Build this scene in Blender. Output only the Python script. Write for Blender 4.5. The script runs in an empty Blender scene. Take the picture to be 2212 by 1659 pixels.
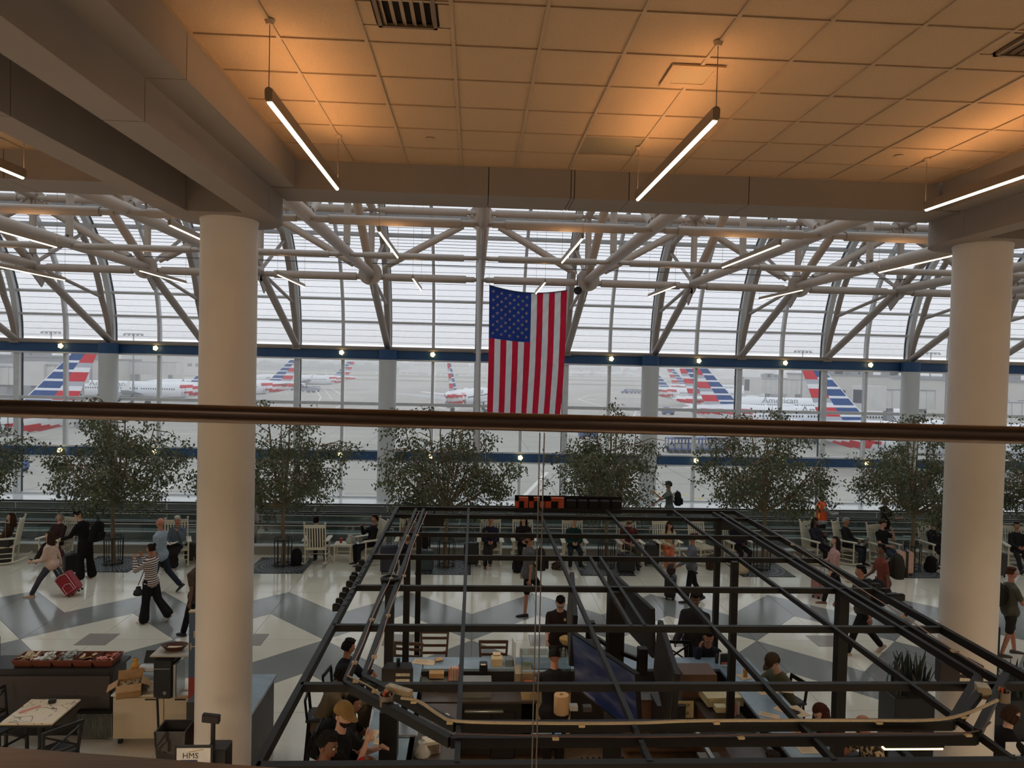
import bpy, math, random
import numpy as np
from mathutils import Vector, Matrix, Euler
random.seed(7)
S = bpy.context.scene
COL = S.collection
PI = math.pi
# ------------------------------------------------------------------ camera
EYE = Vector((0.0, 0.0, 5.6))
RW = [(0.99837288, -0.05224391, 0.02285117), (0.0215009, -0.02626311, -0.99942381), (0.05281395, 0.99828895, -0.02509708)]
FPX = 1525.66
cam_d = bpy.data.cameras.new('camera'); cam = bpy.data.objects.new('camera', cam_d); COL.objects.link(cam)
CR_, CD_, CF_ = [Vector(v) for v in RW]
cam.matrix_world = Matrix(((CR_.x, -CD_.x, -CF_.x, EYE.x), (CR_.y, -CD_.y, -CF_.y, EYE.y), (CR_.z, -CD_.z, -CF_.z, EYE.z), (0, 0, 0, 1)))
cam_d.sensor_width = 36.0; cam_d.lens = FPX / 2212 * 36.0; cam_d.clip_start = 0.05; cam_d.clip_end = 6000
S.camera = cam
# ------------------------------------------------------------------ world, exposure
S.view_settings.view_transform = 'Standard'; S.view_settings.look = 'None'
S.view_settings.exposure = 0.0; S.view_settings.gamma = 1.0; S.view_settings.use_curve_mapping = False
W = bpy.data.worlds.new('sky'); S.world = W; W.use_nodes = True
wn = W.node_tree.nodes; wl = W.node_tree.links
bg = wn['Background']; bg.inputs['Strength'].default_value = 1.58
tc = wn.new('ShaderNodeTexCoord'); mp = wn.new('ShaderNodeMapping'); mp.inputs['Scale'].default_value = (1.5, 1.5, 5)
nz = wn.new('ShaderNodeTexNoise'); nz.inputs['Scale'].default_value = 1.6; nz.inputs['Detail'].default_value = 4
rp = wn.new('ShaderNodeValToRGB')
rp.color_ramp.elements[0].color = (0.83, 0.85, 0.91, 1); rp.color_ramp.elements[0].position = 0.3
rp.color_ramp.elements[1].color = (0.88, 0.90, 0.955, 1); rp.color_ramp.elements[1].position = 0.7
wl.new(tc.outputs['Generated'], mp.inputs['Vector']); wl.new(mp.outputs['Vector'], nz.inputs['Vector'])
wl.new(nz.outputs['Fac'], rp.inputs['Fac']); wl.new(rp.outputs['Color'], bg.inputs['Color'])
cy = S.cycles
cy.max_bounces = 7; cy.diffuse_bounces = 4; cy.glossy_bounces = 3; cy.transmission_bounces = 4; cy.transparent_max_bounces = 32
cy.caustics_reflective = False; cy.caustics_refractive = False; cy.sample_clamp_indirect = 4.0; cy.blur_glossy = 0.5
cy.use_adaptive_sampling = True; cy.adaptive_threshold = 0.02
cy.use_denoising = True; cy.volume_bounces = 2
def area(name, loc, size, power, color, rot=(0, 0, 0), sy=None, spread=None):
    l = bpy.data.lights.new(name, 'AREA'); l.energy = power; l.color = color; l.size = size
    if sy: l.shape = 'RECTANGLE'; l.size_y = sy
    if spread: l.spread = spread
    o = bpy.data.objects.new(name, l); COL.objects.link(o); o.location = loc; o.rotation_euler = rot; return o
WARM = (1.0, 0.80, 0.60)
# lamps on the underside of the mezzanine, over the cafe
for x_, w_ in ((-12, 130), (-6.2, 190), (-1.0, 120), (3.5, 110), (9, 190), (15, 130)): area('cafe_light', (x_, 0.9, 4.03), 1.6, w_, WARM, sy=1.0)
# unseen fill lamps behind the viewer, added to raise the warm ambient light
for x_ in (-8, -2.5, 1.6, 5.5, 11): area('mezzanine_fill', (x_, -1.6, 7.15), 1.2, 9, WARM, sy=1.2)
# ------------------------------------------------------------------ points from measured positions
def ray(px, py):
    a = (px - 1106.0) / FPX; b = (py - 829.5) / FPX
    return Vector((CR_[i] * a + CD_[i] * b + CF_[i] for i in range(3)))
def G(px, py, z=0.0):            # point on the level z
    d = ray(px, py); t = (z - EYE.z) / d.z
    return Vector((d.x * t, d.y * t, z))
def A(px, py, Y):                # point at the depth Y
    d = ray(px, py); t = Y / d.y
    return Vector((d.x * t, Y, EYE.z + d.z * t))
# ------------------------------------------------------------------ materials
def lin(c):
    return tuple(((v / 255.0) / 12.92 if v <= 10 else ((v / 255.0 + 0.055) / 1.055) ** 2.4) for v in c)
MATS = {}
def mat(name, rgb, rough=0.6, metal=0.0, var=0.08, scale=8.0, bump=0.0, emit=None, es=0.0, spec=0.5, coat=0.0, coords='Object', trans=0.0, stretch=None, bscale=None):
    if name in MATS: return MATS[name]
    m = bpy.data.materials.new(name); m.use_nodes = True; MATS[name] = m
    n = m.node_tree.nodes; l = m.node_tree.links; p = n['Principled BSDF']
    c = lin(rgb)
    t = n.new('ShaderNodeTexCoord'); mp = n.new('ShaderNodeMapping'); l.new(t.outputs[coords], mp.inputs['Vector'])
    if stretch: mp.inputs['Scale'].default_value = stretch
    nz = n.new('ShaderNodeTexNoise'); nz.inputs['Scale'].default_value = scale; nz.inputs['Detail'].default_value = 5
    l.new(mp.outputs['Vector'], nz.inputs['Vector'])
    r = n.new('ShaderNodeValToRGB'); e = r.color_ramp.elements
    e[0].position = 0.3; e[1].position = 0.7
    e[0].color = tuple(max(0, v * (1 - var)) for v in c) + (1,); e[1].color = tuple(min(1, v * (1 + var)) for v in c) + (1,)
    l.new(nz.outputs['Fac'], r.inputs['Fac']); l.new(r.outputs['Color'], p.inputs['Base Color'])
    p.inputs['Roughness'].default_value = rough; p.inputs['Metallic'].default_value = metal
    p.inputs['Specular IOR Level'].default_value = spec
    if coat: p.inputs['Coat Weight'].default_value = coat; p.inputs['Coat Roughness'].default_value = 0.08
    if bump:
        b = n.new('ShaderNodeBump'); b.inputs['Strength'].default_value = bump; b.inputs['Distance'].default_value = 0.01
        nb = nz
        if bscale:
            nb = n.new('ShaderNodeTexNoise'); nb.inputs['Scale'].default_value = bscale; nb.inputs['Detail'].default_value = 4; l.new(mp.outputs['Vector'], nb.inputs['Vector'])
        l.new(nb.outputs['Fac'], b.inputs['Height']); l.new(b.outputs['Normal'], p.inputs['Normal'])
    if emit:
        p.inputs['Emission Color'].default_value = lin(emit) + (1,); p.inputs['Emission Strength'].default_value = es
    if trans:
        tr = n.new('ShaderNodeBsdfTranslucent'); l.new(r.outputs['Color'], tr.inputs['Color'])
        mx = n.new('ShaderNodeMixShader'); mx.inputs['Fac'].default_value = trans
        out = n['Material Output']; l.new(p.outputs[0], mx.inputs[1]); l.new(tr.outputs[0], mx.inputs[2]); l.new(mx.outputs[0], out.inputs['Surface'])
    return m
def glass(name, tint, refl=0.06, rough=0.02, dirt=0.0):
    if name in MATS: return MATS[name]
    m = bpy.data.materials.new(name); m.use_nodes = True; MATS[name] = m
    n = m.node_tree.nodes; l = m.node_tree.links; n.remove(n['Principled BSDF'])
    t = n.new('ShaderNodeBsdfTransparent'); t.inputs['Color'].default_value = tuple(tint) + (1,)
    g = n.new('ShaderNodeBsdfGlossy'); g.inputs['Roughness'].default_value = rough
    fr = n.new('ShaderNodeFresnel'); fr.inputs['IOR'].default_value = 1.45
    nz = n.new('ShaderNodeTexNoise'); nz.inputs['Scale'].default_value = 1.2
    ma = n.new('ShaderNodeMath'); ma.operation = 'MULTIPLY_ADD'; ma.inputs[1].default_value = dirt; l.new(nz.outputs['Fac'], ma.inputs[0]); l.new(fr.outputs[0], ma.inputs[2])
    gm = n.new('ShaderNodeNewGeometry'); iv = n.new('ShaderNodeMath'); iv.operation = 'SUBTRACT'; iv.inputs[0].default_value = 1.0; l.new(gm.outputs['Backfacing'], iv.inputs[1])
    mu = n.new('ShaderNodeMath'); mu.operation = 'MULTIPLY'; l.new(ma.outputs[0], mu.inputs[0]); l.new(iv.outputs[0], mu.inputs[1])
    mx = n.new('ShaderNodeMixShader'); l.new(mu.outputs[0], mx.inputs['Fac']); l.new(t.outputs[0], mx.inputs[1]); l.new(g.outputs[0], mx.inputs[2])
    l.new(mx.outputs[0], n['Material Output'].inputs['Surface'])
    return m
# ------------------------------------------------------------------ mesh helpers
def frame(d):
    d = Vector(d).normalized(); a = Vector((0, 0, 1)) if abs(d.z) < 0.95 else Vector((1, 0, 0))
    u = d.cross(a).normalized(); v = d.cross(u).normalized()
    return u, v
class MB:
    def __init__(s): s.v = []; s.f = []; s.m = []; s.cur = 0
    def mi(s, i): s.cur = i; return s
    def add(s, vs, fs, M=None):
        o = len(s.v)
        for p in vs:
            p = Vector(p)
            if M is not None: p = M @ p
            s.v.append((p.x, p.y, p.z))
        for f in fs: s.f.append(tuple(i + o for i in f)); s.m.append(s.cur)
        return s
    def box(s, c, d, rz=0.0, M=None):
        x, y, z = d[0] / 2, d[1] / 2, d[2] / 2; co, si = math.cos(rz), math.sin(rz); vs = []
        for a, b, e in ((-x, -y, -z), (x, -y, -z), (x, y, -z), (-x, y, -z), (-x, -y, z), (x, -y, z), (x, y, z), (-x, y, z)):
            vs.append((c[0] + a * co - b * si, c[1] + a * si + b * co, c[2] + e))
        return s.add(vs, [(0, 3, 2, 1), (4, 5, 6, 7), (0, 1, 5, 4), (1, 2, 6, 5), (2, 3, 7, 6), (3, 0, 4, 7)], M)
    def bb(s, x0, x1, y0, y1, z0, z1, M=None): return s.box(((x0 + x1) / 2, (y0 + y1) / 2, (z0 + z1) / 2), (x1 - x0, y1 - y0, z1 - z0), 0, M)
    def rbox(s, c, d, b=0.01, M=None):
        x, y, z = d[0] / 2, d[1] / 2, d[2] / 2; vs = []; lv = [(-z, b), (-z + b, 0), (z - b, 0), (z, b)]
        for (h, i) in lv:
            X, Y = x - i, y - i
            k = b * 0.6 if i == 0 else b * 0.3
            for (p, q) in ((-X + k, -Y), (X - k, -Y), (X, -Y + k), (X, Y - k), (X - k, Y), (-X + k, Y), (-X, Y - k), (-X, -Y + k)): vs.append((c[0] + p, c[1] + q, c[2] + h))
        fs = [tuple(range(7, -1, -1)), tuple(range(24, 32))]
        for r in range(3):
            for i in range(8): j = (i + 1) % 8; fs.append((r * 8 + i, r * 8 + j, r * 8 + 8 + j, r * 8 + 8 + i))
        return s.add(vs, fs, M)
    def cyl(s, p0, p1, r0, r1=None, n=12, caps=True, M=None):
        r1 = r0 if r1 is None else r1; p0 = Vector(p0); p1 = Vector(p1); u, v = frame(p1 - p0); vs = []
        for (p, r) in ((p0, r0), (p1, r1)):
            for i in range(n): a = 2 * PI * i / n; vs.append(p + u * (r * math.cos(a)) + v * (r * math.sin(a)))
        fs = [(i, (i + 1) % n, n + (i + 1) % n, n + i) for i in range(n)]
        if caps: fs += [tuple(range(n - 1, -1, -1)), tuple(range(n, 2 * n))]
        return s.add(vs, fs, M)
    def tube(s, pts, r, n=8, M=None, caps=True):
        pts = [Vector(p) for p in pts]; vs = []; rr = r if isinstance(r, (list, tuple)) else [r] * len(pts)
        d = (pts[1] - pts[0]).normalized(); u, v = frame(d)
        for k, p in enumerate(pts):
            if k == 0: t = pts[1] - p
            elif k == len(pts) - 1: t = p - pts[k - 1]
            else: t = (pts[k + 1] - p).normalized() + (p - pts[k - 1]).normalized()
            t = t.normalized() if t.length > 1e-9 else d
            u = (u - t * u.dot(t)); u = u.normalized() if u.length > 1e-6 else frame(t)[0]; v = t.cross(u)
            for i in range(n): a = 2 * PI * i / n; vs.append(p + u * (rr[k] * math.cos(a)) + v * (rr[k] * math.sin(a)))
        fs = []
        for k in range(len(pts) - 1):
            for i in range(n): j = (i + 1) % n; fs.append((k * n + i, k * n + j, k * n + n + j, k * n + n + i))
        if caps: fs += [tuple(range(n - 1, -1, -1)), tuple(range((len(pts) - 1) * n, len(pts) * n))]
        return s.add(vs, fs, M)
    def bar(s, p0, p1, w, h, up=(0, 0, 1), M=None):      # rectangular bar between two points
        p0 = Vector(p0); p1 = Vector(p1); d = (p1 - p0).normalized(); up = Vector(up)
        u = d.cross(up); u = u.normalized() if u.length > 1e-6 else frame(d)[0]; v = u.cross(d).normalized(); vs = []
        for p in (p0, p1):
            for a, b in ((-1, -1), (1, -1), (1, 1), (-1, 1)): vs.append(p + u * (a * w / 2) + v * (b * h / 2))
        return s.add(vs, [(0, 1, 5, 4), (1, 2, 6, 5), (2, 3, 7, 6), (3, 0, 4, 7), (3, 2, 1, 0), (4, 5, 6, 7)], M)
    def lathe(s, prof, n=16, c=(0, 0, 0), M=None):
        vs = []; fs = []
        for (r, z) in prof:
            for i in range(n): a = 2 * PI * i / n; vs.append((c[0] + r * math.cos(a), c[1] + r * math.sin(a), c[2] + z))
        for k in range(len(prof) - 1):
            for i in range(n): j = (i + 1) % n; fs.append((k * n + i, k * n + j, k * n + n + j, k * n + n + i))
        if prof[0][0] > 1e-4: fs.append(tuple(range(n - 1, -1, -1)))
        if prof[-1][0] > 1e-4: fs.append(tuple(range((len(prof) - 1) * n, len(prof) * n)))
        return s.add(vs, fs, M)
    def ball(s, c, r, n=10, k=7, M=None):
        r = (r, r, r) if not isinstance(r, (tuple, list)) else r; vs = [(c[0], c[1], c[2] - r[2])]; fs = []
        for j in range(1, k):
            t = PI * j / k
            for i in range(n): a = 2 * PI * i / n; vs.append((c[0] + r[0] * math.sin(t) * math.cos(a), c[1] + r[1] * math.sin(t) * math.sin(a), c[2] - r[2] * math.cos(t)))
        vs.append((c[0], c[1], c[2] + r[2])); L = len(vs) - 1
        for i in range(n): j = (i + 1) % n; fs.append((0, 1 + j, 1 + i)); fs.append((L, L - n + i, L - n + j))
        for q in range(k - 2):
            for i in range(n): j = (i + 1) % n; fs.append((1 + q * n + i, 1 + q * n + j, 1 + q * n + n + j, 1 + q * n + n + i))
        return s.add(vs, fs, M)
    def prism(s, poly, z0, z1, M=None):
        n = len(poly); vs = [(p[0], p[1], z0) for p in poly] + [(p[0], p[1], z1) for p in poly]
        ar = sum(poly[i][0] * poly[(i + 1) % n][1] - poly[(i + 1) % n][0] * poly[i][1] for i in range(n))
        a = tuple(range(n)); b = tuple(range(n, 2 * n)); fs = [(i, (i + 1) % n, n + (i + 1) % n, n + i) for i in range(n)]
        if ar > 0: fs += [a[::-1], b]
        else: fs = [f[::-1] for f in fs] + [a, b[::-1]]
        return s.add(vs, fs, M)
    def mesh(s, name, mats, smooth=35):
        me = bpy.data.meshes.new(name); me.from_pydata(s.v, [], s.f)
        mats = mats if isinstance(mats, (list, tuple)) else [mats]
        for m in mats: me.materials.append(m)
        if len(mats) > 1: me.polygons.foreach_set('material_index', s.m)
        if smooth:
            me.polygons.foreach_set('use_smooth', [True] * len(me.polygons)); me.set_sharp_from_angle(angle=math.radians(smooth))
        me.update(); return me
    def build(s, name, mats, parent=None, smooth=35, **kw):
        return ob(name, s.mesh(name, mats, smooth), parent, **kw)
def ob(name, me, parent=None, loc=None, rz=None, label=None, cat=None, group=None, kind=None, M=None):
    o = bpy.data.objects.new(name, me); COL.objects.link(o)
    if parent is not None: o.parent = parent
    if loc is not None: o.location = loc
    if rz is not None: o.rotation_euler = (0, 0, rz)
    if M is not None: o.matrix_world = M
    return tag(o, label, cat, group, kind)
def tag(o, label=None, cat=None, group=None, kind=None):
    if label: o['label'] = label
    if cat: o['category'] = cat
    if group: o['group'] = group
    if kind: o['kind'] = kind
    return o
def root(name, loc, label, cat, group=None, rz=0.0): return ob(name, None, None, loc, rz, label, cat, group)
def kids(o): return [c for c in COPYKIDS.get(o.name, [])]
def dup(o, loc=None, rz=None, label=None, group=None, parent=None):
    c = o.copy(); COL.objects.link(c)
    if parent is not None: c.parent = parent
    if loc is not None: c.location = loc
    if rz is not None: c.rotation_euler = (0, 0, rz)
    if label: c['label'] = label
    if group: c['group'] = group
    for k in list(o.children): dup(k, parent=c)
    return c
TXT = {}
def text(body, size, m, parent, M, name='lettering', ext=0.004, align='LEFT', sx=1.0, bold=0.0):
    key = (body, size, ext, align, bold, m.name)
    if key not in TXT:
        cu = bpy.data.curves.new(name, 'FONT'); cu.body = body; cu.size = size; cu.extrude = ext; cu.align_x = align; cu.offset = bold
        cu.resolution_u = 2; t_ = bpy.data.objects.new(name, cu); me = bpy.data.meshes.new_from_object(t_)
        me.materials.clear(); me.materials.append(m); TXT[key] = me; bpy.data.objects.remove(t_)
    o = bpy.data.objects.new(name, TXT[key]); COL.objects.link(o); o.parent = parent
    o.matrix_local = M @ Matrix.Diagonal((sx, 1, 1, 1)); return o
def basis(o, x, y, z): return Matrix(((x[0], y[0], z[0], o[0]), (x[1], y[1], z[1], o[1]), (x[2], y[2], z[2], o[2]), (0, 0, 0, 1)))
# ------------------------------------------------------------------ shared materials
m_tile = mat('ceiling_tile', (188, 160, 130), 0.95, var=0.05, scale=60, bump=0.25, spec=0.1)
m_tile2 = mat('ceiling_tile_grey', (150, 135, 112), 0.95, var=0.06, scale=60, bump=0.25, spec=0.1)
m_tbar = mat('ceiling_bar', (176, 150, 120), 0.6, var=0.03)
m_plaster = mat('beam_plaster', (146, 136, 130), 0.8, var=0.03, scale=3, spec=0.2)
m_column = mat('column_paint', (222, 212, 202), 0.42, var=0.03, scale=2, spec=0.4)
m_wcol = mat('far_column_paint', (205, 208, 208), 0.45, var=0.03, scale=2)
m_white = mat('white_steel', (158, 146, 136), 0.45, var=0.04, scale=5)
m_alu = mat('mullion_aluminium', (212, 214, 216), 0.4, metal=0.0, var=0.05, scale=4)
m_dark_alu = mat('gasket_dark', (60, 64, 68), 0.5, var=0.05)
m_blue = mat('blue_band', (40, 80, 124), 0.45, var=0.08, scale=3)
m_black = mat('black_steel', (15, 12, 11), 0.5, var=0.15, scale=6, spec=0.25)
m_lit_top = mat('black_steel_lit_top', (205, 188, 178), 0.5, var=0.08, scale=6)  # black steel with the light on its upward faces painted in
m_rail = mat('bronze_rail', (138, 120, 110), 0.33, metal=0.9, var=0.1, scale=2, stretch=(1, 30, 30))
m_shoe = mat('brushed_shoe', (150, 128, 110), 0.35, metal=0.9, var=0.15, scale=3, stretch=(0.5, 40, 40))
m_steel = mat('stainless', (170, 172, 172), 0.28, metal=0.9, var=0.08, scale=3, stretch=(1, 20, 20))
m_dsteel = mat('dark_stainless', (130, 131, 126), 0.35, metal=0.4, var=0.1, scale=3)
m_curb = mat('curb_stone', (150, 146, 138), 0.3, var=0.06, scale=12)
m_rubber = mat('black_rubber', (18, 18, 19), 0.55, var=0.1)
m_floor = mat('terrazzo_cream', (196, 188, 170), 0.13, var=0.07, scale=45, spec=0.6, coords='Generated')
m_wire = mat('steel_wire', (150, 140, 130), 0.4, metal=0.6)
m_winglass = glass('window_glass', (0.80, 0.805, 0.805), dirt=0.015)
m_railglass = glass('railing_glass', (0.965, 0.975, 0.965), dirt=0.006)
m_smoke = glass('smoked_glass', (0.80, 0.84, 0.83), dirt=0.06)
m_clear = glass('clear_glass', (0.9, 0.93, 0.93))
def terrazzo(name, rgb, rough, fleck):
    m = mat(name, rgb, rough, var=0.05, scale=0.7, spec=0.6, coords='Object')
    n = m.node_tree.nodes; l = m.node_tree.links; p = n['Principled BSDF']
    geo = n.new('ShaderNodeNewGeometry'); vo = n.new('ShaderNodeTexVoronoi'); vo.inputs['Scale'].default_value = 70
    l.new(geo.outputs['Position'], vo.inputs['Vector'])
    rr = n.new('ShaderNodeValToRGB'); rr.color_ramp.elements[0].position = 0.05; rr.color_ramp.elements[1].position = 0.45
    rr.color_ramp.elements[0].color = tuple(v * fleck for v in (1, 1, 1)) + (1,); rr.color_ramp.elements[1].color = (1, 1, 1, 1)
    l.new(vo.outputs['Distance'], rr.inputs['Fac'])
    ramp = [x for x in n if x.type == 'VALTORGB' and x != rr][0]
    mx = n.new('ShaderNodeMixRGB'); mx.blend_type = 'MULTIPLY'; mx.inputs['Fac'].default_value = 1
    l.new(ramp.outputs['Color'], mx.inputs[1]); l.new(rr.outputs['Color'], mx.inputs[2]); l.new(mx.outputs[0], p.inputs['Base Color'])
    nz = n.new('ShaderNodeTexNoise'); nz.inputs['Scale'].default_value = 0.9; l.new(geo.outputs['Position'], nz.inputs['Vector'])
    mr = n.new('ShaderNodeMapRange'); mr.inputs['To Min'].default_value = rough * 0.8; mr.inputs['To Max'].default_value = rough * 1.5
    l.new(nz.outputs['Fac'], mr.inputs['Value']); l.new(mr.outputs[0], p.inputs['Roughness'])
    return m
m_cream = terrazzo('terrazzo_cream_panel', (220, 211, 194), 0.09, 0.8)
m_grey = terrazzo('terrazzo_grey_panel', (132, 133, 130), 0.12, 0.7)
m_taupe = terrazzo('terrazzo_taupe_panel', (150, 140, 132), 0.14, 0.8)
m_joint = mat('terrazzo_joint', (120, 112, 100), 0.4)
# ================================================================== THE SETTING
XK = lambda k: 0.10 + 3.49 * k                       # roof frames and wide mullions
YW = 27.9; R = 5.6; YC = YW - R; ZC = 6.3            # glazed wall and its vault
def arc(t, rad=R, yc=YC, zc=ZC): return (yc + rad * math.cos(t), zc + rad * math.sin(t))
# ---- concourse floor
b = MB(); b.bb(-30, 34, -3, 29.0, -0.30, -0.012)
floor = b.build('floor', m_joint, kind='structure')
PX = 2.965; XP = -8.845                               # pattern period and a tip position
def panel(poly, m, z=0.0):
    c = Vector((sum(p[0] for p in poly) / len(poly), sum(p[1] for p in poly) / len(poly)))
    g = 0.004; q = []
    n = len(poly); ar = sum(poly[i][0] * poly[(i + 1) % n][1] - poly[(i + 1) % n][0] * poly[i][1] for i in range(n))
    if ar < 0: poly = poly[::-1]
    for i in range(n):
        p0, p1, p2 = Vector(poly[i - 1]), Vector(poly[i]), Vector(poly[(i + 1) % n])
        e1 = (p1 - p0).normalized(); e2 = (p2 - p1).normalized(); n1 = Vector((-e1.y, e1.x)); n2 = Vector((-e2.y, e2.x))
        k = (n1 + n2); k = k / max(0.35, k.length_squared) * 2 if k.length > 1e-6 else n1
        q.append(p1 + k * g)
    MB().prism([(p.x, p.y) for p in q], -0.012, z).build('terrazzo_panel', m, floor, smooth=0)
YM = 14.28; HH = 1.475
def lerp2(a, b, t): return (a[0] + (b[0] - a[0]) * t, a[1] + (b[1] - a[1]) * t)
for i in range(-3, 11):
    xl = XP + PX * i; xr = xl + PX; xc = (xl + xr) / 2
    if xr < -18.5 or xl > 21: continue
    for s in (1, -1):
        A0, T, B0 = (xl, YM), (xc, YM + s * HH), (xr, YM)
        q = 0.30
        # cream rhomb halves, split by the centre line and cut round the small square
        panel([A0, (xc - q, YM), (xc - q, YM + s * q), (xc, YM + s * q), T], m_cream)
        panel([(xc, YM + s * q), (xc + q, YM + s * q), (xc + q, YM), B0, T], m_cream)
        # grey zigzag above / below
        d = 1.505
        panel([A0, T, (xc, YM + s * (HH + d)), (xl, YM + s * d)], m_grey)
        panel([T, B0, (xr, YM + s * d), (xc, YM + s * (HH + d))], m_grey)
        # cream triangles closing the zigzag
        yo = YM + s * (HH + d)
        panel([(xl, YM + s * d), (xc, yo), (xl, yo)], m_cream); panel([(xr, YM + s * d), (xr, yo), (xc, yo)], m_cream)
    panel([(xc - 0.3, YM - 0.3), (xc + 0.3, YM - 0.3), (xc + 0.3, YM + 0.3), (xc - 0.3, YM + 0.3)], m_taupe)
    for y0, y1 in ((17.26, 18.76), (18.76, 20.6), (9.8, 11.3), (8.3, 9.8), (5.0, 8.3)):
        panel([(xl, y0), (xc, y0), (xc, y1), (xl, y1)], m_cream); panel([(xc, y0), (xr, y0), (xr, y1), (xc, y1)], m_cream)
panel([(-28, -3), (33, -3), (33, 5.0), (-28, 5.0)], m_cream)
panel([(-28, 20.6), (33, 20.6), (33, 27.6), (-28, 27.6)], m_cream, -0.002)
panel([(-28, 5), (-17.8, 5), (-17.8, 20.6), (-28, 20.6)], m_cream); panel([(23.8, 5), (33, 5), (33, 20.6), (23.8, 20.6)], m_cream)
# ---- side and back walls, hall roof (out of view but part of the hall); skylight added
m_wall = mat('wall_paint', (198, 190, 178), 0.8, var=0.03, scale=2)
MB().bb(-30.3, -30, -3, 28.2, -0.3, 12.2).build('wall_left', m_wall, kind='structure')
MB().bb(34, 34.3, -3, 28.2, -0.3, 12.2).build('wall_right', m_wall, kind='structure')
MB().bb(-30, 34, -3.3, -3, -0.3, 12.2).build('wall_back', m_wall, kind='structure')
rf = MB(); rf.bb(-30, 34, 8.72, 11.5, 12.0, 12.3); rf.bb(-30, 34, 21.6, 22.25, 11.85, 12.2); rf.build('ceiling_1', m_wall, kind='structure')
sk = ob('window_18', None, kind='structure')  # unseen roof glazing, added to let more daylight into the hall
for i in range(9):
    MB().bb(-30 + i * 8 - .15, -30 + i * 8 + .15, 11.5, 21.6, 12.0, 12.3).build('added_skylight_beam', m_wall, sk)
    if i < 8: MB().bb(-30 + i * 8 + .15, -22 + i * 8 - .15, 11.5, 21.6, 12.1, 12.12).build('added_skylight_pane', m_clear, sk)
MB().bb(-30, 34, 8.45, 8.68, 7.97, 12.0).build('wall_front', m_wall, kind='structure')
# ---- mezzanine we stand on
MB().bb(-30, 34, -3, 1.72, 4.05, 4.38).build('floor_1', m_plaster, kind='structure')
# ---- curtain wall: one object for each bay between roof frames
ROWS = [(0.37, 1.83), (2.17, 3.95), (4.07, 5.74)]
mull = MB(); 
ts = [0.9 * i / R for i in range(0, 10)]
def rib(X, w, depth, mb, m2=None):
    mb.bb(X - w / 2, X + w / 2, YW - depth, YW + 0.05, 0.0, ZC)
    n = 18
    for i in range(n):
        t0, t1 = PI / 2 * i / n, PI / 2 * (i + 1) / n
        y0, z0 = arc(t0, R + 0.05); y1, z1 = arc(t1, R + 0.05); y2, z2 = arc(t1, R - depth); y3, z3 = arc(t0, R - depth)
        vs = [(X + s * w / 2, y, z) for s in (-1, 1) for (y, z) in ((y0, z0), (y1, z1), (y2, z2), (y3, z3))]
        mb.add(vs, [(0, 1, 2, 3), (7, 6, 5, 4), (0, 4, 5, 1), (2, 6, 7, 3)])
wide = MB(); rib(0, 0.20, 0.20, wide); wide_me = wide.mesh('wide_mullion', m_alu)
nar = MB(); rib(0, 0.11, 0.14, nar); nar_me = nar.mesh('narrow_mullion', m_alu)
gk = MB(); 
for s, w in ((-1, 0.02), (1, 0.02)):
    gk.bb(s * 0.115 - w / 2, s * 0.115 + w / 2, YW - 0.03, YW + 0.04, 0.17, ZC)
    n = 18
    for i in range(n):
        t0, t1 = PI / 2 * i / n, PI / 2 * (i + 1) / n
        pts = [arc(t0, R + 0.04), arc(t1, R + 0.04), arc(t1, R - 0.03), arc(t0, R - 0.03)]
        vs = [(s * 0.115 + q * w / 2, y, z) for q in (-1, 1) for (y, z) in pts]
        gk.add(vs, [(0, 1, 2, 3), (7, 6, 5, 4), (0, 4, 5, 1), (2, 6, 7, 3)])
gk_me = gk.mesh('gasket', m_dark_alu)
PW = 3.49 / 2 - 0.16
tr = MB()
for z0, z1 in ((0.32, 0.38), (3.95, 4.07)): tr.bb(0.1, 3.39, YW - 0.12, YW + 0.04, z0, z1)
for t in ts[1:]:
    y, z = arc(t, R - 0.06); M = Matrix.Translation((1.745, y, z)) @ Matrix.Rotation(t, 4, 'X'); tr.box((0, 0, 0), (3.3, 0.16, 0.085), 0, M)
tr_me = tr.mesh('transom', m_alu)
bd = MB()
for z0, z1 in ((1.83, 2.17), (5.76, 6.10)): bd.bb(-0.0, 3.49, YW - 0.26, YW + 0.02, z0, z1)
bd_me = bd.mesh('blue_band', m_blue)
bt = MB()
for z in (1.80, 2.20, 5.73, 6.13): bt.bb(0, 3.49, YW - 0.28, YW - 0.05, z - 0.03, z + 0.03)
bt_me = bt.mesh('band_trim', m_alu)
sl = MB(); sl.bb(0, 3.49, 26.3, 27.84, 0.0, 0.32); sill_me = sl.mesh('sill', mat('white_sill', (238, 240, 242), 0.15, var=0.03))
lo = MB()
for r_i in range(8):
    n = 4 if r_i < 4 else 7
    for k in range(n):
        t = ts[r_i] + (ts[1]) * (k + 0.5) / n; y, z = arc(t, R + 0.34)
        if r_i < 4: lo.box((1.745, y, z), (3.49, 0.05, 0.010))
        else:
            dd = 0.04 + 0.005 * (r_i - 4); lo.box((0, 0, 0), (3.49, dd * 1.6, 0.014), 0, Matrix.Translation((1.745, y, z)) @ Matrix.Rotation(0.25, 4, 'X'))
lo_me = lo.mesh('louvre_blades', mat('louvre_grey', (150, 156, 166), 0.5, metal=0.2))
pane_me = {}
for i, (z0, z1) in enumerate(ROWS):
    pane_me[i] = MB().bb(-PW / 2, PW / 2, -0.008, 0.008, 0, z1 - z0).mesh('glass_pane', m_winglass, 0)
ch = 2 * R * math.sin(ts[1] / 2) - 0.05
pane_me['c'] = MB().box((0, 0, 0), (PW, 0.012, ch)).mesh('glass_pane', m_winglass, 0)
wi = 0
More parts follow.
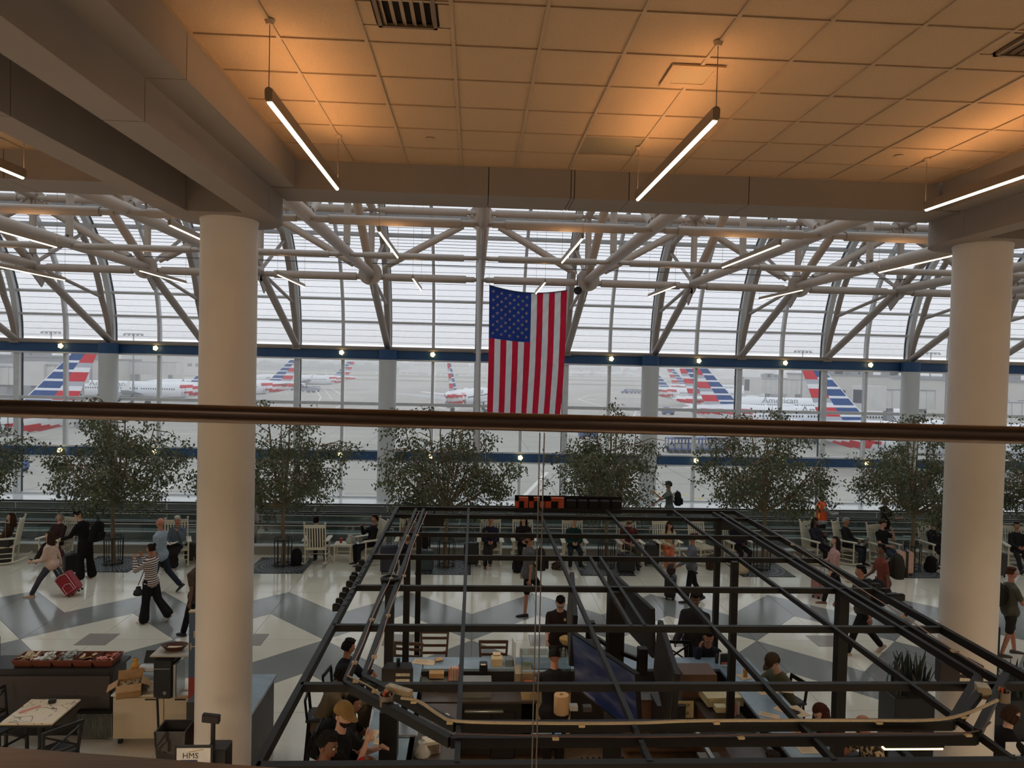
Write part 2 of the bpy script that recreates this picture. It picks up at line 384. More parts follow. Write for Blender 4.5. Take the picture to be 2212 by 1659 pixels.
for k in range(-8, 9):
    wi += 1
    w = ob('window_%d' % wi, None, loc=(XK(k), 0, 0), kind='structure')
    ob('wide_mullion', wide_me, w); ob('gasket', gk_me, w)
    ob('narrow_mullion', nar_me, w, (1.745, 0, 0)); ob('transom', tr_me, w); ob('blue_band', bd_me, w); ob('band_trim', bt_me, w); ob('sill', sill_me, w)
    l = ob('louvre_blades', lo_me, w, kind='stuff')
    for h in (0, 1):
        xc = 0.10 + PW / 2 + 0.005 + h * 1.745 - (0.03 if h else 0)
        for i, (z0, z1) in enumerate(ROWS): ob('glass_pane', pane_me[i], w, (xc, YW, z0))
        for r_i in range(9):
            t = ts[r_i] + ts[1] / 2; y, z = arc(t); o = ob('glass_pane', pane_me['c'], w, (xc, y, z)); o.rotation_euler = (t, 0, 0)
# pipe along the top of the upper band
b = MB(); b.cyl((-27, 27.62, 6.17), (31, 27.62, 6.17), 0.075, n=12)
b.build('trim_1', m_white, kind='structure')
# ---- far columns with blue collars
for i, x in enumerate((-24.2, -13.75, -3.34, 6.85, 17.35, 27.8)):
    b = MB(); b.cyl((0, 0, 0), (0, 0, 5.74), 0.335, n=32); c = b.build('column', m_wcol, loc=(x, 27.3, 0), kind='structure')
    MB().cyl((0, 0, 5.74), (0, 0, 6.12), 0.34, n=32).build('blue_collar', m_blue, c)
# ---- near columns
for i, (x, y) in enumerate(((-2.905, 8.48), (6.25, 8.48))):
    b = MB(); b.lathe([(0.318, 0), (0.318, 7.18), (0.326, 7.2), (0.326, 7.235)], 48)
    c = b.build('column', m_column, loc=(x, y, 0), kind='structure')
# ---- ceiling beams
def ybeam(cx0):
    g = 0.005
    root_o = ob('beam', None, loc=(cx0, 0, 0), kind='structure')
    for y0, y1 in ((-3, 0.0), (0.0, 5.05), (5.05, 8.0)):
        for x0, x1, z0, z1 in ((-0.59, -0.305, 7.23, 7.95), (0.305, 0.59, 7.23, 7.95), (0.59, 0.87, 7.53, 7.95), (-0.87, -0.59, 7.53, 7.95)):
            MB().bb(x0, x1, y0 + g, y1 - g, z0, z1).build('beam_panel', m_plaster, root_o, smooth=0)
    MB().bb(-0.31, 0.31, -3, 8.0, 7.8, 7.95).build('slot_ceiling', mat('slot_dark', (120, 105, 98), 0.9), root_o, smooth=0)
    poly = [(-0.59, 8.0), (0.59, 8.0), (0.59, 8.48)] + [(0.59 * math.cos(a * PI / 14), 8.48 + 0.59 * math.sin(a * PI / 14)) for a in range(1, 14)] + [(-0.59, 8.48)]
    MB().prism(poly, 7.23, 7.95).build('beam_nose', m_plaster, root_o, smooth=30)
for c0 in (-2.905, 6.25, -12.05, 15.4): ybeam(c0)
def xbeam(x0, x1, cuts):
    r0 = ob('beam', None, loc=(0, 0, 0), kind='structure'); xs = [x0] + cuts + [x1]; g = 0.005
    for a, c in zip(xs[:-1], xs[1:]):
        MB().bb(a + g, c - g, 8.07, 8.70, 7.53, 7.95).build('beam_panel', m_plaster, r0, smooth=0)
    MB().bb(x0, x1, 8.09, 8.68, 7.55, 7.93).build('beam_core', m_dark_alu, r0, smooth=0)
xbeam(-2.32, 5.67, [0.11, 1.05, 1.09, 1.72, 3.12]); xbeam(-11.45, -3.49, [-8.4, -5.2]); xbeam(6.83, 14.8, [9.4, 12.0])
# ---- suspended ceiling, tile by tile
def ceil_bay(x0, x1, ylo, xoff, skip=()):
    cg = ob('ceiling', None, kind='structure')
    MB().bb(x0, x1, -3, 8.08, 7.90, 7.97).build('ceiling_deck', m_dark_alu, cg, smooth=0)
    yl = [8.10 - 0.603 * i for i in range(0, 19)]; xl = []
    x = xoff
    while x > x0: x -= 0.61
    while x < x1: xl.append(x); x += 0.61
    xl.append(x); bars = MB()
    for x in xl:
        if x0 < x < x1: bars.bb(x - 0.013, x + 0.013, -3, 8.08, 7.855, 7.868)
    for y in yl: bars.bb(x0, x1, y - 0.011, y + 0.011, 7.8555, 7.8685)
    bars.bb(x0, x0 + 0.03, -3, 8.08, 7.853, 7.87); bars.bb(x1 - 0.03, x1, -3, 8.08, 7.853, 7.87); bars.bb(x0, x1, 8.05, 8.08, 7.853, 7.87)
    bars.build('ceiling_grid', m_tbar, cg, smooth=0)
    cache = {}
    for i, xa in enumerate(xl[:-1]):
        xa1, xb1 = max(xa, x0), min(xl[i + 1], x1)
        if xb1 - xa1 < 0.05: continue
        for j in range(len(yl) - 1):
            yb_, ya_ = yl[j], yl[j + 1]; ctr = ((xa1 + xb1) / 2, (ya_ + yb_) / 2)
            if ya_ < ylo: continue
            if any(abs(ctr[0] - s[0]) < 0.3 and abs(ctr[1] - s[1]) < 0.3 for s in skip): continue
            key = round(xb1 - xa1, 3)
            if key not in cache: cache[key] = MB().bb(-key / 2 + 0.012, key / 2 - 0.012, -0.29, 0.29, 0, 0.018).mesh('ceiling_tile', m_tile, 0)
            o = ob('ceiling_tile', cache[key], cg, (ctr[0], ctr[1], 7.866 + random.uniform(0, 0.002)))
            if abs(ctr[0] - 1.32) < 0.3 and abs(ctr[1] - 7.2) < 0.3 and x0 > -3:
                o.data = MB().bb(-key / 2 + 0.012, key / 2 - 0.012, -0.29, 0.29, 0.004, 0.018).mesh('ceiling_tile', m_tile2, 0); o['label'] = 'grey replacement ceiling tile'
    return cg
ceil_bay(-2.035, 5.38, 0.3, -0.20, skip=((-0.5, 4.78), (-0.5, 4.2), (3.76, 4.78), (3.76, 4.2)))
ceil_bay(-11.18, -3.775, 3.0, -5.0); ceil_bay(7.12, 14.5, 3.0, 8.0)
# air grilles in the ceiling: frame, blades and the small filler tiles beside them
def grille(x0, x1, y0, y1, n, nm='ceiling_vent', label=''):
    g = root(nm, ((x0 + x1) / 2, (y0 + y1) / 2, 7.86), label, 'vent'); w, h = x1 - x0, y1 - y0; f = MB()
    for a, b_, c, d in ((-w / 2, -w / 2 + .025, -h / 2, h / 2), (w / 2 - .025, w / 2, -h / 2, h / 2), (-w / 2, w / 2, -h / 2, -h / 2 + .025), (-w / 2, w / 2, h / 2 - .025, h / 2)): f.bb(a, b_, c, d, -0.014, 0.01)
    f.build('frame', mat('vent_metal', (120, 98, 76), 0.5), g, smooth=0)
    MB().bb(-w / 2 + .02, w / 2 - .02, -h / 2 + .02, h / 2 - .02, 0.03, 0.035).build('duct_back', mat('duct_dark', (34, 22, 16), 0.9), g, smooth=0)
    bl = MB().box((0, 0, 0), (0.03, h - 0.05, 0.003), 0, Matrix.Rotation(0.5, 4, 'Y')).mesh('blade', MATS['vent_metal'], 0)
    for i in range(n): ob('blade', bl, g, (-w / 2 + w * (i + 0.7) / n, 0, 0.0))
grille(-0.69, -0.30, 3.7, 4.83, 6, label='dark slatted air grille in the ceiling at the top, left of the middle')
grille(3.58, 3.97, 3.7, 4.83, 6, label='dark slatted air grille in the ceiling near the top right corner')
cgf = ob('ceiling', None, kind='structure')
for xa in (-0.805, 3.465):
    for (a, b_, c, d) in ((xa + 0.0, xa + 0.10, 4.53, 4.83), (xa + 0.52, xa + 0.60, 4.53, 4.83), (xa, xa + 0.6, 4.845, 5.08), (xa + 0.0, xa + 0.10, 3.93, 4.48), (xa + 0.52, xa + 0.60, 3.93, 4.48)):
        MB().bb(a, b_, c, d, 7.866, 7.88).build('ceiling_tile', m_tile, cgf, smooth=0)
# square speaker panel
g = root('speaker_grille', (1.61, 5.40, 7.86), 'square perforated speaker panel in the ceiling above the middle pendant', 'speaker')
f = MB()
for a, b_, c, d in ((-.2, -.13, -.2, .2), (.13, .2, -.2, .2), (-.13, .13, -.2, -.13), (-.13, .13, .13, .2)): f.bb(a, b_, c, d, -0.014, 0.0)
f.build('frame', m_tile, g, smooth=0)
pm = mat('perforated', (150, 128, 100), 0.7)
n_ = pm.node_tree.nodes; l_ = pm.node_tree.links; vo = n_.new('ShaderNodeTexVoronoi'); vo.inputs['Scale'].default_value = 90; vo.inputs['Randomness'].default_value = 0
tcn = n_.new('ShaderNodeTexCoord'); l_.new(tcn.outputs['Object'], vo.inputs['Vector']); rr = n_.new('ShaderNodeValToRGB'); rr.color_ramp.elements[0].color = (0.02, 0.015, 0.01, 1); rr.color_ramp.elements[0].position = 0.25; rr.color_ramp.elements[1].position = 0.3; rr.color_ramp.elements[1].color = lin((190, 165, 130)) + (1,)
l_.new(vo.outputs['Distance'], rr.inputs['Fac']); l_.new(rr.outputs['Color'], n_['Principled BSDF'].inputs['Base Color'])
MB().bb(-.13, .13, -.13, .13, -0.009, -0.003).build('mesh_panel', pm, g, smooth=0)
for i, (x, y, t_) in enumerate(((-0.50, 7.17, 'left of the middle'), (4.32, 7.13, 'at the right'))):
    b = MB(); b.lathe([(0.045, 0), (0.045, 0.006), (0.03, 0.012), (0.0, 0.012)], 20, M=Matrix.Translation((0, 0, -0.012)))
    b.build('sprinkler_cover', m_tbar, loc=(x, y, 7.866), label='small round sprinkler cover in the ceiling, ' + t_, cat='sprinkler')
# ---- pendant strip lights
m_led = mat('led_down', (255, 240, 205), 0.5, emit=(255, 238, 205), es=7.0)
m_up = mat('led_up', (255, 180, 100), 0.5, emit=(255, 194, 132), es=34.0)
m_fix = mat('fixture_body', (150, 132, 112), 0.4, metal=0.3)
def pendant_mesh(L):
    f = MB(); f.bb(-0.022, 0.022, 0.01, L - 0.01, -0.03, 0.055)
    e = MB(); e.prism([(0.026 * math.cos(q * PI / 8), (0.022 if 0 < q < 8 or q == 0 and False else 0.022) * (1 if q <= 8 else -1) + 0.026 * math.sin(q * PI / 8)) for q in range(16)], -0.008, 0.008, M=Matrix(((1, 0, 0, 0), (0, 0, 1, 0), (0, 1, 0, 0.012), (0, 0, 0, 1)))); ec = e.mesh('end_cap', m_fix)
    dn = MB(); dn.cyl((0, 0.02, -0.032), (0, L - 0.02, -0.032), 0.017, n=8)
    up = MB(); up.bb(-0.016, 0.016, 0.03, L - 0.03, 0.0552, 0.0562)
    return f.mesh('housing', m_fix, 0), ec, dn.mesh('diffuser', m_led), up.mesh('uplight', m_up, 0)
PM1 = pendant_mesh(2.36); PM2 = pendant_mesh(2.9)
def pendant(x, y, z, top, PMs, L, label, group=None):
    g = root('pendant_light', (x, y, z), label, 'pendant light', group)
    for nm, me in zip(('housing', 'end_cap', 'diffuser', 'uplight'), PMs): ob(nm, me, g)
    ob('end_cap', PMs[1], g, (0, L, 0))
    for yy in (0.0, L):
        w = MB().cyl((0, yy, 0.05), (0, yy, top - z), 0.0035, n=5); w.build('wire', m_wire, g)
        MB().cyl((0, yy, top - z - 0.03), (0, yy, top - z), 0.022, 0.035, n=12).build('canopy', m_tbar, g)
for x, t_ in ((-1.41, 'at the upper left under the tiled ceiling'), (1.62, 'right of the middle under the tiled ceiling'), (4.66, 'at the right edge under the tiled ceiling')):
    pendant(x, 4.83, 7.36, 7.86, PM1, 2.36, 'long glowing strip pendant on two wires, ' + t_)
pendant(-4.44, 4.83, 7.36, 7.86, PM1, 2.36, 'strip pendant beyond the left twin beam, hidden from the photo')
GP = 'strip pendants hanging in the hall'
for r_i, (y, rw) in enumerate(((12.2, 'front row'), (18.7, 'back row'))):
    for k in range(-3, 4):
        x = -1.68 + 3.49 * k
        sd = {-3: 'far left', -2: 'at the left edge', -1: 'beside the left column', 0: 'left of the flag', 1: 'at the flag', 2: 'right of the flag', 3: 'near the right column'}[k]
        pendant(x, y, 7.87, 12.1, PM2, 2.9, 'slim strip pendant in the hall, %s, %s' % (rw, sd), GP)
# ---- roof frames in the hall
ORD = ['first', 'second', 'third', 'fourth', 'fifth', 'sixth', 'seventh', 'eighth', 'ninth', 'tenth', 'eleventh', 'twelfth', 'thirteenth', 'fourteenth']
fr_t = MB(); 
N1 = (22.9, 8.45); N3 = (14.2, 8.50); T1 = (22.9, 10.55); T2 = (18.7, 10.9); T3 = (14.2, 11.2)
def yz(p, x=0.0): return (x, p[0], p[1])
def tubeyz(p0, p1, r, clev=0.0):
    m = MB(); p0, p1 = Vector(yz(p0)), Vector(yz(p1)); d = (p1 - p0).normalized()
    a, c = p0 + d * clev, p1 - d * clev; m.cyl(a, c, r, n=14)
    if clev:
        for (e, q) in ((a, -1), (c, 1)):
            for s in (-1, 1): m.bar(e + Vector((s * r * 0.6, 0, 0)), e + d * (q * (clev * 0.8)) + Vector((s * r * 0.6, 0, 0)), 0.03, r * 1.5, up=(0, 0.3, 1))
    return m.mesh('tube', m_white)
tubes = [(tubeyz((27.6, 6.22), N1, 0.125, 0.12)), tubeyz(N1, (18.6, 8.47), 0.135), tubeyz((18.6, 8.47), (14.2, 8.50), 0.135), tubeyz((14.2, 8.5), (8.9, 8.5), 0.135),
         tubeyz(N1, T1, 0.10, 0.3), tubeyz(N1, T2, 0.125, 0.3), tubeyz((18.6, 8.47), T2, 0.09, 0.2), tubeyz(N3, T2, 0.11, 0.25), tubeyz(N3, (11.6, 10.2), 0.11, 0.25), tubeyz(T1, T2, 0.12), tubeyz(T2, T3, 0.12), tubeyz(arc(0.9, 4.92), T1, 0.1)]
arcm = MB().tube([yz(arc(0.0 + 1.05 * i / 14, 5.34 - .42 * min(1, i / 4.0))) for i in range(15)], 0.105, 14).mesh('curved_tube', m_white)
br1 = tubeyz(N1, arc(0.82, 4.92), 0.06, 0.2); br2 = tubeyz(N1, arc(0.31, 4.95), 0.06, 0.2)
pl = MB(); pl.cyl((-0.02, N1[0], N1[1] + .02), (0.02, N1[0], N1[1] + .02), 0.36, n=24); pl.bar((0, 22.9, 8.3), (0, 23.45, 7.9), 0.04, 0.3)
for a in (0.4, 1.5, 2.7, 3.9, 5.2): pl.cyl((-0.05, N1[0] + 0.24 * math.cos(a), N1[1] + 0.24 * math.sin(a)), (0.05, N1[0] + 0.24 * math.cos(a), N1[1] + 0.24 * math.sin(a)), 0.045, n=6)
pl1 = pl.mesh('gusset_plate', m_white)
pl = MB(); pl.prism([(-0.45, -0.35), (0.35, -0.35), (0.55, 0.1), (0.3, 0.5), (-0.35, 0.5), (-0.6, 0.1)], -0.025, 0.025, M=Matrix.Translation((0, 14.1, 8.72)) @ Matrix(((0, 0, 1, 0), (1, 0, 0, 0), (0, 1, 0, 0), (0, 0, 0, 1))))
for a in ((13.85, 8.95), (14.45, 8.9)): pl.cyl((-0.06, a[0], a[1]), (0.06, a[0], a[1]), 0.055, n=6)
pl3 = pl.mesh('gusset_plate', m_white)
pin = MB(); pin.rbox((0, 27.62, 6.12), (0.34, 0.22, 0.12), 0.02); pin.cyl((-0.1, 27.6, 6.26), (0.1, 27.6, 6.26), 0.05, n=10); pin_me = pin.mesh('foot_bracket', m_white)
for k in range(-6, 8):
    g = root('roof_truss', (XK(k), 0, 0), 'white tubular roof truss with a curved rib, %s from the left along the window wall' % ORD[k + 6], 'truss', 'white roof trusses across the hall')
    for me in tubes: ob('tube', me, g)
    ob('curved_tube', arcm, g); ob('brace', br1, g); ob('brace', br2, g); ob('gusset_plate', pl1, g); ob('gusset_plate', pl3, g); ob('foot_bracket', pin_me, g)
def cross(name, pts, r, label, group=None):   # tube along X in bays with stepped ends
    g = root(name, (0, pts[0], pts[1]), label, 'tube', group)
    m = MB(); m.cyl((0.45, 0, 0), (3.04, 0, 0), r, n=14); m.cyl((0.18, 0, 0), (0.45, 0, 0), r * 0.72, n=12); m.cyl((3.04, 0, 0), (3.31, 0, 0), r * 0.72, n=12); m.cyl((0.0, 0, 0), (0.18, 0, 0), r * 0.5, n=12); m.cyl((3.31, 0, 0), (3.49, 0, 0), r * 0.5, n=12)
    me = m.mesh('tube', m_white)
    for k in range(-6, 7): ob('tube', me, g, (XK(k), 0, 0))
    return g
cross('purlin', (14.2, 8.42), 0.095, 'thick horizontal roof tube in front, lit orange underneath')
cross('purlin', (18.6, 8.40), 0.085, 'middle horizontal roof tube behind the front one')
cross('purlin', (22.9, 8.36), 0.125, 'rear horizontal roof tube joining the round plates')
cross('purlin', (22.9, 10.50), 0.12, 'top rear horizontal roof tube just under the ceiling beam')
lt = root('lattice_brace', (0, 22.9, 0), 'row of diagonal brown tubes and round plates across the hall', 'brace')
dm = {}
for s in (1, -1):
    m = MB(); p0 = Vector((s * 0.42, 0, 10.18)); p1 = Vector((s * 3.12, 0, 8.66)); d = (p1 - p0).normalized(); m.cyl(p0 + d * .2, p1 - d * .2, 0.115, n=12); m.cyl(p0, p0 + d * .2, 0.07, n=10); m.cyl(p1 - d * .2, p1, 0.07, n=10); dm[s] = m.mesh('diagonal', m_white)
m = MB(); m.cyl((0, -0.025, 10.36), (0, 0.025, 10.36), 0.42, n=26)
for a in (0.2, 1.2, 2.0, 3.0, 3.9, 4.7, 5.5): m.cyl((0.3 * math.cos(a), -0.06, 10.36 + 0.3 * math.sin(a)), (0.3 * math.cos(a), 0.06, 10.36 + 0.3 * math.sin(a)), 0.045, n=6)
tp = m.mesh('round_plate', m_white)
m = MB(); m.cyl((0, -0.16, 8.45), (0, -0.12, 8.45), 0.37, n=26); bp_ = m.mesh('round_plate', m_white)
for k in range(-6, 8):
    if k % 2 == 0:
        ob('round_plate', tp, lt, (XK(k), 0, 0))
        for s in (1, -1): ob('diagonal', dm[s], lt, (XK(k), 0, 0))
    else: ob('round_plate', bp_, lt, (XK(k), 0, 0))
# tie cable
MB().cyl((-20, 22.4, 8.72), (24, 22.4, 8.72), 0.016, n=6).build('cable', m_dark_alu, label='thin dark cable running across in front of the roof plates', cat='cable')
# ---- globe lamps on the blue bands
m_globe = mat('globe_glow', (255, 226, 150), 0.4, emit=(255, 232, 178), es=3.5)
m_filament = mat('globe_core', (255, 236, 190), 0.4, emit=(255, 240, 200), es=8.0)
gl = MB(); gl.ball((0, 0, 0), 0.13, 14, 9); glm = gl.mesh('globe', glass('globe_glass', (1.0, 0.95, 0.8), dirt=.1))
co = MB(); 
for a in range(5): co.ball((0.055 * math.cos(a * 1.256), 0.0, 0.055 * math.sin(a * 1.256)), 0.045, 8, 6)
co.ball((0, 0, 0), 0.06, 8, 6); com = co.mesh('bulb', m_globe)
bs = MB().cyl((0, 0.12, 0), (0, 0.2, 0), 0.05, n=12).mesh('base', m_alu)
for k in range(-5, 6):
    x = XK(k) + 1.745
    for z, t_ in ((5.98, 'upper'), (2.03, 'lower')):
        g = root('globe_lamp', (x, 27.48, z), 'small glowing yellow globe lamp on the %s blue band, %s from the left' % (t_, ORD[k + 5]), 'lamp', 'globe lamps on the %s blue band' % t_)
        ob('globe', glm, g); ob('bulb', com, g); ob('base', bs, g)
# ---- near railing
ra, rb = Vector((-1.29, 2.0, 5.453)), Vector((1.5, 1.85, 5.443)); rd = (rb - ra).normalized()
p0, p1 = ra - rd * 2.2, rb + rd * 2.5
g = root('railing', (0, 0, 0), 'round bronze handrail over frameless glass panels in the foreground', 'railing')
MB().cyl(p0, p1, 0.0245, n=28).build('handrail', m_rail, g)
mid = (A(1157, 940, 1.93) + A(1152, 940, 1.93)) / 2
def rp2(x, off=0.0): t = (x - ra.x) / rd.x; return ra.y + rd.y * t + off
for x0, x1 in ((p0.x, 0.181), (0.193, p1.x)):
    MB().bar((x0, rp2(x0), 4.9), (x1, rp2(x1), 4.9), 0.012, 1.06).build('glass_panel', m_railglass, g, smooth=0)
    for xe in (x0, x1):
        if abs(xe) < 0.3: MB().bb(xe - 0.0012, xe + 0.0012, rp2(xe) - 0.007, rp2(xe) + 0.007, 4.38, 5.42).build('polished_edge', mat('glass_edge', (200, 190, 175), 0.2, var=0.1), g, smooth=0)
a_, c_ = G(0, 1613, 4.5), G(555, 1655, 4.5); dd = (c_ - a_).normalized(); nn = Vector((dd.y, -dd.x, 0))
m = MB(); e0, e1 = a_ - dd * 1.2, c_ + dd * 0.9
m.bar(e0 + nn * 0.05 + Vector((0, 0, -0.06)), e1 + nn * 0.05 + Vector((0, 0, -0.06)), 0.10, 0.12)
m.build('base_shoe', m_shoe, g, smooth=0)
# ================================================================== THE AIRFIELD OUTSIDE
GZ = -5.9
m_apron = mat('apron_concrete', (176, 174, 168), 0.9, var=0.13, scale=0.035, coords='Object', spec=0.15)
m_grass = mat('airfield_grass', (128, 134, 108), 0.95, var=0.2, scale=0.02, spec=0.1)
m_paintw = mat('road_white', (222, 222, 216), 0.8, var=0.05); m_painty = mat('road_yellow', (200, 178, 96), 0.8, var=0.05)
m_fus = mat('fuselage_white', (232, 236, 240), 0.35, var=0.02, scale=0.5); m_fgrey = mat('fuselage_grey', (150, 154, 158), 0.45, var=0.05, scale=0.5)
m_fred = mat('livery_red', (206, 34, 52), 0.4, var=0.05, scale=0.6); m_fblue = mat('livery_blue', (24, 74, 136), 0.4, var=0.12, scale=0.8)
m_fsil = mat('livery_silver', (176, 182, 190), 0.4, var=0.04); m_win = mat('cabin_window', (52, 60, 72), 0.25)
m_bld = mat('building_pale', (196, 194, 188), 0.85, var=0.05, scale=0.2); m_bld2 = mat('building_grey', (140, 144, 148), 0.85, var=0.06, scale=0.2)
m_bridge = mat('jet_bridge_white', (206, 206, 202), 0.7, var=0.06, scale=0.8); m_cart = mat('cart_blue', (52, 84, 146), 0.5, var=0.1)
m_far = mat('far_trees', (92, 104, 92), 0.95, var=0.25, scale=0.05)
MB().bb(-2600, 2600, 28.6, 5200, GZ - 0.5, GZ).build('ground', m_apron, kind='structure')
gs = MB()
for (x0, x1, y0, y1) in ((-900, 1400, 620, 720), (-1200, 1600, 820, 1000), (-300, 260, 470, 505)): gs.bb(x0, x1, y0, y1, GZ + 0.005, GZ + 0.03)
gs.build('grass_verge', m_grass, kind='structure')
def stripe(name, pts, w, m, zz=0.02):
    b = MB()
    for p, q in zip(pts[:-1], pts[1:]):
        p, q = G(p[0], p[1], GZ), G(q[0], q[1], GZ); b.bar((p.x, p.y, GZ + zz / 2), (q.x, q.y, GZ + zz / 2), w, zz)
    return b.build(name, m, kind='structure', smooth=0)
stripe('ground_marking', [(320, 1075), (428, 1022)], 0.35, m_paintw); stripe('ground_marking', [(350, 935), (428, 938)], 0.3, m_paintw)
stripe('ground_marking', [(1120, 1085), (1182, 1020)], 0.4, m_paintw); stripe('ground_marking', [(560, 1060), (605, 1022), (640, 990)], 0.3, m_paintw)
stripe('ground_marking', [(360, 986), (428, 986)], 0.25, m_paintw); stripe('ground_marking', [(1480, 1010), (1560, 1012), (1600, 1025)], 0.25, m_paintw)
stripe('ground_marking', [(1405, 1062), (1480, 1070), (1560, 1090)], 0.25, m_painty); stripe('ground_marking', [(1785, 1000), (1850, 1008), (1900, 1006)], 0.25, m_paintw)
stripe('ground_marking', [(1845, 1018), (1925, 1032)], 0.25, m_paintw); stripe('ground_marking', [(0, 1016), (45, 1036)], 0.25, m_paintw)
stripe('ground_marking', [(1248, 862), (1300, 878), (1395, 898)], 0.5, m_paintw); stripe('ground_marking', [(1248, 862), (1272, 854), (1330, 848)], 0.5, m_paintw)
stripe('ground_marking', [(715, 838), (745, 858)], 0.5, m_paintw); stripe('ground_marking', [(682, 842), (693, 858), (688, 868)], 0.4, m_paintw)
stripe('ground_marking', [(930, 872), (975, 890), (1010, 872)], 0.4, m_paintw); stripe('ground_marking', [(680, 905), (742, 873)], 0.35, m_paintw)
for i in range(7): stripe('ground_marking', [(700 + 2.6 * i, 839 + 3.5 * i), (701.2 + 2.6 * i, 841 + 3.5 * i)], 0.5, m_paintw)
for (a, b_) in (((1325, 868), (1345, 869)), ((1375, 870), (1392, 870)), ((1270, 864), (1288, 862)), ((1338, 893), (1342, 887)), ((1366, 905), (1374, 888)), ((1280, 890), (1292, 890)), ((1320, 895), (1330, 891))): stripe('ground_marking', [a, b_], 0.4, m_paintw)
stripe('ground_marking', [(858, 812), (1040, 818), (1400, 826)], 1.2, m_painty)
# slab joints of the apron
jb = MB()
for i in range(-12, 26): jb.bb(i * 7.6 - 0.04, i * 7.6 + 0.04, 30, 260, GZ, GZ + 0.006)
for j in range(0, 30): jb.bb(-100, 200, 32 + j * 7.6 - 0.04, 32 + j * 7.6 + 0.04, GZ, GZ + 0.006)
jb.build('apron_joints', mat('joint_tar', (128, 126, 120), 0.9), kind='structure', smooth=0)
# ---- airliner, nose towards +X, fin tip over the origin
fus = MB(); xs = [(-2.6, 5.25, .12), (-1.2, 5.15, .45), (1.0, 4.9, .95), (3.5, 4.6, 1.4), (6, 4.3, 1.75), (9, 4.05, 1.95), (12, 3.9, 1.98), (14.5, 3.9, 1.98), (34, 3.9, 1.98), (36.5, 3.85, 1.9), (38.6, 3.7, 1.6), (40.2, 3.5, 1.1), (41.1, 3.35, .5), (41.4, 3.3, .05)]
xx_ = []
for (a, b_) in zip(xs[:-1], xs[1:]):
    st = 3 if b_[0] - a[0] < 5 else 6
    for i in range(st): t = i / st; xx_.append(tuple(a[j] + (b_[j] - a[j]) * t for j in range(3)))
xx_.append(xs[-1]); n = 28; vs = []; 
for (x, z, r) in xx_:
    for i in range(n): a = 2 * PI * i / n; vs.append((x, r * math.cos(a), z + r * math.sin(a) * 1.02))
for k in range(len(xx_) - 1):
    for i in range(n):
        x = (xx_[k][0] + xx_[k + 1][0]) / 2; zc = xx_[k][1]; zr = math.sin(2 * PI * (i + .5) / n) * xx_[k][2]; zz_ = zc + zr
        lead = 9.6 - (zz_ - 3.6) * -0.9
        c = 0
        if -1.5 < x < 7.9 + (zz_ - 4) * 0.9:
            if 4.55 < zz_ < 5.25 or 2.9 < zz_ < 3.75: c = 2
        if zr < -0.72 * xx_[k][2] and 8 < x < 36: c = 1
        if 35.6 < x < 36.6 and zr > 0 and abs(zr) < 0.5: c = 0
        fus.cur = c; j = (i + 1) % n; o = len(fus.v)
        fus.v += [vs[k * n + i], vs[(k + 1) * n + i], vs[(k + 1) * n + j], vs[k * n + j]]; fus.f.append((o, o + 3, o + 2, o + 1)); fus.m.append(c)
fus_me = fus.mesh('fuselage', [m_fus, m_fgrey, m_fred], 0)
import bmesh
bm = bmesh.new(); bm.from_mesh(fus_me); bmesh.ops.remove_doubles(bm, verts=bm.verts, dist=0.002)
for f in bm.faces: f.smooth = True
bmesh.ops.recalc_face_normals(bm, faces=bm.faces); bm.to_mesh(fus_me); bm.free()
fin = MB()
def finpt(u, v, s):     # u 0 trailing .. 1 leading, v 0 root .. 1 tip
    xt = 1.55 * (1 - v) + -1.1 * v; xl = 8.1 * (1 - v) + 1.75 * v; th = (0.34 * (1 - v) + 0.12 * v) * math.sin(PI * min(1, max(0, u * 0.96 + .02))) ** 0.7
    return (xt + (xl - xt) * u, s * th / 2, 5.35 + v * 6.5)
rows = 24; ub = [0, 0.25, 0.46, 0.7, 0.97, 1.0]
for r_i in range(rows):
    v0, v1 = r_i / rows, (r_i + 1) / rows; ph = (r_i / rows * 6.0) % 1.0
    for j in range(5):
        sh0, sh1 = 0, 0
        if j == 4: c = 0
        elif j >= 2: c = 0 if ph < 0.2 else 1
        else: c = 2 if ((r_i // 4) % 2 == 1 or r_i // 4 == 5) and not (r_i // 4 == 4) else (0 if ph < .5 else 3)
        if j >= 2 and r_i == 0: c = 0
        for s in (-1, 1):
            q = [finpt(ub[j], v0, s), finpt(ub[j + 1], v0, s), finpt(ub[j + 1], v1, s), finpt(ub[j], v1, s)]
            fin.cur = c; fin.add(q, [(0, 1, 2, 3) if s < 0 else (3, 2, 1, 0)])
fin.cur = 0; fin.add([finpt(0, 1, -1), finpt(1, 1, -1), finpt(1, 1, 1), finpt(0, 1, 1)], [(0, 1, 2, 3)])
fin_me = fin.mesh('tail_fin', [m_fus, m_fblue, m_fred, m_fsil], 0)
def wing(s, root_x, root_c, tip_x, tip_c, y0, y1, z0, z1, th):
    b = MB(); vs = []
    for (x, c, y, z, t) in ((root_x, root_c, y0, z0, th), ((root_x * .45 + tip_x * .55), (root_c * .4 + tip_c * .6), y0 + (y1 - y0) * .5, z0 + (z1 - z0) * .5, th * .6), (tip_x, tip_c, y1, z1, th * .3)):
        for (u, w_) in ((0, 0), (.3, 1), (.7, .8), (1, 0), (.7, -.3), (.3, -.4)): vs.append((x + c * (1 - u), s * y, z + t * w_ * .5))
    fs = []
    for k in range(2):
        for i in range(6): j = (i + 1) % 6; fs.append((k * 6 + i, k * 6 + j, k * 6 + 6 + j, k * 6 + 6 + i) if s > 0 else (k * 6 + i, k * 6 + 6 + i, k * 6 + 6 + j, k * 6 + j))
    fs += [tuple(range(12, 18))]; return b.add(vs, fs)
pm = {}
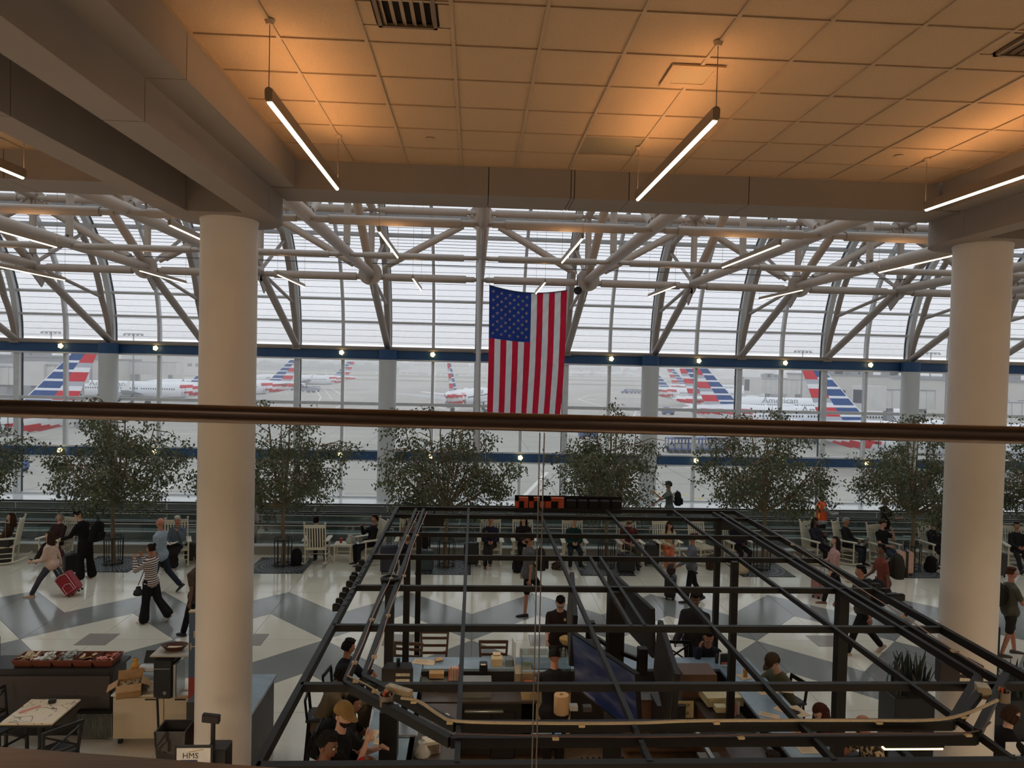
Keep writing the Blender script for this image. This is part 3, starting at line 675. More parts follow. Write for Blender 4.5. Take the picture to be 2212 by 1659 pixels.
for s in (-1, 1):
    pm['wing', s] = wing(s, 17.5, 6.5, 13.2, 1.6, 1.6, 17.0, 2.9, 4.5, .9).mesh('wing', m_fsil)
    pm['stab', s] = wing(s, 2.2, 3.8, 0.2, 1.4, 0.6, 6.2, 5.0, 5.6, .35).mesh('tailplane', m_fus)
    b = MB(); b.prism([(14.6, 0), (13.2, 0), (12.6, 1.9), (13.2, 1.9)], -.06, .06, M=Matrix(((1, 0, 0, 0), (0, 0, 1, s * 17.0), (0, 1, 0, 4.5), (0, 0, 0, 1)))); pm['winglet', s] = b.mesh('winglet', m_fus)
    b = MB(); b.lathe([(0.2, -1.9), (.75, -1.7), (1.05, -.6), (1.1, .8), (1.0, 1.7), (.85, 1.75), (.8, 1.0), (.1, .9)], 20, M=Matrix(((0, 0, 1, 22.5), (1, 0, 0, s * 5.7), (0, 1, 0, 2.0), (0, 0, 0, 1)))); b.bb(20.2, 22.6, s * 5.7 - .12, s * 5.7 + .12, 2.8, 3.5); pm['eng', s] = b.mesh('engine', m_fsil)
    b = MB(); b.cyl((19.2, s * 3.6, .6), (19.2, s * 4.4, .6), .6, n=16); b.cyl((19.2, s * 3.9, .6), (19.2, s * 3.6, 2.8), .14, n=8); pm['gear', s] = b.mesh('landing_gear', m_rubber)
b = MB(); b.cyl((35, -.3, .4), (35, .3, .4), .4, n=14); b.cyl((35, 0, .4), (35, 0, 2.3), .1, n=8); pm['nose'] = b.mesh('nose_gear', m_rubber)
b = MB()
for s in (-1, 1):
    for i in range(46):
        x = 10.2 + i * 0.54
        if 18 < x < 18.6 or 26 < x < 26.5: continue
        b.box((x, s * 1.955, 4.25), (.24, .06, .34))
    b.add([(38.0, s * 1.25, 4.6), (39.2, s * .85, 4.35), (39.3, s * .75, 4.6), (38.2, s * 1.0, 4.95)], [(0, 1, 2, 3)])
    for x in (8.0, 33.6): 
        for (dx, dz, w_, h_) in ((-.4, 0, .05, 1.9), (.4, 0, .05, 1.9), (0, .95, .85, .05), (0, -.95, .85, .05)): b.box((x + dx, s * (1.9 if x > 9 else 1.83), 3.9 + dz), (w_, .14, h_))
pm['win'] = b.mesh('cabin_windows', m_win, 0)
b = MB(); b.ball((16, 0, 5.9), (1.6, .5, .35), 12, 6); pm['dome'] = b.mesh('antenna_dome', m_fus)
def plane(x, y, heading, label, word=True):
    g = root('airliner', (x, y, GZ), label, 'airplane', None, heading)
    ob('fuselage', fus_me, g); ob('tail_fin', fin_me, g)
    for s in (-1, 1):
        ob('wing', pm['wing', s], g); ob('tailplane', pm['stab', s], g); ob('winglet', pm['winglet', s], g); ob('engine', pm['eng', s], g); ob('landing_gear', pm['gear', s], g)
    ob('nose_gear', pm['nose'], g); ob('cabin_windows', pm['win'], g, kind='stuff'); ob('antenna_dome', pm['dome'], g)
    if word:
        for s in (-1, 1):
            M = basis((30.0 if s > 0 else 17.4, s * 1.99, 4.75), (-s, 0, 0), (0, 0, 1), (0, s, 0)); text('American', 1.75, m_fgrey, g, M, 'airline_name', 0.02, sx=1.25)
    return g
def at(px, Y): return A(px, 790, Y).x
plane(at(188, 84), 84, PI, 'large airliner tail with blue and red stripes at the left, fuselage under the handrail')
plane(at(478, 172), 172, PI - 0.03, 'white airliner with window row between the two left jet bridges, tail behind the column')
plane(at(640, 200), 200, PI + 0.08, 'airliner with striped tail facing left, just right of the left column')
plane(at(760, 300), 300, PI + 0.05, 'small distant airliner facing left with thin striped tail')
plane(at(969, 150), 150, math.radians(77), 'airliner seen from behind taxiing away left of the flag')
plane(at(1752, 81), 81, 0.06, 'huge airliner tail with red and blue stripes near the right column')
plane(at(1508, 115), 115, 0.10, 'airliner with sharply raked striped tail and the airline name on a long white body')
plane(at(1478, 152), 152, 0.10, 'striped tail tucked directly behind the raked tail right of the far column')
plane(at(1447, 275), 275, 0.08, 'smallest striped tail, second in the right-hand line of tails')
plane(at(1400, 222), 222, 0.06, 'airliner emerging from behind the far column with two red bands')
for i, (px, Y) in enumerate(((1250, 1000), (1285, 980), (1320, 1050), (1355, 1020), (1378, 1060))):
    plane(at(px, Y), Y, PI * (i % 2) + 0.3, 'tiny faint airliner parked far across the airfield', False)['group'] = 'tiny airliners far across the airfield'
# ---- ground vehicles
def cart(x, y, rz, label, group):
    g = root('baggage_cart', (x, y, GZ), label, 'cart', group, rz)
    MB().bb(-1.5, 1.5, -.8, .8, .5, .65).build('bed', m_cart, g)
    b = MB()
    for xx in (-1.45, -.5, .5, 1.45):
        for yy in (-.75, .75): b.bb(xx - .05, xx + .05, yy - .05, yy + .05, .6, 2.0)
    b.bb(-1.5, 1.5, -.8, .8, 1.95, 2.08); b.build('canopy', m_cart, g, smooth=0)
    for xx in (-1.0, 1.0):
        for yy in (-.7, .7): MB().cyl((xx, yy - .1, .25), (xx, yy + .1, .25), .25, n=10).build('wheel', m_rubber, g)
    MB().bb(-1.3, 1.3, -.6, .6, .65, 1.3).build('load', m_fgrey, g)
def tug(x, y, rz, label, group=None):
    g = root('baggage_tug', (x, y, GZ), label, 'vehicle', group, rz)
    MB().rbox((0, 0, .75), (3.0, 1.5, .8), .1).build('body', m_cart, g); MB().rbox((-.5, 0, 1.55), (1.3, 1.4, .9), .12).build('cab', m_cart, g)
    MB().bb(.15, .18, -.6, .6, 1.25, 1.85).build('windscreen', m_win, g)
    for xx in (-1.0, 1.0):
        for yy in (-.7, .7): MB().cyl((xx, yy - .12, .35), (xx, yy + .12, .35), .35, n=12).build('wheel', m_rubber, g)
CG = 'blue baggage carts on the apron'
p = G(1443, 896, GZ); tug(p.x, p.y, 0, 'blue baggage tug on the apron right of the far column')
p = G(1349, 850, GZ); tug(p.x, p.y, PI, 'blue tug pulling a train of carts behind the far column')
for i in range(7): q = G(1360 + i * 8, 850, GZ); cart(q.x, q.y, 0, 'blue baggage cart in the train behind the tug', 'train of blue baggage carts')
for i, (px, py) in enumerate(((598, 838), (610, 840), (625, 843), (645, 843), (660, 846), (672, 848), (682, 846))): q = G(px, py, GZ); cart(q.x, q.y, 0.3 * (i % 3), 'blue baggage cart parked beside the airliner right of the left column', CG)
for i, px in enumerate((1462, 1476, 1490, 1535, 1549)): q = G(px, 978, GZ); cart(q.x, q.y, 0, 'blue framed baggage cart close outside the windows', 'blue framed carts close outside')
for (px, py) in ((20, 1020), (1270, 948)): q = G(px, py, GZ); tug(q.x, q.y, 0, 'blue service vehicle seen through the tree branches', 'blue vehicles behind the trees')
# ---- jet bridges and terminal buildings
def bridge(px0, px1, Y, z0, z1, label, rz=0.0):
    x0, x1 = at(px0, Y), at(px1, Y); L = x1 - x0
    g = root('jet_bridge', ((x0 + x1) / 2, Y, GZ), label, 'jet bridge', None, rz)
    MB().bb(-L / 2, L / 2, -1.6, 1.6, z0 + 5.9, z1 + 5.9).build('tunnel', m_bridge, g)
    n = max(4, int(L / 1.4)); b = MB()
    for i in range(n + 1): x = -L / 2 + L * i / n; b.bb(x - .1, x + .1, -1.75, -1.6, z0 + 5.9, z1 + 5.9)
    b.build('ribs', m_bridge, g, kind='stuff', smooth=0)
    MB().bb(-L / 2 - 3.2, -L / 2, -2.2, 2.2, z0 + 5.5, z1 + 6.5).build('cab', m_bridge, g); MB().bb(-L / 2 - 3.3, -L / 2 - 3.2, -1.6, 1.6, z0 + 6.6, z1 + 5.8).build('cab_window', m_win, g)
    for x in (-L * .3, L * .35): MB().bb(x - .5, x + .5, -.6, .6, 0, z0 + 5.9).build('support', m_fgrey, g)
    MB().bb(-L / 2, L / 2, -1.7, 1.7, z1 + 5.9, z1 + 6.1).build('roof_edge', m_fgrey, g)
bridge(10, 90, 128, 0.4, 3.4, 'white jet bridge left of the big striped tail'); bridge(112, 182, 118, 1.2, 4.0, 'white jet bridge just behind the big striped tail')
bridge(275, 385, 236, 0.2, 4.2, 'long ribbed jet bridge behind the white airliner'); bridge(1640, 1740, 188, -0.2, 3.6, 'corrugated jet bridge above the white airliner at the right')
bridge(1900, 2010, 110, 0.3, 3.2, 'ribbed jet bridge between far column and right column'); bridge(2130, 2260, 104, -1.0, 1.8, 'jet bridge at the right edge beyond the column')
def bld(px0, px1, Y, top, m, label, roofbits=3, name='terminal_building', dp=30):
    x0, x1 = at(px0, Y), at(px1, Y); g = root(name, ((x0 + x1) / 2, Y + dp / 2, GZ), label, 'building'); w = (x1 - x0) / 2; h = top + 5.9
    MB().bb(-w, w, -dp / 2, dp / 2, 0, h).build('walls', m, g); MB().bb(-w - .3, w + .3, -dp / 2 - .3, dp / 2, h, h + .5).build('parapet', m_bld2, g)
    b = MB(); n = max(3, int(w / 2.2))
    for i in range(n): x = -w + 2 * w * (i + .5) / n; b.bb(x - w / n * .6, x + w / n * .6, -dp / 2 - .08, -dp / 2 + .02, h * .45, h * .62)
    b.build('window_band', m_win, g, kind='stuff', smooth=0)
    for i in range(roofbits): x = -w * .7 + 1.4 * w * random.random(); MB().bb(x - 1.5, x + 1.5, -4, 0, h + .5, h + 1.6 + random.random()).build('roof_unit', m_bld2, g)
bld(-60, 100, 190, 5.2, m_bld2, 'dark low terminal wing at the far left'); bld(106, 200, 212, 4.6, m_bld, 'pale terminal wing behind the striped tail at left')
bld(262, 340, 330, 7.0, m_bld, 'pale building behind the ribbed jet bridge'); bld(385, 435, 520, 7.5, m_bld, 'white far building left of the left column')
bld(1640, 1735, 310, 2.6, m_bld2, 'grey terminal pier between the mullions at right'); bld(1800, 2080, 200, 5.0, m_bld, 'pale terminal block with roof equipment left of the right column', 7)
bld(2100, 2330, 150, 4.6, m_bld, 'pale terminal block right of the right column', 5)
bld(895, 1012, 1150, 13, m_bld, 'white hangar on the horizon left of the flag', 0, 'hangar', 60); bld(1205, 1298, 1180, 12.5, m_bld, 'pale hangar on the horizon right of the flag', 0, 'hangar', 60)
bld(740, 880, 1300, 6, m_bld2, 'long low shed on the horizon', 0, 'shed', 40); bld(560, 720, 900, 1.5, m_bld2, 'low dark shed behind the left tails', 0, 'shed', 40)
bld(1040, 1200, 1250, 5, m_bld2, 'long low shed behind the flag', 0, 'shed', 40)
# parked cars far away, a few pixels each
cb = MB(); cb.rbox((0, 0, .55), (4.4, 1.8, .7), .15); cb.rbox((-.2, 0, 1.15), (2.4, 1.6, .6), .2); cm = [cb.mesh('parked_car', mat('car_%d' % i, c, 0.4)) for i, c in enumerate(((225, 228, 230), (150, 156, 165), (70, 74, 80)))]
for i in range(90):
    Y = random.choice((760, 785, 812, 900)) + random.uniform(-4, 4); px = random.choice((random.uniform(690, 880), random.uniform(905, 1050), random.uniform(905, 1050)))
    ob('parked_car', random.choice(cm[:2] if i % 4 else cm), None, (at(px, Y), Y, GZ), random.choice((0.1, PI / 2)), 'tiny parked car in the far airport car park', 'car', 'cars in the far car park')
# tree lines on the horizon
tb = MB()
for i in range(420):
    x = random.uniform(-1700, 2200); Y = random.uniform(1500, 1800); h = random.uniform(7, 15); tb.ball((x, Y, GZ + h * .5), (random.uniform(10, 26), 8, h), 7, 5)
for i in range(60):
    x = random.uniform(-620, -120); Y = random.uniform(1000, 1100); h = random.uniform(5, 9); tb.ball((x, Y, GZ + h * .5), (random.uniform(8, 16), 6, h), 7, 5)
tag(tb.build('treeline', m_far), 'hazy line of trees along the horizon', 'trees', kind='stuff')
# light masts
for px, Y, t_ in ((110, 170, 'at the far left'), (288, 170, 'left of the near column'), (1733, 175, 'above the biggest right tail'), (2010, 165, 'left of the right column')):
    g = root('light_mast', (at(px, Y), Y, GZ), 'tall apron light mast with a row of floodlights ' + t_, 'mast')
    MB().cyl((0, 0, 0), (0, 0, 17.2), .25, .12, n=10).build('pole', m_bld2, g); b = MB(); b.bb(-2.2, 2.2, -.1, .1, 17.0, 17.15); b.build('crossbar', m_bld2, g)
    for i in range(5): MB().rbox((-2 + i, -.15, 16.8), (.6, .3, .3), .05).build('floodlight', m_bld2, g)
# ---- haze over the airfield
hz = bpy.data.materials.new('haze'); hz.use_nodes = True; n_ = hz.node_tree.nodes; n_.clear(); out = n_.new('ShaderNodeOutputMaterial'); vp = n_.new('ShaderNodeVolumePrincipled')
vp.inputs['Density'].default_value = 0.0013; vp.inputs['Color'].default_value = (1.0, 1.0, 1.0, 1); vp.inputs['Anisotropy'].default_value = 0.0
hz.node_tree.links.new(vp.outputs[0], out.inputs['Volume'])
HAZE = MB().bb(-2500, 2500, 40, 2600, GZ - 0.2, 30).build('haze', hz, smooth=0); tag(HAZE, 'pale haze over the airfield', 'haze', kind='stuff')
# ================================================================== PEOPLE
SKIN = {'fair': mat('skin_fair', (206, 160, 136), 0.55, var=0.05), 'tan': mat('skin_tan', (172, 118, 90), 0.55, var=0.05), 'brown': mat('skin_brown', (112, 74, 54), 0.55, var=0.05), 'dark': mat('skin_dark', (78, 50, 38), 0.55, var=0.05), 'ruddy': mat('skin_ruddy', (188, 124, 100), 0.5, var=0.06)}
m_eye = mat('eye_dark', (24, 18, 16), 0.3); m_lip = mat('lips', (150, 78, 72), 0.5); m_eyew = mat('eye_white', (225, 220, 215), 0.4)
def cloth(name, rgb, **k):
    k.setdefault('var', 0.12); k.setdefault('scale', 14); k.setdefault('bump', 0.4); k.setdefault('bscale', 9); return mat('cloth_' + name, rgb, 0.85, spec=0.15, **k)
HAIR = {n: mat('hair_' + n, c, 0.85, spec=.15, var=0.3, scale=30, bump=0.5, stretch=(1, 1, 0.25)) for n, c in dict(black=(24, 20, 19), brown=(58, 38, 28), dkbrown=(38, 26, 22), grey=(150, 146, 140), white=(205, 200, 192), blond=(168, 138, 96), auburn=(70, 36, 26)).items()}
def rot(v, ax, a): return Matrix.Rotation(a, 3, ax) @ Vector(v)
def capsule(mb, p0, p1, r0, r1, side=None, fl=1.0, n=10):
    p0, p1 = Vector(p0), Vector(p1); d = (p1 - p0); L = d.length
    if L < 1e-6: return
    d /= L; u = Vector(side) if side is not None else frame(d)[0]; u = (u - d * u.dot(d)).normalized(); v = d.cross(u); rings = []
    for k in (-80, -45, -10): a = math.radians(k); rings.append((p0 + d * (r0 * math.sin(a)), r0 * math.cos(a)))
    for k in (10, 45, 80): a = math.radians(k); rings.append((p1 + d * (r1 * math.sin(a)), r1 * math.cos(a)))
    vs = [c + u * (r * math.cos(2 * PI * i / n)) + v * (r * fl * math.sin(2 * PI * i / n)) for (c, r) in rings for i in range(n)]
    fs = [(k * n + i, k * n + (i + 1) % n, k * n + n + (i + 1) % n, k * n + n + i) for k in range(5) for i in range(n)] + [tuple(range(n - 1, -1, -1)), tuple(range(5 * n, 6 * n))]
    mb.add(vs, fs)
PEND = []      # meshes waiting to be fused: (temp object, target list)
def fuse(mb, vox):
    me = bpy.data.meshes.new('fuse'); me.from_pydata(mb.v, [], mb.f); o = bpy.data.objects.new('fuse', me); COL.objects.link(o)
    m = o.modifiers.new('r', 'REMESH'); m.mode = 'VOXEL'; m.voxel_size = vox; m.use_smooth_shade = True
    s = o.modifiers.new('s', 'SMOOTH'); s.iterations = 2; s.factor = 0.5
    return o
POSE = dict(lean=0, turn=0, hl=(0, 0), hr=(0, 0), kl=0, kr=0, al=(8, 8), ar=(8, 8), el=12, er=12, il=0, ir=0, head=(0, 0), splay=0)
def P(**k): d = dict(POSE); d.update(k); return d
SIT = P(hl=(82, 8), hr=(82, 8), kl=85, kr=85, lean=-12, al=(28, 10), ar=(28, 10), el=55, er=55, il=35, ir=35)
STOOL = P(hl=(72, 8), hr=(72, 8), kl=80, kr=80, lean=10, al=(40, 14), ar=(40, 14), el=70, er=70, il=30, ir=30)
WALK = P(hl=(24, 2), hr=(-18, 2), kl=6, kr=28, al=(-18, 8), ar=(22, 8), el=18, er=30, lean=3)
WALK2 = P(hl=(-20, 2), hr=(26, 2), kl=34, kr=8, al=(20, 8), ar=(-16, 8), el=30, er=18, lean=3)
STAND = P(hl=(2, 3), hr=(-2, 3), kl=3, kr=3)
JOBS = []
def person(x, y, z, yaw, H=1.72, pose=STAND, skin='fair', top=None, sleeve='short', bottom=None, legs='long', shoe=(30, 28, 28), hair='brown', style='short', hat=None, label='', group=None, glasses=False, beard=None, extra=None, heavy=1.0, wide=False, dress=False, topm=None, botm=None, seat=None, jacket=None):
    """yaw: direction faced, 0 = +X, in degrees. z: floor height, or seat height when seat is given"""
    k = H / 1.75; ps = pose; g = root('person', (x, y, z), label, 'person', group, math.radians(yaw - 90))
    # joints, facing +Y, right side = +X
    hip = Vector((0, 0, 0)); up = rot((0, 0, 1), 'X', -math.radians(ps['lean'])); sd = rot((1, 0, 0), 'Z', math.radians(ps['turn']))
    waist = hip + up * 0.14 * k; chest = hip + up * 0.36 * k; neck0 = hip + up * 0.50 * k; hd = ps['head']
    fw = sd.cross(up) * -1
    nd = rot(up, 'X', math.radians(ps['lean'] * 0.6 - hd[0] * 0.6)); neck1 = neck0 + nd * 0.10 * k; hc = neck1 + nd * 0.105 * k
    J = {}
    for s, h_, kn, a_, e_, in_ in ((-1, ps['hl'], ps['kl'], ps['al'], ps['el'], ps['il']), (1, ps['hr'], ps['kr'], ps['ar'], ps['er'], ps['ir'])):
        hj = hip + Vector((s * 0.085 * k, 0, -0.02 * k)); t = rot(rot((0, 0, -1), 'X', math.radians(h_[0])), 'Y', -s * math.radians(h_[1]) * (1 if h_[0] < 45 else 0)); t = rot(t, 'Z', -s * math.radians(h_[1]) if h_[0] >= 45 else 0)
        kj = hj + t * 0.43 * k; sh = rot(t, 'X', -math.radians(kn)) if h_[0] < 45 else rot(rot((0, 0, -1), 'X', math.radians(h_[0] - kn)), 'Z', 0)
        aj = kj + sh * 0.42 * k
        sj = chest + up * 0.065 * k + sd * (s * 0.168 * k * (0.5 + heavy * .5)); d = rot((0, 0, -1), 'X', math.radians(a_[0])); d = rot(d, 'Y', -s * math.radians(a_[1])); d = rot(d, 'Z', math.radians(ps['turn']))
        ej = sj + d * 0.295 * k; f = rot(rot((0, 0, -1), 'X', math.radians(a_[0] + e_)), 'Y', -s * math.radians(a_[1])); f = rot(f, 'Z', math.radians(ps['turn']) + s * math.radians(in_)); wj = ej + f * 0.255 * k
        J[s] = (hj, kj, aj, sh, sj, ej, wj, f)
    low = min(J[s][2].z for s in (-1, 1)) - 0.075 * k
    off = Vector((0, 0, -low)) if seat is None else Vector((0, 0, 0.10 * k))
    for s in (-1, 1): J[s] = tuple([v + off for v in J[s][:3]] + [J[s][3]] + [v + off for v in J[s][4:7]] + [J[s][7]])
    hip, waist, chest, neck0, neck1, hc = [v + off for v in (hip, waist, chest, neck0, neck1, hc)]
    w = heavy
    def torso(mb, e=0.0, low_=True):
        h2 = (.115 if not e else .138) * w + e; capsule(mb, hip + sd * -.045 * k - up * (.03 * k if e else 0), hip + sd * .045 * k - up * (.03 * k if e else 0), h2 * k, h2 * k, fl=1.0)
        capsule(mb, hip, waist, (.150 * w + e) * k, (.135 * w + e) * k, side=sd, fl=.78)
        capsule(mb, waist, chest, (.138 * w + e) * k, (.165 * (w * .6 + .4) + e) * k, side=sd, fl=.70 * (.7 + .3 * w))
        capsule(mb, chest, chest + up * .075 * k, (.158 * (w * .6 + .4) + e) * k, (.115 + e) * k, side=sd, fl=.62)
        for s_ in (-1, 1): capsule(mb, chest + up * .10 * k, J[s_][4], (.060 + e * .7) * k, (.056 + e * .7) * k)
    def arm(mb, s, e=0.0, frac=1.0):
        hj, kj, aj, sh, sj, ej, wj, f = J[s]
        a2 = min(1, frac / .5); capsule(mb, sj, sj.lerp(ej, a2), (.054 + e) * k, (.042 + e) * k)
        if frac > .5: capsule(mb, ej, ej.lerp(wj, (frac - .5) / .5), (.040 + e) * k, (.030 + e * (1.3 if e else 1)) * k)
    def leg(mb, s, e=0.0, frac=1.0):
        hj, kj, aj, sh, sj, ej, wj, f = J[s]
        a2 = min(1, frac / .5); capsule(mb, hj, hj.lerp(kj, a2), (.088 * w + e) * k, ((.088 * (1 - a2) + .060 * a2) + e) * k)
        if frac > .5: capsule(mb, kj, kj.lerp(aj, (frac - .5) / .5), (.055 + e) * k, (.038 + e * (2.6 if wide else 1.6)) * k)
    b = MB(); torso(b)
    for s in (-1, 1): arm(b, s); leg(b, s)
    capsule(b, neck0 - up * .03 * k, hc, .058 * k, .056 * k)
    body = fuse(b, .024)
    # head: one mesh with nose, ears, eyes and mouth
    hm = MB(); nx, ny = 16, 12; hu = nd; tz = math.radians(ps['turn'] + hd[1]); hx = rot((1, 0, 0), 'Z', tz); hx = (hx - hu * hx.dot(hu)).normalized(); hy = hu.cross(hx)
    if hd[0]: hq = Matrix.Rotation(-math.radians(hd[0] * .5), 3, hx); hu, hy = hq @ hu, hq @ hy
    def hp(a, b_, c): return hc + hx * (a * k) + hy * (b_ * k) + hu * (c * k)
    vs = []; fs = []
    for j in range(ny + 1):
        t = PI * j / ny; zc = -math.cos(t)
        for i in range(nx):
            a = 2 * PI * i / nx; X = math.sin(t) * math.cos(a) * .074; Y = math.sin(t) * math.sin(a) * .093; Z = zc * .115
            if Z < -.02: X *= 1 - (-.02 - Z) * 3.2; Y = Y * (1 - (-.02 - Z) * 1.2) + (.012 if Y > 0 else .018)
            if Y < 0 and Z > -.03: Y *= 1.07
            vs.append(hp(X, Y, Z))
    for j in range(ny):
        for i in range(nx): i2 = (i + 1) % nx; fs.append((j * nx + i, j * nx + i2, j * nx + nx + i2, j * nx + nx + i))
    hm.add(vs, fs)
    hm.add([hp(-.012, .088, .012), hp(.012, .088, .012), hp(.017, .084, -.034), hp(-.017, .084, -.034), hp(0, .116, -.03), hp(0, .092, .014)], [(0, 4, 3), (1, 2, 4), (0, 5, 4), (5, 1, 4), (3, 4, 2)])
    for s in (-1, 1):
        Me = Matrix.Translation(hp(s * .075, -.004, -.008)); hm.ball((0, 0, 0), (.011 * k, .018 * k, .028 * k), 8, 5, M=Me)
    for s in (-1, 1):
        hm.cur = 3; hm.ball(tuple(hp(s * .030, .080, .008)), .0115 * k, 8, 5); hm.cur = 1; hm.ball(tuple(hp(s * .030, .0865, .006)), .0078 * k, 6, 4)
        hm.cur = 1 if hair not in ('grey', 'white', 'blond') else 0; hm.bar(hp(s * .046, .080, .030), hp(s * .014, .087, .031), .006 * k, .006 * k)
    hm.cur = 2; hm.bar(hp(-.020, .086, -.058), hp(.020, .086, -.058), .008 * k, .010 * k); hm.cur = 0
    # hands
    for s in (-1, 1):
        wj, f = J[s][6], J[s][7]; f = f.normalized(); across = f.cross(Vector((s, 0, 0.2))).normalized(); flat = f.cross(across).normalized()
        pal = wj + f * .075 * k; hm.add([wj + across * (q * .021 * k) + flat * (r_ * .012 * k) for q in (-1, 1) for r_ in (-1, 1)] + [pal + across * (q * .037 * k) + flat * (r_ * .013 * k) for q in (-1, 1) for r_ in (-1, 1)], [(0, 1, 3, 2), (4, 6, 7, 5), (0, 2, 6, 4), (1, 5, 7, 3), (0, 4, 5, 1), (2, 3, 7, 6)])
        crl = Matrix.Rotation(-s * 0.55, 3, across); curl = flat if flat.dot(Vector((-s, 0, 0))) > 0 else -flat
        for fi, (q, L) in enumerate(((-.030, .062), (-.010, .072), (.010, .067), (.029, .052))):
            b0 = pal + across * (q * k); b1 = b0 + (f * .85 + curl * .3).normalized() * L * .5 * k; b2 = b1 + (f * .6 + curl * .75).normalized() * L * .5 * k
            hm.tube([b0 - f * .01 * k, b1, b2], [.0088 * k, .0082 * k, .006 * k], 6)
        fr_ = across if across.dot(Vector((0, 1, 0.3))) > 0 else -across
        b0 = wj + f * .025 * k + fr_ * .022 * k; hm.tube([b0, b0 + (f * .5 + fr_ * .8).normalized() * .035 * k, b0 + (f * .9 + fr_ * .55).normalized() * .06 * k], [.011 * k, .010 * k, .007 * k], 6)
    JOBS.append((body, hm, 'body', [SKIN[skin], m_eye, m_lip, m_eyew], g))
    # clothes
    if top is not None:
        b = MB(); torso(b, .016 if sleeve != 'jacket' else .028)
        if dress:
            for s in (-1, 1): capsule(b, hip, J[s][0].lerp(J[s][1], .8), .16 * k, .17 * k)
        fr = {'none': .06, 'short': .33, 'long': .97, 'jacket': .98, 'half': .5}[sleeve]
        for s in (-1, 1): arm(b, s, .014 if sleeve == 'short' else .016 if sleeve != 'jacket' else .026, fr)
        capsule(b, neck0 - up * .07 * k, neck0 - up * .035 * k, .072 * k, .068 * k)
        JOBS.append((fuse(b, .024), None, {'short': 'shirt', 'none': 'vest_top', 'long': 'sweater', 'jacket': 'jacket', 'half': 'shirt'}[sleeve], [topm or cloth('%d_%d_%d' % top, top)], g))
    if bottom is not None:
        b = MB(); capsule(b, hip + sd * -.05 * k, hip + sd * .05 * k, .125 * w * k, .125 * w * k); capsule(b, hip, waist - up * .08 * k, .15 * w * k, .142 * w * k, side=sd, fl=.8)
        fr = {'long': .97, 'shorts': .46, 'skirt': .85}[legs]
        for s in (-1, 1): leg(b, s, .016 if not wide else .03, fr)
        if legs == 'skirt':
            for t_ in (.3, .6, .85): capsule(b, J[-1][0].lerp(J[-1][1], t_), J[1][0].lerp(J[1][1], t_), .12 * k, .12 * k)
            for t_ in (.1, .5, .8): capsule(b, J[-1][1].lerp(J[-1][2], t_), J[1][1].lerp(J[1][2], t_), .11 * k, .11 * k)
        JOBS.append((fuse(b, .024), None, {'long': 'trousers', 'shorts': 'shorts', 'skirt': 'skirt'}[legs], [botm or cloth('%d_%d_%d' % bottom, bottom)], g))
    ms = mat('shoe_%d_%d_%d' % shoe, shoe, 0.6)
    for s in (-1, 1):
        hj, kj, aj, sh = J[s][:4]; toe = (Vector((0, 1, 0)) - sh * Vector((0, 1, 0)).dot(sh)); toe = toe.normalized() if toe.length > .3 else Vector((0, 1, 0))
        if aj.z + off.z * 0 < 0.12 * k + (0 if seat is None else -9): toe = Vector((0, 1, 0)); dn = Vector((0, 0, -1))
        else: dn = sh
        sx = toe.cross(dn).normalized(); b = MB(); o_ = aj + dn * .045 * k; ring = []
        for (t_, w_, h_) in ((-.075, .028, .05), (-.05, .038, .065), (.0, .040, .07), (.06, .042, .05), (.12, .046, .04), (.17, .038, .032), (.195, .018, .02)):
            c0 = o_ + toe * (t_ * k) - dn * ((h_ - .04) * .5 * k) + dn * .015 * k
            for (a, c) in ((-1, 1), (-.8, -1), (.8, -1), (1, 1)): ring.append(c0 + sx * (a * w_ * k) + dn * (c * h_ * .5 * k))
        b.add(ring, [(q * 4 + i, q * 4 + 4 + i, q * 4 + 4 + (i + 1) % 4, q * 4 + (i + 1) % 4) for q in range(6) for i in range(4)] + [(0, 1, 2, 3), (27, 26, 25, 24)])
        b.build('shoe', ms, g, smooth=60)
    # hair
    mh = HAIR[hair]; b = MB()
    def shell(r, c, zlo, ylim, n1=16, n2=9):
        vs = []; fs = []
        for j in range(n2 + 1):
            for i in range(n1):
                a = 2 * PI * i / n1; front = math.sin(a) > .35; zl = ylim if front else zlo; z_ = 1 - (1 - zl) * j / n2; rr = math.sqrt(max(0, 1 - z_ * z_)) if j else 0
                vs.append(hp(c[0] + r[0] * rr * math.cos(a), c[1] + r[1] * rr * math.sin(a), c[2] + r[2] * z_))
        for j in range(n2):
            for i in range(n1): i2 = (i + 1) % n1; fs.append((j * n1 + i, j * n1 + n1 + i, j * n1 + n1 + i2, j * n1 + i2))
        b.add(vs, fs)
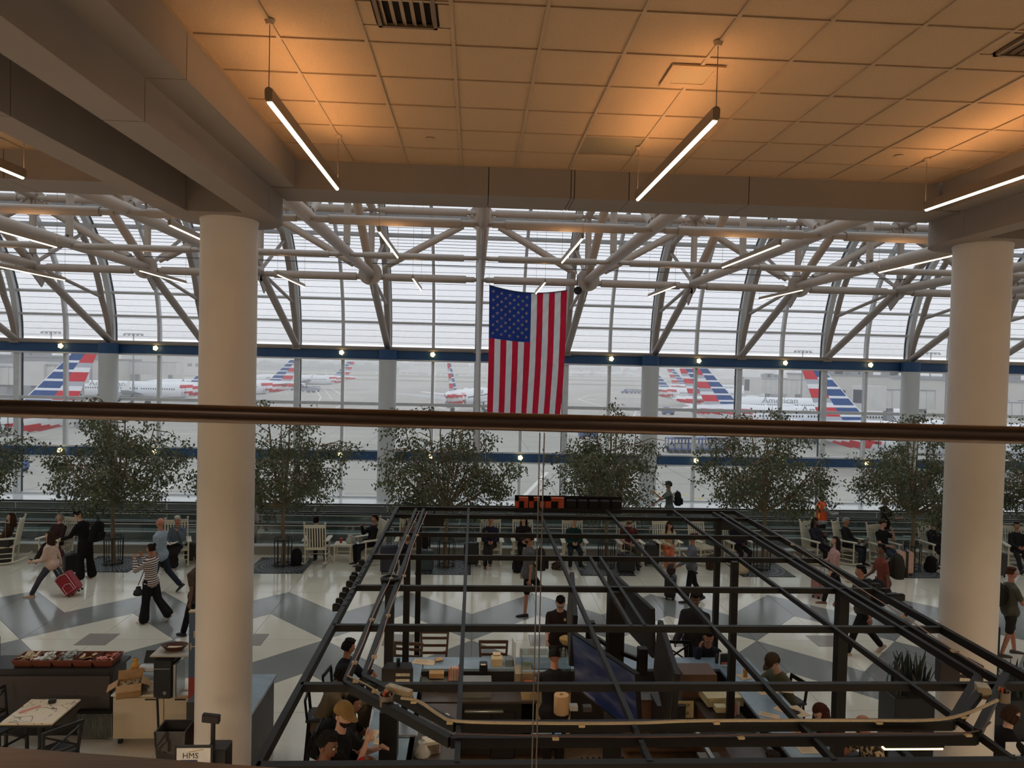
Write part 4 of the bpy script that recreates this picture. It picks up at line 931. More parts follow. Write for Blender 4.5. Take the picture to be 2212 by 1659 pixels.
    if style != 'bald':
        shell((.083, .105, .126), (0, -.008, .003), {'short': -.25, 'fade': -.05, 'long': -.6, 'bun': -.3, 'curly': -.5, 'bob': -.75}[style], .55)
        if (style == 'short' or style == 'fade') and not hat:
            for i in range(9): a = i * .7; b.ball(tuple(hp(.05 * math.cos(a), .05 * math.sin(a), .105)), (.032 * k, .035 * k, .022 * k), 7, 5)
        if style == 'bun': b.ball(tuple(hp(0, -.10, .09)), .045 * k, 10, 7)
        if style in ('long', 'curly'):
            L = .30 if style == 'long' else .36
            for i in range(9 if style == 'long' else 30):
                a = PI + .15 + (PI - .3) * (i % 9) / 8.0; rr = .075 + (0 if style == 'long' else random.uniform(0, .03)); st = Vector(hp(rr * math.cos(a), .09 * math.sin(a), .02))
                pts = [st + Vector((random.uniform(-.02, .02) * (style == 'curly'), random.uniform(-.02, .02) * (style == 'curly'), 0)) + Vector((0, -.02 * t_, -L * t_ * random.uniform(.85, 1.1))) * k + hx * (math.cos(a) * .03 * t_ * k) for t_ in (0, .3, .6, .85, 1)]
                b.tube(pts, [.026 * k, .034 * k, .034 * k, .028 * k, .008 * k], 7)
        if style == 'bob':
            for i in range(9): a = PI - .3 + (PI + .6) * i / 8; st = hp(.072 * math.cos(a), .085 * math.sin(a), .03); b.tube([st, st + hu * (-.07 * k) + hx * (.01 * math.cos(a)), st + hu * (-.13 * k)], [.03 * k, .032 * k, .018 * k], 7)
        b.build('hair', mh, g, smooth=70)
    if beard:
        b = MB(); vs = []; fs = []; n1 = 9
        for j, (z_, rr, off_) in enumerate(((-.035, 1.04, .004), (-.062, 1.10, .006), (-.095, 1.05, .006), (-.125, .6, .01))):
            for i in range(n1): a = .15 + (PI - .3) * i / (n1 - 1); t_ = math.acos(max(-1, min(1, -z_ / .115 if z_ > -.115 else 1))); sx_ = max(.35, math.sin(t_)) * (1 - max(0, -.02 - z_) * 3.0); vs.append(hp(.074 * sx_ * rr * math.cos(a), .093 * max(.4, math.sin(t_)) * rr * math.sin(a) + off_ + .012, z_))
        for j in range(3):
            for i in range(n1 - 1): fs.append((j * n1 + i, j * n1 + n1 + i, j * n1 + n1 + i + 1, j * n1 + i + 1))
        b.add(vs, fs); b.build('beard', HAIR[beard], g, smooth=70)
    if hat:
        mhat = cloth('hat_%d_%d_%d' % hat, hat); b = MB(); shell((.095, .120, .142), (0, -.002, .004), .18, .22); b.add([], [])
        vs = []; n1 = 9
        for i in range(n1): a = .45 + (PI - .9) * i / (n1 - 1); vs.append(hp(.090 * math.cos(a), .112 * math.sin(a), .036))
        for i in range(n1): a = .45 + (PI - .9) * i / (n1 - 1); vs.append(hp(.078 * math.cos(a), .112 * math.sin(a) + .078 * math.sin(a), .020))
        vs2 = [v - hu * .006 for v in vs]; fs = [(i, i + 1, n1 + i + 1, n1 + i) for i in range(n1 - 1)]; o = 2 * n1; fs += [(o + i, o + n1 + i, o + n1 + i + 1, o + i + 1) for i in range(n1 - 1)] + [(n1 + i, n1 + i + 1, o + n1 + i + 1, o + n1 + i) for i in range(n1 - 1)]
        b.add(vs + vs2, fs); b.build('cap', mhat, g, smooth=60)
    if glasses:
        b = MB()
        for s in (-1, 1):
            b.tube([hp(s * .032 + .021 * math.cos(a * PI / 5), .100, .006 + .016 * math.sin(a * PI / 5)) for a in range(11)], .003 * k, 5)
            b.tube([hp(s * .053, .098, .008), hp(s * .078, .0, .006)], .003 * k, 5)
        b.bar(hp(-.011, .101, .008), hp(.011, .101, .008), .005 * k, .005 * k); b.build('glasses', m_rubber, g)
    g['hc'] = 0; del g['hc']
    info = dict(g=g, J=J, hc=hc, hip=hip, chest=chest, up=up, sd=sd, hp=hp, k=k, yaw=math.radians(yaw - 90), loc=Vector((x, y, z)))
    return info
def world(info, p): return Matrix.Rotation(info['yaw'], 3, 'Z') @ Vector(p) + info['loc']
def finish_people():
    bpy.context.view_layer.update(); dg = bpy.context.evaluated_depsgraph_get(); out = []
    for (o, hm, nm, mats, g) in JOBS: out.append(bpy.data.meshes.new_from_object(o.evaluated_get(dg)))
    for me, (o, hm, nm, mats, g) in zip(out, JOBS):
        nv = len(me.vertices); co = np.empty(nv * 3, 'f'); me.vertices.foreach_get('co', co); v = co.reshape(-1, 3).tolist(); f = [tuple(p.vertices) for p in me.polygons]; mi = [0] * len(f)
        if hm is not None: v += hm.v; f += [tuple(i + nv for i in q) for q in hm.f]; mi += hm.m
        m2 = bpy.data.meshes.new(nm); m2.from_pydata(v, [], f)
        for m in mats: m2.materials.append(m)
        if len(mats) > 1: m2.polygons.foreach_set('material_index', mi)
        m2.polygons.foreach_set('use_smooth', [True] * len(m2.polygons)); m2.update(); ob(nm, m2, g)
        t = o.data; bpy.data.objects.remove(o); bpy.data.meshes.remove(t); bpy.data.meshes.remove(me)
    JOBS.clear()
# ---- luggage
def backpack(x, y, z, rz, c, label, s=1.0, tilt=0.0, group=None):
    g = root('backpack', (x, y, z), label, 'bag', group, rz); g.rotation_euler = (tilt, 0, rz); m = cloth('bag_%d_%d_%d' % c, c, var=.2); b = MB()
    vs = []
    for (zz_, w, d) in ((0, .10, .07), (.02, .145, .10), (.22, .155, .11), (.36, .14, .095), (.44, .10, .07), (.47, .03, .03)):
        for i in range(12): a = 2 * PI * i / 12; q = lambda v: math.copysign(abs(v) ** .6, v); vs.append((w * s * q(math.cos(a)), d * s * q(math.sin(a)), zz_ * s))
    b.add(vs, [(k * 12 + i, k * 12 + (i + 1) % 12, k * 12 + 12 + (i + 1) % 12, k * 12 + 12 + i) for k in range(5) for i in range(12)] + [tuple(range(11, -1, -1)), tuple(range(60, 72))]); b.build('body', m, g, smooth=50)
    MB().rbox((0, .125 * s, .14 * s), (.22 * s, .06 * s, .2 * s), .02).build('front_pocket', m, g)
    for q in (-1, 1): MB().tube([(q * .07 * s, -.10 * s, .42 * s), (q * .085 * s, -.17 * s, .33 * s), (q * .09 * s, -.16 * s, .15 * s), (q * .09 * s, -.09 * s, .05 * s)], .014 * s, 6).build('strap', m, g)
    MB().tube([(-.04 * s, -.03 * s, .45 * s), (-.03 * s, -.03 * s, .51 * s), (.03 * s, -.03 * s, .51 * s), (.04 * s, -.03 * s, .45 * s)], .009 * s, 5).build('handle', m, g)
    return g
def suitcase(x, y, rz, c, label, h=.6, w=.42, d=.26, tilt=0.0, handle=.45, z=0.0, group=None, rough=.45):
    g = root('suitcase', (x, y, z), label, 'suitcase', group); g.rotation_euler = (tilt, 0, rz); m = mat('case_%d_%d_%d' % c, c, rough, var=.1)
    MB().rbox((0, 0, .06 + h / 2), (w, d, h), .04).build('shell', m, g)
    b = MB()
    for i in range(-2, 3): b.rbox((i * w * .18, d / 2 + .002, .06 + h / 2), (.02, .012, h * .8), .004)
    b.build('ribs', m, g)
    for q in (-1, 1):
        for r_ in (-1, 1): MB().cyl((q * (w / 2 - .05) - .012, r_ * (d / 2 - .05), .028), (q * (w / 2 - .05) + .012, r_ * (d / 2 - .05), .028), .028, n=10).build('wheel', m_rubber, g)
    if handle:
        b = MB()
        for q in (-1, 1): b.cyl((q * .09, -d / 2 + .04, h + .05), (q * .09, -d / 2 + .04, h + .05 + handle), .008, n=6)
        b.cyl((-.1, -d / 2 + .04, h + .05 + handle), (.1, -d / 2 + .04, h + .05 + handle), .014, n=8); b.build('telescopic_handle', m_steel, g)
    MB().tube([(-.06, 0, h + .055), (-.05, 0, h + .09), (.05, 0, h + .09), (.06, 0, h + .055)], .01, 6).build('top_grip', m_rubber, g)
    return g
# ================================================================== MOVING WALKWAYS, TREES, ROCKING CHAIRS
wk = ob('trim_2', None, kind='structure')
MB().bb(-29, 33, 20.60, 20.74, -0.01, 0.25).build('curb_wall', m_curb, wk); MB().bb(-29, 33, 20.57, 20.80, 0.25, 0.285).build('curb_cap', mat('bright_cap', (236, 238, 238), 0.25, var=0.02), wk)
m_deck = mat('walkway_deck', (128, 130, 126), 0.4, metal=0.2, var=0.15, scale=2, stretch=(0.3, 12, 1))
for i, (y0, y1) in enumerate(((20.86, 22.0), (22.42, 23.56))):
    g = root('moving_walkway', (2, (y0 + y1) / 2, 0), 'moving walkway belt between dark glass balustrades, ' + ('nearer' if i == 0 else 'farther') + ' of the two', 'walkway')
    MB().bb(-31, 31, -(y1 - y0) / 2, (y1 - y0) / 2, -0.01, 0.06).build('belt', m_deck, g)
    b = MB()
    for j in range(0, 150): b.bb(-30 + j * .4 - .01, -30 + j * .4 + .01, -(y1 - y0) / 2, (y1 - y0) / 2, 0.06, 0.066)
    b.build('pallet_joints', m_rubber, g, kind='stuff', smooth=0)
for i, (y, t_) in enumerate(((20.69, 'nearest the seats'), (22.08, 'second from the seats'), (22.34, 'third from the seats'), (23.64, 'farthest from the seats'))):
    g = root('balustrade', (2, y, 0), 'walkway balustrade with smoked glass and rubber handrail, ' + t_, 'balustrade')
    z0 = 0.28 if i == 0 else 0.30
    if i: MB().bb(-31, 31, -.05, .05, 0.0, 0.27).build('skirt', m_steel, g); MB().bb(-31, 31, -.07, .07, .27, .30).build('skirt_cap', MATS['bright_cap'], g)
    ps_ = 2.4
    pme = MB().bb(0.01, ps_ - 0.01, -.008, .008, z0, 0.84).mesh('glass_panel', m_smoke if i < 3 else m_dsteel, 0)
    for j in range(26): ob('glass_panel', pme, g, (-31.2 + j * ps_, 0, 0))
    MB().bb(-31, 31, -.035, .035, .83, .862).build('steel_trim', MATS['bright_cap'], g, smooth=0)
    b = MB(); b.bb(-31, 31, -.045, .045, .862, .90); b.build('handrail', m_rubber, g, smooth=0)
# ---- ficus trees with grates and guards
m_bark = mat('bark', (126, 106, 84), 0.9, var=0.2, scale=20, bump=0.5, stretch=(1, 1, .2)); m_leaf = mat('leaf_green', (92, 98, 70), 0.55, var=0.4, scale=1.5, trans=0.25); m_grate = mat('iron_grate', (40, 44, 48), 0.5, metal=0.3, var=0.1); m_slot = mat('grate_relief', (170, 176, 180), 0.5)
def tree_meshes(seed, lean):
    rg = random.Random(seed); b = MB(); fz = rg.uniform(1.55, 1.8); top = Vector((lean * .15, 0, fz))
    b.tube([(0, 0, 0), (lean * .05 + .02, 0, .6), (lean * .1 - .02, .02, 1.15), top], [.062, .056, .05, .05], 9); cl = []
    nl = 11
    for i in range(nl):
        a = 2 * PI * i / nl + rg.uniform(-.3, .3); out = rg.uniform(.55, 1.0) if i % 3 else rg.uniform(.05, .4); ht = 4.5 - 1.5 * out * out - rg.uniform(0, .6)
        e = Vector((math.cos(a) * out * 2.0, math.sin(a) * out * 1.3, ht)); pts = [top]
        for t in (.25, .5, .75, 1): pts.append(top.lerp(e, t) + Vector((math.cos(a), math.sin(a), 0)) * .28 * math.sin(PI * t) * out + Vector((rg.uniform(-.05, .05),) * 3))
        b.tube(pts, [.045, .036, .028, .019, .010], 6)
        for q in range(12):
            t = rg.uniform(.2, 1); i0 = min(3, int(t * 4)); s0 = pts[i0].lerp(pts[i0 + 1], t * 4 - i0); aa = a + rg.uniform(-1.5, 1.5); L = rg.uniform(.5, 1.15)
            dz = rg.uniform(-.85, .3) if out > .3 else rg.uniform(-.3, .5); e2 = s0 + Vector((math.cos(aa) * L, math.sin(aa) * L * .8, dz))
            if e2.x ** 2 / 4.9 + e2.y ** 2 / 3.2 + ((e2.z - 3.05) / 1.8) ** 2 > 1.05: e2 = s0.lerp(e2, .5)
            md = s0.lerp(e2, .5) + Vector((0, 0, .12)); b.tube([s0, md, e2], [.015, .011, .005], 5)
            for u in (0.35, .6, .85, 1.0): c = s0.lerp(e2, u) + Vector((rg.gauss(0, .10), rg.gauss(0, .10), rg.gauss(-.02, .09))); cl.append(c)
    me = b.mesh('branches', m_bark, 70); lv = MB(); 
    for c in cl:
        for _ in range(17):
            p = c + Vector((rg.gauss(0, .11), rg.gauss(0, .11), rg.gauss(-.04, .09))); a = rg.uniform(0, 2 * PI); dn = rg.uniform(.25, 1.3); L = rg.uniform(.075, .12); d = Vector((math.cos(a) * math.cos(dn), math.sin(a) * math.cos(dn), -math.sin(dn))); w = d.cross(Vector((rg.uniform(-1, 1), rg.uniform(-1, 1), .6))).normalized() * L * .26
            o = len(lv.v); m_ = p + d * L * .45; lv.v += [tuple(p), tuple(m_ + w), tuple(p + d * L), tuple(m_ - w)]; lv.f.append((o, o + 1, o + 2, o + 3)); lv.m.append(0)
    return me, lv.mesh('foliage', m_leaf, 0)
TV = [tree_meshes(11 + i, l) for i, l in enumerate((-.4, .5, 0, .3))]
gd = MB()
for z, r in ((.72, .235), (.06, .22)): gd.tube([(r * math.cos(a * PI / 14), r * math.sin(a * PI / 14), z) for a in range(29)], .013, 6)
gd.tube([(.25 * math.cos(a * PI / 14), .25 * math.sin(a * PI / 14), .76) for a in range(29)], .012, 6)
for i in range(10): a = i * PI / 5; gd.cyl((.225 * math.cos(a), .225 * math.sin(a), 0), (.24 * math.cos(a), .24 * math.sin(a), .75), .009, n=6)
gd_me = gd.mesh('guard_bars', m_rubber)
gp = MB(); gp.bb(-.745, .745, -.745, .745, -.002, .012); gp_me = gp.mesh('plate', m_grate, 0)
gr = MB()
for r in (.30, .36, .50, .54, .66, .70):
    for i in range(40):
        a0, a1 = 2 * PI * i / 40, 2 * PI * (i + .8) / 40; gr.add([(r0 * math.cos(a), r0 * math.sin(a), .0135) for (r0, a) in ((r - .010, a0), (r + .010, a0), (r + .010, a1), (r - .010, a1))], [(0, 1, 2, 3)])
for i in range(48):
    a = 2 * PI * i / 48; L = min(.73 / max(abs(math.cos(a)), abs(math.sin(a)), .01), .98); 
    for (ra_, rb_) in ((.40, .47), (.58, .64), (.74, L)):
        if rb_ > ra_: gr.bar((ra_ * math.cos(a), ra_ * math.sin(a), .0135), (rb_ * math.cos(a), rb_ * math.sin(a), .0145), .015, .003)
gr_me = gr.mesh('pattern_ribs', m_slot, 0)
TX = [-14.0, -9.62, -5.12, -.68, 3.78, 8.22, 12.6, 17.0]
TN = ['at the left edge of the photo', 'left of the left column', 'just right of the left column', 'left of the flag banner', 'under the flag, behind the bar sign', 'behind the man in the orange vest', 'left of the right column', 'at the right edge of the photo']
for i, x in enumerate(TX):
    m1, m2 = TV[i % 4]; y = 19.45
    t = root('ficus_tree', (x, y, 0), 'indoor ficus tree with slim trunk and dark crown, ' + TN[i], 'tree', None, (0.0, 2.4, 0.6, 3.5, 1.3, 5.0, 4.2, 2.0)[i]); ob('branches', m1, t); ob('foliage', m2, t, kind='stuff')
    g = root('tree_grate', (x - .06, 19.52, 0), 'iron tree grate with ring pattern, tree ' + TN[i], 'grate'); ob('plate', gp_me, g); ob('pattern_ribs', gr_me, g)
    g = root('tree_guard', (x, y, .012), 'round black trunk guard, tree ' + TN[i], 'tree guard'); ob('guard_bars', gd_me, g)
# ---- rocking chairs
m_rock = mat('cream_paint', (226, 218, 196), 0.5, var=0.04, scale=6); m_weave = mat('woven_seat', (206, 194, 168), 0.8, var=0.15, scale=60, bump=0.6)
def chair_parts():
    P_ = {}
    b = MB(); 
    P_['post'] = []
    for s in (-1, 1):
        b = MB(); b.tube([(s * .26, -.20, .06), (s * .26, -.23, .42), (s * .265, -.36, 1.10)], [.020, .021, .019], 8); b.ball((s * .265, -.368, 1.13), .028, 8, 6); P_['post'].append(b.mesh('back_post', m_rock))
        b = MB(); b.tube([(s * .28, .24, .06), (s * .28, .24, .64)], .020, 8); P_['post'].append(b.mesh('front_leg', m_rock))
        b = MB(); b.tube([(s * .27, -.52 + .075 * i, .035 + .16 * ((-.52 + .075 * i - .02) / .6) ** 2) for i in range(14)], .021, 6); P_['post'].append(b.mesh('rocker', m_rock))
        b = MB(); b.prism([(s * .23, -.27), (s * .34, -.27), (s * .36, .30), (s * .30, .34), (s * .24, .28)], .64, .665); P_['post'].append(b.mesh('armrest', m_rock))
    sl = MB()
    P_['slat'] = [MB().bar((x, -.232, .46), (x, -.355, 1.02), .034, .012, up=(0, 1, 0)).mesh('slat', m_rock, 0) for x in [-.195 + .065 * i for i in range(7)]]
    P_['rail'] = [MB().bar((-.26, -.232, .45), (.26, -.232, .45), .02, .06).mesh('back_rail', m_rock, 0), MB().bar((-.26, -.357, 1.045), (.26, -.357, 1.045), .022, .085).mesh('crest_rail', m_rock, 0)]
    st = []
    for z in (.16, .28): 
        for s in (-1, 1): st.append(MB().cyl((s * .27, -.21, z), (s * .28, .24, z), .011, n=6).mesh('stretcher', m_rock))
    for z in (.2, .31): st.append(MB().cyl((-.28, .24, z), (.28, .24, z), .011, n=6).mesh('stretcher', m_rock))
    P_['st'] = st; P_['seat'] = [MB().rbox((0, .01, .43), (.54, .48, .045), .02).mesh('seat', m_weave)]
    return [m for k in P_ for m in P_[k]]
CP = chair_parts()
def rocker(x, y, yaw, label, group=None):
    g = root('rocking_chair', (x, y, 0), label, 'chair', None, math.radians(yaw - 90)); g.scale = (1.06, 1.06, 1.08)
    for m in CP: ob(m.name.split('.')[0], m, g)
    return g
DK = (34, 30, 34)
def seated(px, py, yaw, clabel, plabel, **kw):
    q = G(px, py, 0); rocker(q.x, q.y, yaw, clabel)
    if plabel:
        k = dict(pose=SIT, H=1.70, top=DK, bottom=(36, 34, 40), sleeve='long'); k.update(kw); a = math.radians(yaw)
        return person(q.x, q.y - .0, .455, k.pop('pyaw', yaw), seat=1, label=plabel, **k)
W_ = lambda c: 'white wooden rocking chair ' + c
seated(12, 1215, -160, W_('at the left edge, seen from the side'), 'person in brown sitting at the left edge behind a black suitcase', top=(72, 48, 40), hair='brown', style='long')
i1 = seated(122, 1216, -105, W_('with the grey-haired woman in brown'), 'grey-haired woman in dark brown sitting with crossed legs', top=(58, 38, 38), bottom=(48, 34, 34), hair='grey', style='bob', pose=P(**{**SIT, 'hr': (95, -14), 'kr': 55, 'al': (30, 12), 'head': (8, 30)}))
i2 = seated(380, 1222, -68, W_('with the man reading a book'), 'white-haired man in a grey-blue shirt reading an open book', top=(96, 106, 118), bottom=(30, 28, 30), legs='skirt', shoe=(210, 200, 185), hair='white', pyaw=-92, pose=P(**{**SIT, 'al': (40, 20), 'el': 110, 'il': 60, 'head': (22, 10)}), skin='ruddy')
i3 = seated(684, 1218, 92, W_('turned away, its slatted back to the viewer'), 'person in a dark hood rocking with their back to the viewer', hair='black', style='short', top=(36, 36, 40), pyaw=88)
i4 = seated(800, 1216, -150, W_('with the man holding a laptop'), 'man in black with a laptop, lifting a phone to his face', hair='dkbrown', style='short', top=(24, 24, 28), bottom=(26, 26, 32), pose=P(**{**SIT, 'ar': (60, 10), 'er': 95, 'head': (5, 0)}), skin='tan')
i5 = seated(882, 1218, -90, W_('behind the first dark roof beams'), 'woman in a tan jacket sitting behind the left roof beams', hair='auburn', style='long', top=(126, 100, 84), bottom=(30, 32, 44), pose=P(**{**SIT, 'hl': (92, -10), 'kl': 60}), shoe=(120, 50, 40))
i6 = seated(1058, 1218, -90, W_('with the man in a red collar'), 'grey-haired man in a navy jacket with a red collar, hands in lap', hair='grey', style='short', top=(36, 36, 54), bottom=(44, 40, 40), shoe=(140, 70, 36), skin='ruddy', pose=P(**{**SIT, 'hl': (92, -12), 'kl': 70, 'head': (18, 0)}))
i7 = seated(1130, 1216, -88, W_('with the long-haired woman in black'), 'woman with long dark hair in black looking to the side', hair='black', style='long', top=(26, 24, 28), bottom=(28, 26, 30), pose=P(**{**SIT, 'head': (5, -35)}))
i8 = seated(1238, 1220, -90, W_('with the woman in dark green'), 'fair-haired older woman in a dark green sweater looking down', hair='blond', style='short', top=(24, 52, 50), bottom=(30, 42, 52), shoe=(150, 140, 132), pose=P(**{**SIT, 'head': (25, 0)}))
i9 = seated(1358, 1222, -86, W_('with the bearded man in maroon'), 'bearded man in a maroon t-shirt and olive trousers', hair='brown', style='fade', beard='brown', sleeve='short', top=(88, 26, 34), bottom=(74, 68, 58), heavy=1.15, H=1.8, pose=P(**{**SIT, 'hr': (92, -22), 'kr': 60}))
i10 = seated(1438, 1220, -82, W_('with the woman in orange trousers'), 'woman in a cream cardigan and orange trousers bending over her knees', hair='brown', style='long', top=(206, 186, 158), bottom=(206, 112, 78), shoe=(220, 200, 185), pose=P(**{**SIT, 'lean': 14, 'hl': (94, -14), 'kl': 62, 'head': (30, 0)}))
seated(1518, 1216, -68, W_('standing empty behind the roof beams'), None)
i12 = seated(1592, 1220, -78, W_('behind the square black post'), 'person in a navy coat sitting behind the square black post', top=(34, 36, 50), hair='black', sleeve='jacket', skin='brown')
i13 = seated(1762, 1216, -62, W_('with the woman looking at her phone'), 'woman in a dark patterned top holding a phone in both hands', hair='black', style='long', top=(46, 42, 52), bottom=(30, 28, 34), skin='brown', pose=P(**{**SIT, 'al': (45, 14), 'ar': (45, 14), 'el': 75, 'er': 75, 'head': (22, 0)}))
i14 = seated(1830, 1216, -45, W_('with the man using a laptop'), 'curly grey-haired man in a black jacket using a laptop', hair='grey', style='short', sleeve='jacket', top=(30, 30, 34), bottom=(44, 50, 62), pose=P(**{**SIT, 'head': (20, 0), 'hl': (84, 12)}), skin='tan')
i15 = seated(1908, 1226, -72, W_('with the man leaning on his hand'), 'man in a black t-shirt and jeans resting his face in his hand', hair='brown', style='short', sleeve='short', top=(28, 28, 30), bottom=(58, 70, 88), shoe=(216, 214, 210), pose=P(**{**SIT, 'al': (60, 16), 'el': 115, 'il': 40, 'head': (26, 20)}), H=1.8)
seated(2018, 1222, -80, W_('half hidden by the right column'), 'person in black half hidden behind the right column', top=(28, 28, 32), hair='black')
i17 = seated(2196, 1228, -110, W_('at the right edge'), 'person in black at the right edge with legs stretched out', top=(30, 30, 34), hair='dkbrown', pose=P(**{**SIT, 'hl': (70, 4), 'kl': 30, 'hr': (74, 4), 'kr': 36}), skin='tan')
# things held
def slab(name, c, d, rx, rz, m, label, cat):
    g = MB().rbox((0, 0, 0), d, min(d) * .3).build(name, m, label=label, cat=cat); g.location = c; g.rotation_euler = (rx, 0, rz); return g
c = world(i4, (0.02, .34, .16)); g = root('laptop', c, 'open laptop on the lap of the man in black', 'laptop', None, i4['yaw']); MB().rbox((0, 0, 0), (.33, .23, .015), .004).build('keyboard_half', m_steel, g); q = MB().rbox((0, 0, .11), (.33, .012, .22), .004).build('screen_half', m_steel, g); q.location = (0, .12, 0); q.rotation_euler = (-.35, 0, 0)
c = world(i14, (0.02, .34, .17)); g = root('laptop', c, 'dark laptop on the knees of the curly grey-haired man', 'laptop', None, i14['yaw']); MB().rbox((0, 0, 0), (.34, .24, .015), .004).build('keyboard_half', m_dsteel, g); q = MB().rbox((0, 0, .11), (.34, .012, .23), .004).build('screen_half', m_dsteel, g); q.location = (0, .12, 0); q.rotation_euler = (-.35, 0, 0)
c = world(i2, (0.0, .30, .22)); g = root('book', c, 'open book held by the white-haired man', 'book', None, i2['yaw']); mpg = mat('paper', (228, 222, 204), .8, var=.03)
for s in (-1, 1): q = MB().rbox((s * .075, 0, 0), (.15, .21, .02), .004).build('page_block', mpg, g); q.rotation_euler = (0, -s * .25, 0)
c = world(i13, (0.0, .33, .30)); slab('phone', c, (.075, .012, .15), .5, i13['yaw'], m_rubber, 'dark phone in the hands of the seated woman', 'phone')
# ---- low white table with cup, bottle and bag
q = G(742, 1212, 0); g = root('side_table', (q.x, q.y, 0), 'small white slatted side table beside the turned rocking chair', 'table')
MB().rbox((0, 0, .50), (.5, .42, .03), .008).build('table_top', m_rock, g)
for sx in (-1, 1):
    for sy in (-1, 1): MB().bb(sx * .22 - .018, sx * .22 + .018, sy * .18 - .018, sy * .18 + .018, 0, .49).build('leg', m_rock, g)
for sy in (-1, 1): MB().bb(-.21, .21, sy * .18 - .01, sy * .18 + .01, .2, .235).build('stretcher', m_rock, g)
b = MB(); b.lathe([(.033, 0), (.042, .12), (.044, .12), (.044, .13), (.03, .135), (0, .135)], 16); b.build('paper_cup', mat('cup_red', (176, 40, 44), .5), loc=(q.x - .08, q.y, .516), label='red paper cup with white lid on the small white table', cat='cup')
b = MB(); b.lathe([(.03, 0), (.032, .01), (.032, .14), (.013, .18), (.013, .21), (0, .21)], 14); b.build('water_bottle', m_clear, loc=(q.x + .06, q.y + .08, .516), label='clear plastic bottle on the small white table', cat='bottle')
def sack(loc, r, m, label, cat='bag', rz=0.0, name='plastic_bag'):
    b = MB(); n = 14; vs = []; lv = [(0, .55), (.1, .95), (.35, 1.0), (.6, .8), (.85, .45), (1.0, .55), (1.12, .3)]
    for (z, s) in lv:
        for i in range(n): a = 2 * PI * i / n; w = s * (1 + .12 * math.sin(a * 5 + z * 7)); vs.append((r[0] * w * math.cos(a), r[1] * w * math.sin(a), r[2] * z))
    b.add(vs, [(k * n + i, k * n + (i + 1) % n, k * n + n + (i + 1) % n, k * n + n + i) for k in range(len(lv) - 1) for i in range(n)] + [tuple(range(n - 1, -1, -1))])
    return b.build(name, m, loc=loc, rz=rz, label=label, cat=cat, smooth=50)
m_poly = mat('white_plastic', (214, 212, 202), .35, var=.06, trans=.3)
sack((q.x + .17, q.y - .02, .516), (.11, .09, .22), m_poly, 'crumpled white plastic bag on the small white table')
# ---- luggage round the chairs
def gp_(px, py): q = G(px, py, 0); return q.x, q.y
x, y = gp_(6, 1218); suitcase(x, y, .2, (26, 24, 26), 'tall black suitcase with raised handle at the left edge', .66)
x, y = gp_(418, 1214); suitcase(x, y, .1, (24, 24, 28), 'small black suitcase next to the reading man', .5)
x, y = gp_(640, 1222); backpack(x, y, 0, .3, (26, 28, 32), 'black backpack on the floor beside the tree guard', 1.0)
x, y = gp_(840, 1238); suitcase(x, y, .1, (26, 32, 50), 'large navy suitcase left of the thick round post', .72, .46, .3)
x, y = gp_(918, 1236); suitcase(x, y, -.05, (38, 56, 60), 'dark teal suitcase carrying a backpack', .55, .44, .28); backpack(x, y - .0, .66, 0, (28, 26, 28), 'black backpack standing on the teal suitcase', .9)
x, y = gp_(1017, 1222); suitcase(x, y, .05, (26, 26, 30), 'black suitcase beside the man with the red collar', .6, .4, .26)
x, y = gp_(1120, 1236); backpack(x, y, 0, .5, (24, 24, 26), 'black backpack on the floor in front of the long-haired woman', 1.05)
x, y = gp_(1196, 1228); backpack(x, y, 0, .9, (62, 44, 38), 'brown duffel-like backpack beside the woman in green', .8, tilt=.9)
x, y = gp_(1352, 1238); suitcase(x, y, .1, (22, 22, 26), 'black suitcase in front of the man in maroon', .5, .46, .28)
x, y = gp_(1407, 1222); suitcase(x, y, -.1, (28, 28, 34), 'black soft suitcase left of the woman in orange trousers', .6)
x, y = gp_(1535, 1230); backpack(x, y, 0, .2, (70, 50, 40), 'brown backpack on the floor in front of the empty chair', .85)
x, y = gp_(1498, 1238); slab('sandal', Vector((x, y, .03)), (.1, .26, .05), 0, .5, m_rubber, 'dark sandal lying on the floor left of the brown backpack', 'shoe')
x, y = gp_(1600, 1240); sack((x, y, 0), (.22, .12, .34), cloth('tote', (196, 178, 146)), 'cream cloth tote bag behind the square black post', name='tote_bag')
x, y = gp_(1952, 1242); suitcase(x, y, -.1, (206, 164, 144), 'pink suitcase with a dark strap near the right column', .62, .42, .26); MB().bb(x - .03, x + .03, y - .15, y + .15, .07, .695).build('luggage_strap', m_rubber, label='dark strap around the pink suitcase', cat='strap')
x, y = gp_(1925, 1240); backpack(x, y, 0, .1, (34, 34, 38), 'black backpack at the feet of the man leaning on his hand', .8)
x, y = gp_(2010, 1236); backpack(x, y, 0, .1, (24, 22, 24), 'black bag on the floor left of the right column', 1.0)
x, y = gp_(2155, 1246); suitcase(x, y, .3, (28, 26, 28), 'black suitcase right of the right column', .62, handle=0)
x, y = gp_(1862, 1268); sack((x, y, 0), (.2, .14, .4), m_poly, 'translucent white plastic bag on the floor near the pink-shirted woman')
